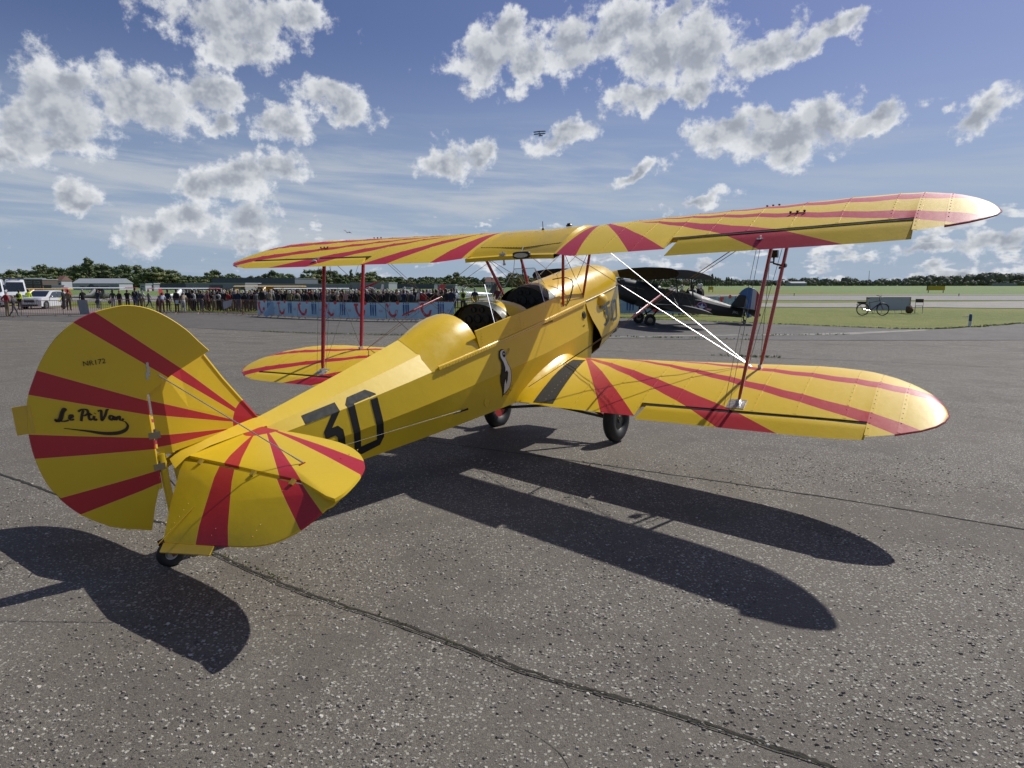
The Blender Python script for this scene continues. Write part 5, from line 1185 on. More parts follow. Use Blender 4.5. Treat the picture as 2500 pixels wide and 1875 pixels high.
# wind sock mast etc: short dark marker posts and yellow boards on the field
YB = plain('yellow_board', (.50, .38, .02), .5); DP = plain('post_dark', (.03, .03, .03), .6)
def board(u, v, d, w, h, label):
    x = at_px(u, d); e = empty('sign_board', (x, d, 0), 0, label=label, category='sign')
    MB().box((-w / 2, -.06, .55), (w / 2, .06, .55 + h)).build('panel', YB, e)
    for k in (-.42, .42): MB().box((w * k - .06, -.05, -.1), (w * k + .06, .05, .55)).build('leg', DP, e)
    MB().box((-w / 2 - .05, -.09, .5), (-w / 2 + .05, .09, .6 + h)).build('edge', DP, e)
board(2275, 712, 150, 3.9, .95, 'wide yellow board out on the grass at the right'); board(1731, 711, 165, 1.1, .75, 'small yellow board on the grass behind the dark biplane')
for i, (u, v) in enumerate(((1933, 722), (1779, 727), (2332, 723))):
    d = 1.76 * 1654.2 / (v - 695.3); e = empty('marker_post', (at_px(u, d), d, 0), 0, label=['short dark marker post at the runway edge left of the bicycle', 'short dark marker post beyond the tail of the dark biplane', 'short dark marker post at the runway edge right of the chair'][i], category='post')
    MB().lathe([(.0, .42), (.06, .40), (.09, .30), (.05, .28), (.05, 0)], (0, 0, 0), (0, 0, 1), 8).build('post', DP, e, True)

# ================================================================== dark biplane on the grass, and one in the air
def two(name, a, b, ax, thr):
    m, g, bb = newmat(name); P = g.n('ShaderNodeTexCoord').outputs['Object']; x, y, z = g.xyz(P)
    setp(g, bb, Base_Color=g.mix(g.ss(z, thr - .01, thr + .01), b, a), Roughness=.4, Coat_Weight=.3); return m
OLV = plain('olive_dope', (.016, .017, .014), .55, var=.2, nscale=2); UND = plain('dark_grey_dope', (.07, .075, .08), .6, var=.15)
TRI = newmat('tricolour')[0]; nt_ = TRI.node_tree; g = G(nt_); bs = [n for n in nt_.nodes if n.type == 'BSDF_PRINCIPLED'][0]
x_, y_, z_ = g.xyz(g.n('ShaderNodeTexCoord').outputs['Object'])
setp(g, bs, Base_Color=g.mix(g.ss(x_, .385, .39), g.mix(g.ss(x_, .20, .205), (.035, .14, .34), (.55, .56, .55)), (.45, .02, .02)), Roughness=.4)
MD = dict(MT); MD.update(up=UND, lo=UND, fin=OLV, rudder=TRI, stab=OLV, elev=OLV, body=OLV, tab=OLV, metal_body=OLV, redp=plain('strut_dark', (.02, .02, .02), .5), redbrown=MT['black'], steel=MT['steel_dark'], hub=MT['steel_dark'], redhub=MT['steel_dark'], white=OLV, dark_green=MT['black'])
DX, DY = 6.05, 30.4
dkb = empty('biplane', (DX, DY, gz(DX, DY)), radians(180 + 7), label='dark olive biplane with white star roundel parked on the apron behind the propeller', category='biplane')
p2 = build_biplane(dkb, MD, AM, False)
fus2 = p2['fuselage'][0]
def circ(x, z, r, n=18): return [(x + r * cos(2 * pi * k / n), z + r * sin(2 * pi * k / n)) for k in range(n)]
def star(x, z, r): return [(x + (r if k % 2 == 0 else r * .40) * sin(pi * k / 5), z + (r if k % 2 == 0 else r * .40) * cos(pi * k / 5)) for k in range(10)]
RB = plain('roundel_blue', (.03, .035, .16), .5); RP = plain('roundel_pink', (.50, .18, .22), .5); WH2 = plain('roundel_white', (.62, .62, .62), .5)
ro_ = decal([circ(-2.35, .27, .255)], .003, sgn=1, sub=.08).build('roundel', RP, fus2); decal([circ(-2.35, .27, .215)], .006, sgn=1, sub=.08).build('roundel_field', RB, ro_); decal([star(-2.35, .27, .20)], .009, sgn=1, sub=.08).build('star', WH2, ro_)
for sx in (-1, 1):
    x0 = -2.35 + sx * .27; bx = [(x0, .20), (x0 + sx * .24, .20), (x0 + sx * .24, .30), (x0, .30)]
    b_ = decal([bx], .003, sgn=1, sub=.1).build('roundel_bar', RP, ro_); decal([[(x0, .235), (x0 + sx * .22, .235), (x0 + sx * .22, .265), (x0, .265)]], .006, sgn=1, sub=.1).build('bar_stripe', WH2, b_)
def port_text(t, x, z, s, par, mat):
    text_mesh('registration_lettering', t, s, mat, par, Matrix.Translation((x, side_y(x, z) + .012, z)) @ Matrix(((-1, 0, 0, 0), (0, 0, 1, 0), (0, 1, 0, 0), (0, 0, 0, 1))), extr=.001)
port_text('F-JBKL', -4.02, .36, .145, fus2, WH2)
text_mesh('number_lettering', '733', .20, plain('number_grey', (.06, .06, .055), .5), fus2, Matrix.Translation((.98, .39, .42)) @ Matrix(((-1, 0, 0, 0), (0, 0, 1, 0), (0, 1, 0, 0), (0, 0, 0, 1))), extr=.001)
# aircraft in the air: only its large parts
AIRD = 465; ax_ = at_px(1314, AIRD)
fly = empty('biplane', (ax_, AIRD, CAM_H + (695.3 - 348) / 1654.2 * AIRD), radians(-62), label='tiny dark biplane flying high in the sky left of centre', category='biplane'); fly.rotation_euler = (radians(3), radians(-4), radians(-103))
for nm in ('fuselage', 'headrest_fairing', 'top_cowling', 'side_cowling', 'centre_section', 'upper_wing', 'lower_wing', 'aileron', 'fin', 'rudder', 'tailplane', 'elevator', 'main_wheel', 'undercarriage_leg', 'interplane_strut', 'cabane_strut'):
    for o in p2[nm]:
        par = fly if o.parent == dkb else None
        if nm == 'aileron': continue
        c = o.copy(); COL.objects.link(c); c.parent = fly; c.matrix_local = o.matrix_local
        for ch in o.children:
            if ch.name.startswith('aileron'): q = ch.copy(); COL.objects.link(q); q.parent = c
mb = MB().add([(-.5, 0, .12), (-.2, .12, .16), (0, 0, 0), (-.12, -.1, .05)], [(0, 1, 2, 3)]).add([(.5, 0, .10), (.2, .12, .15), (0, 0, 0), (.12, -.1, .05)], [(3, 2, 1, 0)]).tube([(0, .2, 0), (0, 0, .01), (0, -.2, 0)], [.02, .06, .02], 6)
bd_ = mb.build('gull', DP, None, True, label='small bird gliding above the left end of the upper wing', category='bird'); bd_.location = (at_px(856, 70), 70, CAM_H + (695.3 - 572) / 1654.2 * 70); bd_.rotation_euler = (.3, .35, .4)
# ================================================================== people
SKIN = plain('skin', (.42, .25, .18), .6, var=.05)
def cloth(name, c): return plain(name, c, .85, var=.15, nscale=6)
HAIR = [cloth('hair_dark', (.02, .015, .012)), cloth('hair_brown', (.07, .04, .02)), cloth('hair_grey', (.35, .34, .32)), cloth('hair_blond', (.35, .24, .10)), cloth('cap_white', (.6, .6, .58)), cloth('hat_straw', (.35, .27, .15))]
TOPS = dict(black=(.012, .012, .014), navy=(.015, .022, .05), charcoal=(.04, .042, .045), red=(.30, .015, .02), green=(.03, .05, .03), blue=(.05, .12, .32), beige=(.33, .27, .19), white=(.55, .55, .53), pink=(.42, .22, .22), grey=(.16, .16, .165), maroon=(.11, .02, .03), yellow=(.62, .78, .05), khaki=(.17, .14, .07), pale=(.28, .33, .42))
TM_ = {k: cloth('top_' + k, v) for k, v in TOPS.items()}
BOTS = dict(black=(.014, .014, .015), blue=(.03, .05, .10), grey=(.10, .10, .105), khaki=(.20, .16, .10), brown=(.06, .035, .02), white=(.45, .44, .42), maroon=(.09, .025, .03), lilac=(.30, .24, .34))
BM_ = {k: cloth('bottom_' + k, v) for k, v in BOTS.items()}
SHOE = cloth('shoe_dark', (.015, .014, .013)); SHOEW = cloth('shoe_white', (.5, .5, .5))
def person_mesh(name, pose, build_=1.0, longhair=False, skirt=False, bag=False):
    """one continuous skinned figure, 1.75 m tall, facing +y; materials by region"""
    P = dict(pelvis=(0, 0, .94), waist=(0, .01, 1.10), chest=(0, .0, 1.30), neck=(0, .0, 1.47), head0=(0, .01, 1.56), head1=(0, .02, 1.66), head2=(0, .0, 1.73))
    for s, n in ((-1, 'l'), (1, 'r')):
        P['sh' + n] = (s * .17, 0, 1.41); P['el' + n] = (s * .235, -.02, 1.13); P['ha' + n] = (s * .25, .05, .88); P['fi' + n] = (s * .245, .08, .79)
        P['hip' + n] = (s * .085, 0, .88); P['kn' + n] = (s * .10, .01, .49); P['an' + n] = (s * .115, -.02, .09); P['to' + n] = (s * .13, .13, .035)
    def setj(**k): P.update(k)
    if pose == 'photo':
        for s, n in ((-1, 'l'), (1, 'r')): P['el' + n] = (s * .27, .16, 1.28); P['ha' + n] = (s * .10, .28, 1.53); P['fi' + n] = (s * .04, .31, 1.60)
    if pose == 'hips': 
        for s, n in ((-1, 'l'), (1, 'r')): P['el' + n] = (s * .37, -.08, 1.16); P['ha' + n] = (s * .20, .02, .99); P['fi' + n] = (s * .14, .09, .97)
    if pose == 'walk':
        setj(knl=(-.10, .16, .50), anl=(-.11, .24, .09), tol=(-.12, .38, .05), knr=(.10, -.05, .50), anr=(.11, -.30, .14), tor=(.12, -.20, .035), ell=(-.24, -.12, 1.14), hal=(-.24, -.14, .90), fil=(-.24, -.12, .82), elr=(.24, .08, 1.15), har=(.23, .22, .95), fir=(.22, .28, .90))
    if pose == 'lean':
        setj(waist=(0, .10, 1.08), chest=(0, .26, 1.22), neck=(0, .38, 1.33), head0=(0, .42, 1.41), head1=(0, .46, 1.50), head2=(0, .46, 1.57))
        for s, n in ((-1, 'l'), (1, 'r')): P['sh' + n] = (s * .17, .32, 1.29); P['el' + n] = (s * .24, .40, 1.04); P['ha' + n] = (s * .16, .58, 1.04); P['fi' + n] = (s * .08, .62, 1.05)
    if pose == 'one':
        P['elr'] = (.26, .14, 1.25); P['har'] = (.12, .26, 1.45); P['fir'] = (.06, .26, 1.54)
    if pose == 'sit':
        for k in P: 
            if k[:2] not in ('kn', 'an', 'to'): x, y, z = P[k]; P[k] = (x, y, z - .44)
        for s, n in ((-1, 'l'), (1, 'r')): P['kn' + n] = (s * .12, .42, .50); P['an' + n] = (s * .13, .40, .09); P['to' + n] = (s * .13, .54, .035); P['el' + n] = (s * .25, .08, .72); P['ha' + n] = (s * .14, .28, .58); P['fi' + n] = (s * .10, .34, .56)
    names = list(P); ix = {n: i for i, n in enumerate(names)}
    E = [('pelvis', 'waist'), ('waist', 'chest'), ('chest', 'neck'), ('neck', 'head0'), ('head0', 'head1'), ('head1', 'head2')]
    for n in 'lr': E += [('chest', 'sh' + n), ('sh' + n, 'el' + n), ('el' + n, 'ha' + n), ('ha' + n, 'fi' + n), ('pelvis', 'hip' + n), ('hip' + n, 'kn' + n), ('kn' + n, 'an' + n), ('an' + n, 'to' + n)]
    b = build_; RAD = dict(pelvis=(.15 * b, .12 * b), waist=(.145 * b, .11 * b), chest=(.175 * b, .12 * b), neck=(.058, .06), head0=(.075, .085), head1=(.088, .105), head2=(.05, .06))
    for n in 'lr': RAD.update({'sh' + n: (.068 * b, .065), 'el' + n: (.048 * b, .048), 'ha' + n: (.032, .034), 'fi' + n: (.026, .02), 'hip' + n: (.10 * b, .10 * b), 'kn' + n: (.065, .068), 'an' + n: (.046, .05), 'to' + n: (.040, .03)})
    me = bpy.data.meshes.new(name); me.from_pydata([P[n] for n in names], [(ix[a], ix[c]) for a, c in E], [])
    o = bpy.data.objects.new('tmp', me); COL.objects.link(o); md = o.modifiers.new('s', 'SKIN'); sv = me.skin_vertices[0].data
    for n in names: sv[ix[n]].radius = RAD[n]; sv[ix[n]].use_root = n == 'pelvis'
    md.use_smooth_shade = True; sd = o.modifiers.new('u', 'SUBSURF'); sd.levels = 1; sd.render_levels = 1
    out = bpy.data.meshes.new_from_object(o.evaluated_get(bpy.context.evaluated_depsgraph_get())); bpy.data.objects.remove(o); out.name = name
    hz = P['head1'][2]; nz_ = P['neck'][2]; hy = P['head1'][1]; wz = P['pelvis'][2] + .06
    hands = [Vector(P['fi' + n]) for n in 'lr'] + [Vector(P['ha' + n]) for n in 'lr']
    for i in range(5): out.materials.append(None)
    mi = []
    for p in out.polygons:
        c = p.center
        if min((c - h).length for h in hands) < .065: k = 0
        elif c.z > nz_ + .015 and abs(c.x) < .13 and abs(c.y - hy) < .2: k = 1 if (c.z > hz + .035 or c.y < hy + .015 or (longhair and abs(c.x) > .05)) and c.z > nz_ + .07 else 0
        elif c.z > wz or (abs(c.x) > .17 and c.z > P['ha' + 'l'][2] - .02 and pose not in ('sit',)): k = 2
        elif c.z > .075: k = 3
        else: k = 4
        mi.append(k)
    out.polygons.foreach_set('material_index', mi)
    # nose, ears, long hair, skirt and bag are grown on as small extra forms
    bm = bmesh.new(); bm.from_mesh(out)
    def lump(c, r, sc, k):
        q = bmesh.ops.create_icosphere(bm, subdivisions=1, radius=r, matrix=Matrix.Translation(c) @ Matrix.Diagonal((*sc, 1)))
        for f in {f for v in q['verts'] for f in v.link_faces}: f.material_index = k; f.smooth = True
    H1 = Vector(P['head1'])
    lump(H1 + Vector((0, .098, -.02)), .016, (1, 1.2, 1.3), 0)
    for s in (-1, 1): lump(H1 + Vector((s * .085, .0, -.01)), .022, (.5, .8, 1.3), 0)
    lump(H1 + Vector((0, -.018, .045)), .092, (.98, 1.05, .82), 1)
    if longhair: lump(H1 + Vector((0, -.07, -.09)), .095, (1.0, .6, 1.6), 1)
    if bag: lump(Vector(P['chest']) + Vector((0, -.17, -.04)), .17, (.95, .6, 1.25), 4)
    bm.to_mesh(out); bm.free()
    return out
PM = {}
for k, (po, bl, lh, bg_) in enumerate([('stand', 1.0, 0, 0), ('stand', 1.18, 0, 0), ('stand', .9, 1, 0), ('stand', 1.05, 0, 1), ('photo', 1.05, 0, 0), ('photo', 1.0, 0, 1), ('hips', 1.05, 0, 0), ('walk', 1.0, 0, 0), ('lean', 1.05, 0, 0), ('lean', .95, 1, 0), ('one', 1.0, 0, 0), ('sit', 1.05, 0, 0), ('walk', .9, 1, 0)]):
    PM[k] = person_mesh('person', po, bl, bool(lh), False, bool(bg_))
def person(k, x, y, face, top, bot, hair, h, label, group=None, shoe=None):
    o = link('person', PM[k]); o.location = (x, y, gz(x, y)); o.rotation_euler = (0, 0, radians(face)); s = h / 1.76; o.scale = (s, s, s)
    o['label'] = label; o['category'] = 'person'
    if group: o['group'] = group
    for i, m in enumerate((SKIN, HAIR[hair], TM_[top], BM_[bot], shoe or SHOE)): o.material_slots[i].link = 'OBJECT'; o.material_slots[i].material = m
    return o
def at_v(u, v_feet=None, d=None): return at_px(u, d), d
NAMED = [  # u, distance, mesh, facing (0 = away), top, bottom, hair, height, label
    (24, 46.5, 6, -20, 'red', 'khaki', 4, 1.76, 'person in red shirt and shorts with hands on hips by the left barrier'),
    (40, 46.2, 7, -75, 'charcoal', 'grey', 2, 1.45, 'small person in grey walking behind the left barrier'),
    (56, 58.5, 3, 0, 'yellow', 'black', 0, 1.72, 'person in bright yellow vest in front of the white police van'),
    (79, 61, 0, 30, 'yellow', 'black', 0, 1.76, 'person in bright yellow vest between the van and the police car'),
    (163, 60, 0, 100, 'black', 'black', 0, 1.78, 'person in black standing behind the police car'),
    (175, 57, 1, 20, 'khaki', 'brown', 1, 1.76, 'person in khaki jacket right of the police car'),
    (210, 60, 10, 40, 'black', 'black', 2, 1.76, 'person in black with white hair near the grey sheet'),
    (246, 62, 4, -20, 'navy', 'navy' if False else 'blue', 0, 1.74, 'person in navy standing left of the lilac trousers'),
    (283, 60, 2, 10, 'green', 'lilac', 0, 1.74, 'person in dark green top and lilac trousers'),
    (299, 59, 0, -15, 'black', 'brown', 3, 1.70, 'fair haired person in black and brown shorts'),
    (318, 60, 4, 15, 'black', 'black', 1, 1.72, 'person in black stooping beside the tall person in navy'),
    (337, 58.5, 3, 0, 'navy', 'blue', 0, 1.92, 'tall person in navy jacket and blue jeans'),
    (347, 60, 0, 30, 'charcoal', 'black', 2, 1.70, 'grey haired person right of the tall person in navy'),
    (356, 63, 2, 0, 'white', 'khaki', 2, 1.62, 'person in a white top behind the barrier'),
    (370, 63, 7, -60, 'grey', 'blue', 1, 1.74, 'person in grey walking away from the crowd'),
    (391, 53.5, 9, -15, 'pink', 'maroon', 3, 1.70, 'fair haired person in pink leaning at the barrier'),
    (401, 52.8, 9, 20, 'pale', 'maroon', 1, 1.72, 'person in light blue top leaning at the barrier'),
    (416, 55, 0, 0, 'navy', 'black', 0, 1.78, 'person in navy behind the people at the barrier'),
    (437, 52.5, 1, -10, 'black', 'brown', 0, 1.84, 'heavy built person in black at the barrier with a paper on it'),
    (452, 52.6, 8, 15, 'beige', 'white', 2, 1.74, 'person in beige coat and pale trousers leaning at the barrier'),
    (475, 58, 5, 0, 'black', 'black', 1, 1.74, 'person in black with backpack taking a photo'),
    (491, 57.5, 3, 5, 'navy', 'blue', 0, 1.72, 'person in navy with backpack in the crowd left of the plastic bag'),
    (513, 56.5, 2, -60, 'maroon', 'maroon', 3, 1.70, 'person in maroon turned sideways beside the plastic bag'),
    (527, 56, 9, 25, 'black', 'khaki', 1, 1.66, 'person in black top stooping over the barrier'),
    (533, 62, 4, 10, 'blue', 'blue', 1, 1.84, 'person in bright blue jacket raising an arm'),
    (544, 57, 1, 0, 'charcoal', 'grey', 0, 1.78, 'person in charcoal right above the plastic bag'),
    (556, 60, 0, 0, 'red', 'black', 2, 1.68, 'person in red between two dark jackets in the crowd'),
    (587, 54.5, 1, 0, 'navy', 'blue', 2, 1.76, 'broad person in navy jacket facing away in the front row'),
    (606, 54.6, 3, 0, 'navy', 'black', 2, 1.74, 'person in navy with grey hair in the front row'),
    (644, 53.8, 1, 0, 'black', 'brown', 0, 1.90, 'tall person in black at the left end of the blue banners'),
    (732, 60, 3, 10, 'red', 'black', 1, 1.68, 'person with a red backpack in the crowd left of the front strut'),
    (857, 54, 2, 10, 'maroon', 'black', 3, 1.66, 'person in maroon in the crowd between the struts'),
    (873, 52.5, 5, 0, 'black', 'black', 4, 1.82, 'tall person in black with white cap and backpack behind the banner'),
    (917, 52, 5, 0, 'black', 'black', 2, 1.80, 'grey haired photographer in black behind the banner'),
    (928, 54, 2, 0, 'pink', 'khaki', 3, 1.64, 'person in pink behind the blue banner'),
    (948, 51, 4, -40, 'black', 'black', 2, 1.86, 'photographer in black aiming a long lens up left'),
    (988, 53, 0, 0, 'navy', 'blue', 1, 1.72, 'person in navy left of the red and white aircraft'),
    (1013, 54, 0, 10, 'black', 'black', 0, 1.88, 'tall thin person in black in front of the red and white aircraft'),
    (1035, 52, 1, -10, 'red', 'black', 0, 1.74, 'broad person in red top behind the banner end'),
    (1052, 53, 2, 0, 'white', 'khaki', 2, 1.76, 'person in white near the right end of the banners'),
    (1068, 51, 3, 10, 'maroon', 'black', 0, 1.70, 'person in dark red jacket at the right end of the banners'),
    (1081, 49, 2, 20, 'khaki', 'brown', 1, 1.72, 'person in khaki at the bare barrier right of the banners'),
    (1091, 48.6, 1, 0, 'black', 'maroon', 0, 1.74, 'broad person in black at the bare barrier right of the banners'),
    (1104, 48.3, 0, 5, 'navy', 'maroon', 1, 1.78, 'person in navy top with print at the bare barrier'),
    (1131, 48, 5, 15, 'yellow', 'black', 2, 1.80, 'person in a yellow vest and dark backpack left of the cockpit'),
    (1160, 48, 0, 0, 'navy', 'black', 2, 1.76, 'white haired person seen just left of the rear cockpit'),
    (1215, 46, 0, 0, 'maroon', 'black', 5, 1.82, 'person in maroon seen between the two cockpits'),
    (1490, 42.5, 4, -60, 'black', 'black', 0, 1.78, 'photographer in black partly hidden by the yellow nose'),
    (1511, 42.5, 4, -30, 'black', 'black', 0, 1.78, 'photographer in black with red collar left of the dark nose')]
for u, d, k, f, t, bt, hr, h, lab in NAMED: person(k, at_px(u, d), d, f, t, bt, hr, h, lab)
for i, u in enumerate((1636, 1661, 1684, 1688, 1701, 1707)):
    person((0, 0, 4, 4, 5, 0)[i], at_px(u, 38.5 + i * .3), 38.5 + i * .3, -20 + 12 * i, ('grey', 'khaki', 'black', 'white', 'black', 'black')[i], 'black', (2, 4, 0, 1, 4, 4)[i], 1.72 + .02 * i, ['grey haired person seen over the front cockpit of the dark biplane', 'person in white cap seen over the fuselage of the dark biplane', 'dark haired photographer seen over the rear of the dark biplane', 'person in white shirt behind the fuselage of the dark biplane', 'photographer with long lens behind the dark biplane', 'rightmost person in cap behind the dark biplane'][i])
rnd = random.Random(21); cols = ['black'] * 7 + ['navy'] * 6 + ['charcoal'] * 5 + ['green', 'grey', 'grey', 'maroon', 'khaki', 'beige', 'white', 'blue', 'red', 'pink']
CL = {'black': 'black', 'navy': 'navy', 'charcoal': 'charcoal grey', 'green': 'dark green', 'grey': 'grey', 'maroon': 'dark red', 'khaki': 'khaki', 'beige': 'beige', 'white': 'white', 'blue': 'blue', 'red': 'red', 'pink': 'pink'}
for row, (d0, n, ua, ub) in enumerate(((55.5, 62, 468, 1085), (57.5, 62, 462, 1090), (60, 62, 455, 1110), (63, 50, 455, 1120), (67, 36, 470, 1130))):
    for i in range(n):
        u = ua + (ub - ua) * (i + rnd.random() * .9) / n
        if u < 560 and row < 1 and rnd.random() < .5: continue
        if u < 520 and rnd.random() < .35: continue
        d = d0 + rnd.random() * 1.6 - (u - 460) / 640 * 4.2; t = rnd.choice(cols)
        person(rnd.choice([0, 0, 1, 3, 3, 4, 5, 2, 10, 0]), at_px(u, d), d, rnd.gauss(0, 22), t, rnd.choice(['black', 'black', 'blue', 'grey', 'brown', 'khaki']), rnd.choice([0, 0, 1, 1, 2, 2, 4, 3]), 1.62 + rnd.random() * .2,
               'spectator with %s top facing away in the packed crowd behind the banners' % CL[t], 'packed crowd behind the barriers in %s' % CL[t])
# ================================================================== crowd barriers
BR = plain('barrier_steel', (.16, .09, .07), .5, .5, var=.3, nscale=3); 
bpath = [(-37.5, 40.0), (-29.8, 47.6), (-27.6, 50.2), (-23.5, 50.9), (-20.4, 49.4), (-16.9, 46.2), (-13.25, 43.3), (-9.0, 41.0), (-4.9, 39.0), (.8, 36.4)]
def bar_meshes():
    L = 2.28; f = MB().tube([(-L / 2, 0, .12), (-L / 2, 0, 1.0), (-L / 2 + .10, 0, 1.10), (L / 2 - .10, 0, 1.10), (L / 2, 0, 1.0), (L / 2, 0, .12), (-L / 2, 0, .12)], .019, 6, caps=False)
    b = MB()
    for k in range(1, 18): x = -L / 2 + L * k / 18; b.tube([(x, 0, .12), (x, 0, 1.09)], .008, 4)
    ft = MB().tube([(0, -.34, 0), (0, -.18, .11), (0, 0, .14), (0, .18, .11), (0, .34, 0)], .016, 5)
    out = []
    for nm, q in (('frame', f), ('bars', b), ('foot', ft)):
        me = bpy.data.meshes.new(nm); me.from_pydata(q.v, [], q.f); me.materials.append(BR); out.append(me)
    return out
FB, BBm, FT = bar_meshes()
def barrier(p, ang, label, group='crowd barriers'):
    e = empty('crowd_barrier', (p[0], p[1], gz(*p)), ang, label=label, category='barrier', group=group)
    link('frame', FB, e); link('bars', BBm, e, kind='stuff')
    for sx in (-.78, .78): f = link('foot', FT, e); f.location = (sx, 0, 0)
    return e
def walk(path, step):
    out = []; acc = 0; pos = 0
    for a, b in zip(path, path[1:]):
        a = Vector(a); b = Vector(b); L = (b - a).length
        while acc + L >= pos + step / 2: 
            t = (pos + step / 2 - acc) / L; p = a + (b - a) * t; out.append((p.x, p.y, atan2(b.y - a.y, b.x - a.x))); pos += step
        acc += L
    return out
BL = [q for q in walk(bpath, 2.36) if 1250 + q[0] / q[1] * 1654.2 > -45]; banner_at = []
ORD = ['leftmost', 'second', 'third', 'fourth', 'fifth', 'sixth', 'seventh', 'eighth', 'ninth', 'tenth', 'eleventh', 'twelfth', 'thirteenth', 'fourteenth', 'fifteenth', 'sixteenth', 'seventeenth', 'eighteenth', 'nineteenth', 'twentieth', 'twenty-first']
for i, (x, y, a) in enumerate(BL):
    u = 1250 + x / y * 1654.2; bare = u < 650 or u > 1078
    nb = sum(1 for q in BL[:i] if 1250 + q[0] / q[1] * 1654.2 < 650)
    barrier((x, y), a, '%s reddish steel crowd barrier from the left edge%s' % (ORD[i], '' if u < 650 else ', right of the blue banners' if u > 1078 else ', behind a light blue banner'), 'crowd barriers, ' + ('left' if u < 650 else 'right' if u > 1078 else 'bannered'))
    if not bare: banner_at.append((x, y, a))
# ---- banners: light blue sheets with a red smile, small lettering and blue figures
def bluemat(name, c):
    m, g, b = newmat(name); P = g.n('ShaderNodeTexCoord').outputs['Object']; nz = g.noise(P, 2.2, 4, .6)
    setp(g, b, Base_Color=g.mix(nz, tuple(x * .85 for x in c), tuple(min(1, x * 1.15) for x in c)), Roughness=.35, Coat_Weight=.2); return m
BAN = bluemat('banner_blue', (.40, .62, .74)); BAN2 = bluemat('banner_pale', (.28, .43, .55)); BRED = plain('banner_red', (.62, .05, .045), .5); BNV = plain('banner_navy', (.04, .10, .26), .5, var=.4, nscale=9); BPL = plain('banner_white', (.52, .60, .66), .5)
def wave(x, seed): return .018 * sin(x * 9 + seed) + .012 * sin(x * 23 + seed * 2)
def sheet2d(mb, poly_fn, x0, x1, z0, z1, off, seed, n=18):
    V = []
    for i in range(n + 1):
        x = x0 + (x1 - x0) * i / n
        for z in (z0, z1): V.append((x, -.030 - wave(x, seed) * (1.3 - .5 * z) - off, z))
    mb.add(V, [(2 * i, 2 * i + 2, 2 * i + 3, 2 * i + 1) for i in range(n)])
def smile(mb, cx, cz, s, off, seed):
    pts = spline([(cx - .24 * s, cz + .22 * s), (cx - .20 * s, cz - .02 * s), (cx - .05 * s, cz - .20 * s), (cx + .10 * s, cz - .16 * s), (cx + .17 * s, cz + .02 * s)], 5)
    L, R = ribbon(pts, [.10 * s + .02 * s * sin(i) * 0 for i in range(len(pts))]); n = len(L); f = lambda p: (p[0], -.030 - wave(p[0], seed) * (1.3 - .5 * p[1]) - off, p[1])
    mb.add([f(p) for p in L] + [f(p) for p in R], [(i, i + 1, n + i + 1, n + i) for i in range(n - 1)])
    mb.add([f(p) for p in ((cx - .33 * s, cz + .18 * s), (cx - .12 * s, cz + .18 * s), (cx - .12 * s, cz + .27 * s), (cx - .33 * s, cz + .27 * s))], [(0, 1, 2, 3)])
    mb.add([f((cx + .22 * s + .075 * s * cos(a), cz + .29 * s + .075 * s * sin(a))) for a in [2 * pi * k / 10 for k in range(10)]], [tuple(range(10))])
def figures(mb, cx, z0, off, seed):
    for k in range(3):
        x = cx + (k - 1) * .16; f = lambda p: (p[0], -.030 - wave(p[0], seed) * (1.3 - .5 * p[1]) - off, p[1])
        for poly in ([(x - .06, z0 + .38), (x + .06, z0 + .38), (x + .055, z0 + .10), (x + .04, z0 - .28), (x + .008, z0 - .28), (x, z0 + .02), (x - .008, z0 - .28), (x - .04, z0 - .28), (x - .055, z0 + .10)], [(x + .04 * cos(a), z0 + .44 + .045 * sin(a)) for a in [2 * pi * q / 8 for q in range(8)]]):
            mb.add([f(p) for p in poly], [tuple(range(len(poly)))])
def banner(x, y, a, i, mat, label, group, second=True, crease=False):
    e = empty('banner', (x, y, gz(x, y)), a, label=label, category='banner', group=group); sd = i * 1.7
    m_ = MB(); sheet2d(m_, None, -1.17, 1.17, .16, 1.09, 0, sd, 40); sheet2d(m_, None, -1.17, 1.17, .16, 1.09, -.004, sd, 40); m_.build('sheet', mat, e, True)
    sc = MB(); smile(sc, -.62, .62, 1.55, .006, sd); sc.build('smile_logo', BRED, e)
    fg_ = MB(); figures(fg_, .30, .60, .006, sd); fg_.build('printed_figures', BNV, e, kind='stuff')
    pl = MB()
    for q in range(3): 
        f = lambda p: (p[0], -.030 - wave(p[0], sd) * (1.3 - .5 * p[1]) - .005, p[1])
        cx, cz = (-.45 + .16 * q, .60 + .1 * q); pl.add([f(p) for p in ((cx - .10, cz), (cx + .12, cz + .09), (cx + .13, cz + .05), (cx - .06, cz - .05))], [(0, 1, 2, 3)])
    pl.build('printed_plane', BPL, e, kind='stuff')
    text_mesh('logo_lettering', 'TUI', .17, BRED, e, Matrix.Translation((.86, -.072, .60)) @ Matrix.Rotation(pi / 2, 4, 'X'), extr=.001)
    return e
for i, (x, y, a) in enumerate(banner_at): banner(x, y, a, i, BAN, '%s light blue banner with red smile logo, counted from the left' % ORD[i], 'light blue banners on the long barrier line')
BLR = walk([(5.2, 38.6), (9.9, 38.3), (13.2, 40.2)], 2.36)
for i, (x, y, a) in enumerate(BLR):
    barrier((x, y), a, '%s crowd barrier behind the dark biplane, counted from the yellow nose' % ('first', 'second', 'third', 'fourth')[i], 'crowd barriers behind the dark biplane')
    banner(x, y, a, 20 + i, BAN2, '%s pale creased banner behind the dark biplane, counted from the yellow nose' % ('first', 'second', 'third', 'fourth')[i], 'pale banners behind the dark biplane')
x, y, a = 0, 0, 0
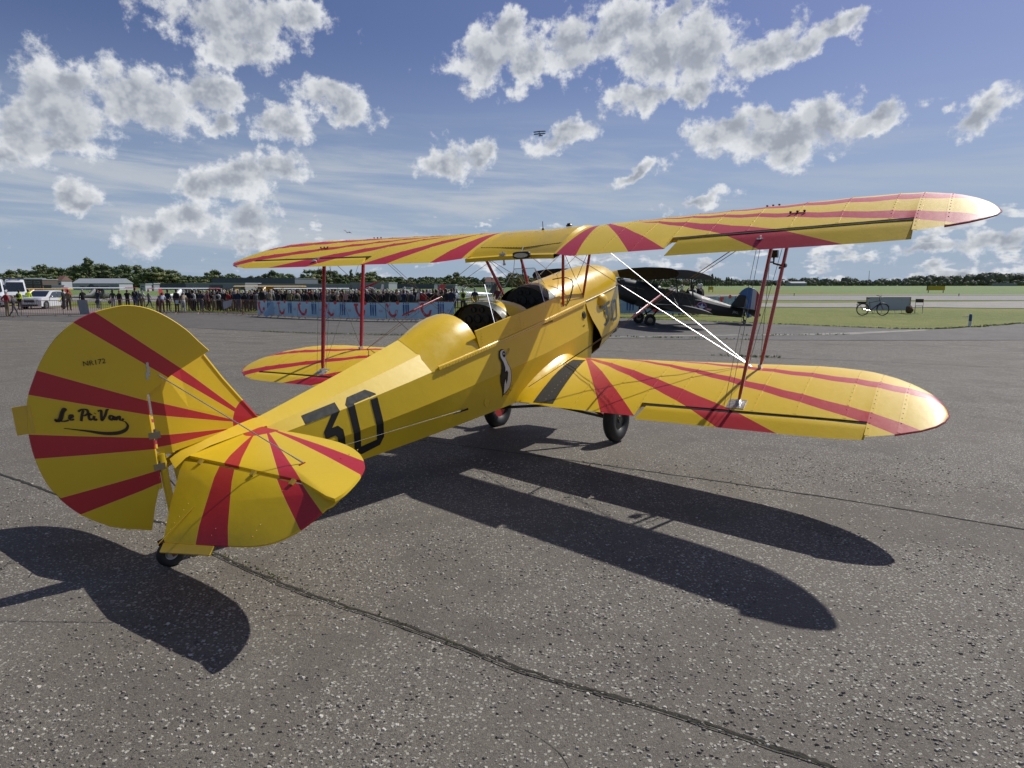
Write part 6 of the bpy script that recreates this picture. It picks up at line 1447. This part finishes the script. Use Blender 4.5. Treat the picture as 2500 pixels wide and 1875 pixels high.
p = (at_px(671, 45.3), 45.3); e = MB().add([(-.1, 0, 1.05), (.25, .03, .95), (.2, -.05, .3), (-.45, -.25, .03), (-.62, -.1, .22)], [(0, 1, 2), (0, 2, 3), (0, 3, 4)]).build('loose_sheet', BAN2, None, False, label='loose corner of blue sheeting hanging off the left end of the banners', category='sheet'); e.location = (*p, gz(*p))
# translucent plastic and grey sheet on the left barriers, paper notices
PLA = bpy.data.materials.new('plastic_film'); PLA.use_nodes = True; n_ = PLA.node_tree; b_ = [q for q in n_.nodes if q.type == 'BSDF_PRINCIPLED'][0]; b_.inputs['Base Color'].default_value = (.62, .64, .66, 1); b_.inputs['Alpha'].default_value = .55; b_.inputs['Roughness'].default_value = .25
def drape(name, u, d, pts, mat, label, cat='sheet'):
    mb = MB(); n = 8
    for i in range(n):
        for j in range(n):
            pass
    V = []; A_, B_, C_, D_ = [Vector(p) for p in pts]
    for i in range(n + 1):
        for j in range(n + 1):
            s, t = i / n, j / n; p = (A_ * (1 - s) + B_ * s) * (1 - t) + (D_ * (1 - s) + C_ * s) * t; p.y += .05 * noise.noise((s * 4, t * 4, u)); V.append(p)
    mb.add(V, [(i * (n + 1) + j, (i + 1) * (n + 1) + j, (i + 1) * (n + 1) + j + 1, i * (n + 1) + j + 1) for i in range(n) for j in range(n)])
    o = mb.build(name, mat, None, True, label=label, category=cat); o.location = (at_px(u, d), d, gz(at_px(u, d), d)); return o
drape('grey_sheet', 210, 47.2, [(-.42, 0, 1.12), (.28, 0, 1.08), (.42, -.05, .14), (-.25, -.05, .12)], plain('sheet_grey', (.26, .27, .29), .5), 'grey sheet hung over the left barriers behind the rudder')
drape('plastic_bag', 562, 49.0, [(-.38, -.05, .95), (.36, -.1, 1.10), (.28, -.2, .65), (-.30, -.15, .42)], PLA, 'translucent plastic bag caught on the barrier left of the banners', 'bag')
for i, (u, d) in enumerate(((438, 50.6), (652, 46.9))): drape('paper_notice', u, d, [(-.12, -.03, 1.02), (.12, -.03, 1.02), (.12, -.03, .76), (-.12, -.03, .76)], BPL, ['white paper notice on the barrier below the leaning people', 'white paper notice on the barrier just left of the blue banners'][i], 'notice')
# ================================================================== vehicles
WP = plain('vehicle_white', (.62, .63, .65), .25, var=.03, coat=.6); GLASS = plain('vehicle_glass', (.015, .02, .025), .08, coat=1.0); TY = MT['rubber']; RIM = plain('alloy_rim', (.35, .35, .36), .3, .7); LAMP = plain('lamp_clear', (.35, .36, .38), .15, coat=1); BLK = MT['black']; ORN = plain('stripe_navy', (.02, .03, .12), .4); YS = plain('stripe_yellow', (.62, .58, .12), .4); BLUEL = plain('beacon_blue', (.03, .08, .45), .2)
def vehicle(name, x, y, heading, L, W, prof, glassprof, wheels, wr, label, stripes=None, bar=False, door_x=()):
    """prof: (x, z) outline of the body from nose (x = L/2) over the roof to the tail; built with tumblehome"""
    e = empty(name, (x, y, gz(x, y)), heading, label=label, category='police car' if name == 'police_car' else 'van')
    zb = .25; belt = glassprof[0]
    def wy(z): return W / 2 * (1 - max(0, z - belt) * .16) * (.97 if z < .45 else 1)
    rings = []
    top = prof
    for fy in (-1, -.93, -.6, 0, .6, .93, 1):
        rings.append([(px - (.10 * L / 4.5 if px > 0 else -.05) * abs(fy) ** 4 * (1), fy * wy(pz), pz - (.035 if abs(fy) == 1 and pz > .6 else 0)) for px, pz in top] + [(-L / 2 + .12, fy * W / 2 * .95, zb), (L / 2 - .14, fy * W / 2 * .95, zb)])
    MB().loft(rings, True, (True, True)).build('body', WP, e, True, 30)
    for fy in (-1, 1):   # side glass, each pane apart
        for k, pane in enumerate(glassprof[1]):
            MB().prism(pane, lambda px, pz: (px, fy * (wy(pz) + .008), pz), lambda px, pz: (px, fy * (wy(pz) - .03), pz)).build('side_window', GLASS, e)
        for px in wheels:
            w = MB().lathe([(wr * .62, -.11), (wr * .95, -.11), (wr, -.07), (wr, .07), (wr * .95, .11), (wr * .62, .11)], (px, fy * (W / 2 - .10), wr), (0, 1, 0), 24).build('wheel', TY, e, True)
            r = MB().lathe([(wr * .62, fy * .10), (wr * .58, fy * .07), (.05, fy * .09), (0, fy * .09)], (px, fy * (W / 2 - .10), wr), (0, 1, 0), 20)
            for q in range(5):
                a = 2 * pi * q / 5; r.box((-.025, -.012, 0), (.025, .012, wr * .58), Matrix.Translation((px, fy * (W / 2 + .0), wr)) @ Matrix.Rotation(a, 4, 'Y'))
            r.build('rim', RIM, w, True)
            MB().lathe([(wr * 1.12, -.02), (wr * 1.12, .012), (wr * 1.0, .012)], (px, fy * (W / 2 - .004), wr + .01), (0, fy, 0), 24).build('wheel_arch', BLK, e)
        MB().sphere((glassprof[2][0], fy * (W / 2 + .12), glassprof[2][1]), .11, 10, 6, (.6, 1, .8)).build('wing_mirror', WP, e, True)
        nx = L / 2 - .12
        MB().box((nx - .16, fy * W * .30 - .17, glassprof[3] - .07), (nx + .07, fy * W * .30 + .17, glassprof[3] + .06)).build('headlight', LAMP, e)
    wsx = glassprof[4]
    MB().add([(wsx[0][0], -W * .42, wsx[0][1]), (wsx[0][0], W * .42, wsx[0][1]), (wsx[1][0], W * .36, wsx[1][1]), (wsx[1][0], -W * .36, wsx[1][1])], [(0, 1, 2, 3)]).build('windscreen', GLASS, e)
    MB().box((L / 2 - .05, -W * .22, glassprof[3] - .18), (L / 2 + .03, W * .22, glassprof[3] + .05)).build('grille', BLK, e)
    MB().box((L / 2 - .05, -W * .34, .28), (L / 2 + .05, W * .34, .42)).build('bumper', BLK, e)
    MB().box((L / 2 + .03, -.26, .48), (L / 2 + .06, .26, .59)).build('number_plate', BPL, e)
    if bar:
        q = MB().box((bar[0] - .12, -.5, bar[1]), (bar[0] + .12, .5, bar[1] + .10)).build('light_bar', LAMP, e)
        for s_ in (-1, 1): MB().box((bar[0] - .13, s_ * .5 - (.22 if s_ > 0 else 0), bar[1] + .01), (bar[0] + .13, s_ * .5 + (.22 if s_ < 0 else 0), bar[1] + .13)).build('beacon', BLUEL, q)
    return e, wy
suvp = [(2.33, .45), (2.34, .80), (2.22, .98), (1.15, 1.10), (.30, 1.60), (-.2, 1.655), (-1.4, 1.62), (-1.95, 1.50), (-2.25, 1.05), (-2.33, .75), (-2.30, .40)]
suv, wy = vehicle('police_car', -42.75, 62.4, atan2(-1, .10), 4.68, 1.9, suvp, (1.0, [[(.95, 1.05), (.28, 1.50), (-.35, 1.55), (-.35, 1.04)], [(-.42, 1.04), (-.42, 1.55), (-1.15, 1.53), (-1.25, 1.04)], [(-1.32, 1.06), (-1.22, 1.51), (-1.62, 1.42), (-1.85, 1.12)]], (.75, 1.10), .80, ((1.16, 1.125), (.33, 1.60))), (1.45, -1.45), .37, 'white police car with blue and yellow stripes parked at the left', bar=False)
for fy in (-1, 1):
    for k in range(4):
        x0 = -.75 - k * .27; pl = [(x0 - .10 + .35, .62), (x0 + .06 + .35, .62), (x0 - .15, .98), (x0 - .60, 1.28 - .02 * k), (x0 - .72, 1.22 - .02 * k), (x0 - .32, .95)]
        MB().add([(px, fy * (wy(pz) + .006), pz) for px, pz in pl], [tuple(range(6))]).build('body_stripe', YS if k == 0 else ORN, suv)
vanp = [(2.95, .45), (2.97, 1.0), (2.75, 1.25), (2.25, 1.45), (1.45, 2.35), (1.1, 2.62), (.4, 2.70), (-2.7, 2.68), (-2.92, 2.4), (-2.97, .45)]
for i, (x, y, hd, lab) in enumerate(((at_px(49, 72), 72, atan2(-.86, .60), 'white police van with a light bar facing the camera behind the police car'), (at_px(-6, 67), 67, atan2(-.80, .55), 'white van with open side at the left edge of the photo'))):
    v_, w_ = vehicle('police_van', x, y, hd, 5.95, 2.0, vanp, (1.35, [[(2.05, 1.42), (1.45, 2.1), (.75, 2.15), (.75, 1.40)], [(.6, 1.4), (.6, 2.15), (-.9, 2.15), (-.9, 1.4)], [(-1.05, 1.4), (-1.05, 2.15), (-2.6, 2.15), (-2.6, 1.4)]], (1.9, 1.6), 1.05, ((2.27, 1.48), (1.40, 2.42))), (2.0, -1.6), .36, lab, bar=(1.0, 2.66))
# ================================================================== light aircraft standing behind the crowd
def highwing(x, y, ang, wingm, tipm, bodym, label, span=8.6, zt=1.7):
    e = empty('light_aircraft', (x, y, gz(x, y)), ang, label=label, category='aircraft'); h = span / 2
    rings = [[(dx * 1.3 + .1, yy, zt + (.10 * (1 - dx * dx * 4) if k < 4 else -.02)) for k, dx in enumerate((-.5, -.2, .2, .5, .3, -.3))] for yy in (-h + 1.0, 0, h - 1.0)]
    MB().loft(rings, True, (True, True)).build('wing', wingm, e, True, 40)
    for s in (-1, 1):
        MB().loft([[(dx * 1.3 * k2 + .1, s * (h - 1.0 + q), zt + (.10 * (1 - dx * dx * 4) if k < 4 else -.02)) for k, dx in enumerate((-.5, -.2, .2, .5, .3, -.3))] for q, k2 in ((0, 1), (.7, .95), (.95, .7), (1.0, .3))], True, (False, True)).build('wing_tip', tipm, e, True, 40)
        MB().tube([(.1, s * 1.9, zt), (.2, s * .4, .75)], .03, 6).build('wing_strut', wingm, e)
        w = MB().lathe([(.12, -.06), (.2, -.06), (.23, 0), (.2, .06), (.12, .06), (0, .05)], (.55, s * .8, .23), (0, 1, 0), 16).build('wheel', TY, e, True); MB().tube([(.55, s * .8, .23), (.4, s * .35, .7)], .03, 6).build('gear_leg', bodym, e)
    rg = []
    for xx, w, zb, zt_ in ((1.7, .12, .85, 1.1), (1.5, .3, .65, 1.25), (.7, .36, .55, 1.35), (.5, .36, .55, zt - .02), (-.7, .33, .6, zt - .02), (-1.4, .24, .68, 1.25), (-4.4, .06, .80, .98)):
        rg.append([(xx, w * cos(a), (zb + zt_) / 2 + (zt_ - zb) / 2 * sin(a)) for a in [2 * pi * k / 10 for k in range(10)]])
    MB().loft(rg, True, (True, True)).build('fuselage', bodym, e, True, 40)
    MB().add([(-3.7, 0, .95), (-4.3, .0, 1.75), (-4.75, 0, 1.75), (-4.7, 0, .8), (-3.7, .03, .95), (-4.3, .03, 1.75), (-4.75, .03, 1.75), (-4.7, .03, .8)], [(0, 1, 2, 3), (7, 6, 5, 4), (0, 4, 5, 1), (1, 5, 6, 2), (2, 6, 7, 3)]).build('fin', tipm, e)
    MB().box((-4.6, -1.4, .92), (-3.9, 1.4, .97)).build('tailplane', wingm, e)
    MB().box((1.74, -.9, .92), (1.78, .9, 1.04)).build('propeller', DP, e)
    return e
CY = plain('cub_yellow', (.62, .36, .03), .35, coat=.3); CW_ = plain('aircraft_white', (.66, .67, .68), .3, coat=.4); CR = plain('aircraft_red', (.40, .02, .03), .35, coat=.4)
highwing(at_px(250, 76), 76, radians(82), CW_, CR, UND, 'high-wing aircraft with white wing and red tips at the left behind the barrier', 8.9, 1.78)
highwing(at_px(104, 74), 74, radians(80), CY, CY, CY, 'yellow high-wing aircraft half hidden by the police car', 8.0, 1.68)
highwing(at_px(455, 78), 78, radians(86), CW_, CR, CW_, 'white high-wing aircraft with a red stripe wing left in the crowd', 8.4, 1.72)
highwing(at_px(662, 70), 70, radians(70), CY, CY, CY, 'orange yellow high-wing aircraft standing out above the crowd', 8.6, 1.98)
highwing(at_px(765, 80), 80, radians(95), CW_, CW_, CW_, 'white high-wing aircraft behind the crowd at the struts', 8.6, 1.70)
def lowwing(x, y, ang, bodym, trim, label, raised=False):
    e = empty('light_aircraft', (x, y, gz(x, y)), ang, label=label, category='aircraft'); rg = []
    for xx, w, zb, zt_ in ((2.3, .10, 1.0, 1.15), (2.2, .3, .78, 1.35), (1.2, .45, .62, 1.5), (0, .5, .6, 1.52), (-1.4, .38, .7, 1.45), (-3.9, .08, 1.0, 1.25)): rg.append([(xx, w * cos(a), (zb + zt_) / 2 + (zt_ - zb) / 2 * sin(a)) for a in [2 * pi * k / 12 for k in range(12)]])
    MB().loft(rg, True, (True, True)).build('fuselage', bodym, e, True, 40)
    MB().loft([[(xx, (w + .012) * cos(a), zc + .16 * sin(a)) for a in [2 * pi * k / 12 for k in range(12)]] for xx, w, zc in ((2.1, .34, 1.0), (0, .50, 1.0), (-2.5, .30, 1.05))], True).build('trim_stripe', trim, e, True)
    cn = []
    for xx, w, h in ((1.1, .1, 0), (.8, .36, .22), (.2, .42, .46), (-.6, .38, .40), (-1.3, .1, .02)): cn.append([(xx, w * cos(pi * k / 10), 1.48 + h * sin(pi * k / 10)) for k in range(11)])
    MB().loft(cn, False).build('canopy', MT['glass'], e, True)
    for p in (cn[1], cn[2], cn[3]): MB().tube(p, .025, 5).build('canopy_frame', CW_, e, True)
    for s in (-1, 1):
        MB().loft([[(xx, s * yy, zz) for xx, zz in ((.7, z), (.3, z + .08), (-.7, z + .02), (.1, z - .04))] for yy, z in ((.4, .78), (4.0, 1.08))], True, (True, True)).build('wing', bodym, e)
        MB().lathe([(0, -.06), (.2, -.06), (.22, 0), (.2, .06), (0, .06)], (.4, s * 1.3, .22), (0, 1, 0), 14).build('wheel', TY, e, True); MB().box((.35, s * 1.3 - .03, .2), (.45, s * 1.3 + .03, .85)).build('gear_leg', bodym, e)
    MB().add([(-3.0, 0, 1.3), (-3.7, 0, 2.2), (-4.2, 0, 2.2), (-4.1, 0, 1.05), (-3.0, .04, 1.3), (-3.7, .04, 2.2), (-4.2, .04, 2.2), (-4.1, .04, 1.05)], [(0, 1, 2, 3), (7, 6, 5, 4), (0, 4, 5, 1), (1, 5, 6, 2), (2, 6, 7, 3)]).build('fin', trim, e)
    MB().box((-4.0, -1.3, 1.2), (-3.3, 1.3, 1.26)).build('tailplane', bodym, e)
    return e
lowwing(at_px(995, 72), 72, radians(200), CW_, CR, 'white aircraft with red trim and open clear canopy behind the crowd')
lowwing(at_px(1128, 64), 64, radians(215), CW_, plain('aircraft_dark', (.03, .03, .04), .4), 'white aircraft with a bubble canopy just left of the cockpits')
lowwing(at_px(905, 66), 66, radians(120), CR, CW_, 'red aircraft with white trim standing behind the crowd between the struts')
e = MB().tube([(-.9, 0, .0), (.55, 0, .55)], [.05, .10], 8).tube([(.55, 0, .55), (1.05, 0, .76)], [.07, .02], 8).build('raised_wing_tip', [CR], None, True, label='red and white raised wing tip sticking up over the crowd behind the front strut', category='wing tip'); e.location = (at_px(902, 58), 58, 1.30)  # tapered tubes stand in for a raised red and white wing tip
# ================================================================== things on the grass at the right
def tor(mb, c, R, r, n=28, m=6):
    mb.lathe([(R + r * cos(2 * pi * k / m), r * sin(2 * pi * k / m)) for k in range(m + 1)], c, (0, 1, 0), n)
bx, by = at_px(2126, 39.2), 39.2
bk = empty('bicycle', (bx, by, 0), radians(-4), label='dark trekking bicycle with a rack battery standing on the grass', category='bicycle')
def bp(mb, nm, mat, par=None, sm=True): return mb.build(nm, mat, par or bk, sm)
for s, x0 in (('rear', -.56), ('front', .56)):
    mb = MB(); tor(mb, (x0, 0, .35), .335, .022); w = bp(mb, 'wheel', MT['rubber'])
    mb = MB(); tor(mb, (x0, 0, .35), .305, .010, 28, 4); mb.lathe([(.03, -.04), (.03, .04)], (x0, 0, .35), (0, 1, 0), 8); bp(mb, 'rim', MT['steel_dark'], w)
    mb = MB()
    for k in range(16): a = 2 * pi * k / 16; mb.tube([(x0, .02 * (-1) ** k, .35), (x0 + .30 * cos(a), 0, .35 + .30 * sin(a))], .0025, 3)
    bp(mb, 'spokes', MT['steel_dark'], w)
    mb = MB().loft([[(x0 + R_2 * cos(a), yy, .35 + R_2 * sin(a)) for R_2, yy in ((.375, -.03), (.385, 0), (.375, .03))] for a in [radians(t) for t in range(20, 190, 17)]], False); bp(mb, 'mudguard', MT['black'])
BKF = plain('bicycle_frame', (.015, .022, .045), .35, coat=.5)
mb = MB().tube([(-.12, 0, .30), (-.22, 0, .80)], .018, 8).tube([(-.12, 0, .30), (.40, 0, .72)], .030, 8).tube([(-.20, 0, .74), (.36, 0, .86)], .020, 8).tube([(-.12, 0, .30), (-.56, 0, .35)], .012, 6).tube([(-.21, 0, .75), (-.56, 0, .35)], .010, 6).tube([(.34, 0, .92), (.42, 0, .66)], .022, 8).tube([(.42, .05, .66), (.56, .05, .35)], .012, 6).tube([(.42, -.05, .66), (.56, -.05, .35)], .012, 6); bp(mb, 'frame', BKF)
mb = MB().tube([(-.22, 0, .80), (-.26, 0, .97)], .013, 6); bp(mb, 'seat_post', MT['steel']); mb = MB().loft([[(-.26 + a, b * k, 1.0 + c) for a, b, c in ((-.14, .08, 0), (.02, .05, .01), (.16, .02, 0))] for k in (-1, 1)], False).loft([[(-.26 + a, b * k, .965 + c) for a, b, c in ((-.14, .06, 0), (.02, .03, .0), (.16, .01, 0))] for k in (-1, 1)], False).sphere((-.30, 0, .985), .07, 8, 5, (1.6, 1, .4)); bp(mb, 'saddle', MT['black'])
mb = MB().tube([(.34, 0, .92), (.31, 0, 1.06), (.40, 0, 1.10)], .014, 6).tube(spline([(.30, -.32, 1.14), (.36, -.12, 1.12), (.40, 0, 1.10), (.36, .12, 1.12), (.30, .32, 1.14)], 4), .013, 6); bp(mb, 'handlebar', MT['black'])
mb = MB().sphere((.47, 0, .98), .05, 8, 6).box((.43, -.08, .88), (.50, .08, .94)); bp(mb, 'lamp', LAMP)
mb = MB().box((-.86, -.08, .70), (-.42, .08, .80)); bp(mb, 'rack_battery', MT['black']); mb = MB().tube([(-.86, .0, .69), (-.40, 0, .69)], .008, 4).tube([(-.80, .05, .69), (-.56, .05, .35)], .006, 4).tube([(-.80, -.05, .69), (-.56, -.05, .35)], .006, 4).box((-.90, -.04, .58), (-.88, .04, .66)); bp(mb, 'carrier', MT['black'])
mb = MB().lathe([(.09, -.01), (.09, .01)], (-.12, -.06, .30), (0, 1, 0), 14).tube([(-.12, -.07, .30), (-.02, -.09, .16)], .01, 5).tube([(-.12, .07, .30), (-.22, .09, .44)], .01, 5).box((-.07, -.14, .14), (.03, -.08, .17)).box((-.27, .08, .43), (-.17, .14, .46)); bp(mb, 'crank', MT['steel_dark'])
mb = MB().tube([(-.20, .03, .32), (-.26, .16, .0)], .008, 5); bp(mb, 'kickstand', MT['black'])
mb = MB().tube([(-.12, .05, .30), (-.12, .05, .20)], .03, 6); 
# pale panel
px_, py_ = (at_px(2105, 43.2), at_px(2212, 43.2)), 43.0; cx = sum(px_) / 2; hw = (px_[1] - px_[0]) / 2
pn = empty('display_board', (cx, py_, 0), radians(2), label='long pale grey board standing on thin legs behind the bicycle', category='board')
PG = plain('panel_pale', (.42, .45, .50), .5, var=.06, nscale=2)
MB().box((-hw, -.03, .17), (hw, .03, .97)).build('sheet', PG, pn); MB().box((-hw, -.05, .965), (hw, .05, .99)).box((-hw, -.05, .15), (hw, .05, .175)).box((-hw - .02, -.05, .15), (-hw + .02, .05, .99)).box((hw - .02, -.05, .15), (hw + .02, .05, .99)).build('rim', MT['steel_dark'], pn)
MB().add([(hw, 0, .17), (hw + .10, .75, .17), (hw + .10, .75, .95), (hw, 0, .97), (hw + .02, 0, .17), (hw + .12, .75, .17), (hw + .12, .75, .95), (hw + .02, 0, .97)], [(0, 1, 2, 3), (7, 6, 5, 4), (0, 4, 5, 1), (3, 2, 6, 7)]).build('side_leaf', PG, pn)
for k in range(7): 
    x = -hw + .1 + (2 * hw - .2) * k / 6; MB().tube([(x, 0, .17), (x + .02, -.05, 0)], .012, 5).build('leg', MT['steel_dark'], pn)
# folding chair
cx, cy = at_px(2238, 42.6), 42.6; ch = empty('folding_chair', (cx, cy, 0), radians(150), label='brown folding chair on the grass right of the pale board', category='chair')
BRN = plain('chair_brown', (.05, .035, .02), .5)
MB().box((-.20, -.02, .66), (.20, .01, .88)).build('backrest', BRN, ch); MB().box((-.20, -.40, .43), (.20, -.02, .46)).build('seat', BRN, ch)
for s in (-1, 1):
    MB().tube([(s * .21, .03, .90), (s * .21, -.20, .44), (s * .22, -.42, 0)], .013, 6).build('leg', MT['steel_dark'], ch, True); MB().tube([(s * .19, -.36, .44), (s * .20, .16, 0)], .013, 6).build('leg', MT['steel_dark'], ch, True)
# brown bag
o = None; mb = MB().sphere((0, 0, .24), .24, 12, 9, (1.0, .8, 1.05))
for i, (x, y, z) in enumerate(mb.v): k = 1 + .25 * noise.noise((x * 6, y * 6, z * 6)); mb.v[i] = (x * k, y * k, max(0, z * (1.0 if z < .3 else .95) * k))
e = empty('bag', (at_px(2215, 41.9), 41.9, 0), 0, label='crumpled brown bag leaning on the right end of the pale board', category='bag'); mb.build('sack', plain('bag_brown', (.10, .06, .035), .8, var=.3, bump=.5, bscale=20), e, True); MB().tube([(-.08, 0, .46), (0, .02, .56), (.10, 0, .44)], .015, 6).build('handle', BRN, e, True)
# blue and white post
e = empty('taxiway_marker', (19.85, 29.44, 0), 0, label='short blue post with white foot in the grass at the right', category='post')
MB().lathe([(0, .50), (.055, .49), (.06, .44), (.06, .20)], (0, 0, 0), (0, 0, 1), 14).build('blue_sleeve', plain('marker_blue', (.02, .07, .22), .4), e, True); MB().lathe([(.058, .20), (.058, .02), (.075, 0), (.075, -.02)], (0, 0, 0), (0, 0, 1), 14).build('foot', WH2, e, True)
MB().lathe([(0, .525), (.03, .52), (.04, .49)], (0, 0, 0), (0, 0, 1), 12).build('cap', WH2, e, True)
# low debris line in grass
MB().tube([(0, 0, .01), (.3, .05, .03), (.6, .02, .01)], [.008, .02, .008], 6).build('branch', DP, None, True, label='dark twig lying in the grass left of the blue post', category='twig').location = (at_px(2345, 37.5), 37.5, 0)
# unidentified white item intruding at the bottom left corner, shaped as a cone
e = empty('white_corner_item', (-.985, 1.30, 0), 0, label='white rounded cone-shaped top of an unidentified item poking in at the bottom left corner', category='cone')
MB().lathe([(0, .665), (.03, .658), (.06, .635), (.10, .57), (.17, .40), (.26, .05), (.27, 0)], (0, 0, 0), (.0, 0, 1), 32).build('cone', plain('cone_white', (.60, .62, .68), .45, var=.03), e, True, 60)
MB().lathe([(.30, .02), (.32, .0), (.0, .0)], (0, 0, 0), (0, 0, 1), 24).build('base', DP, e, True)
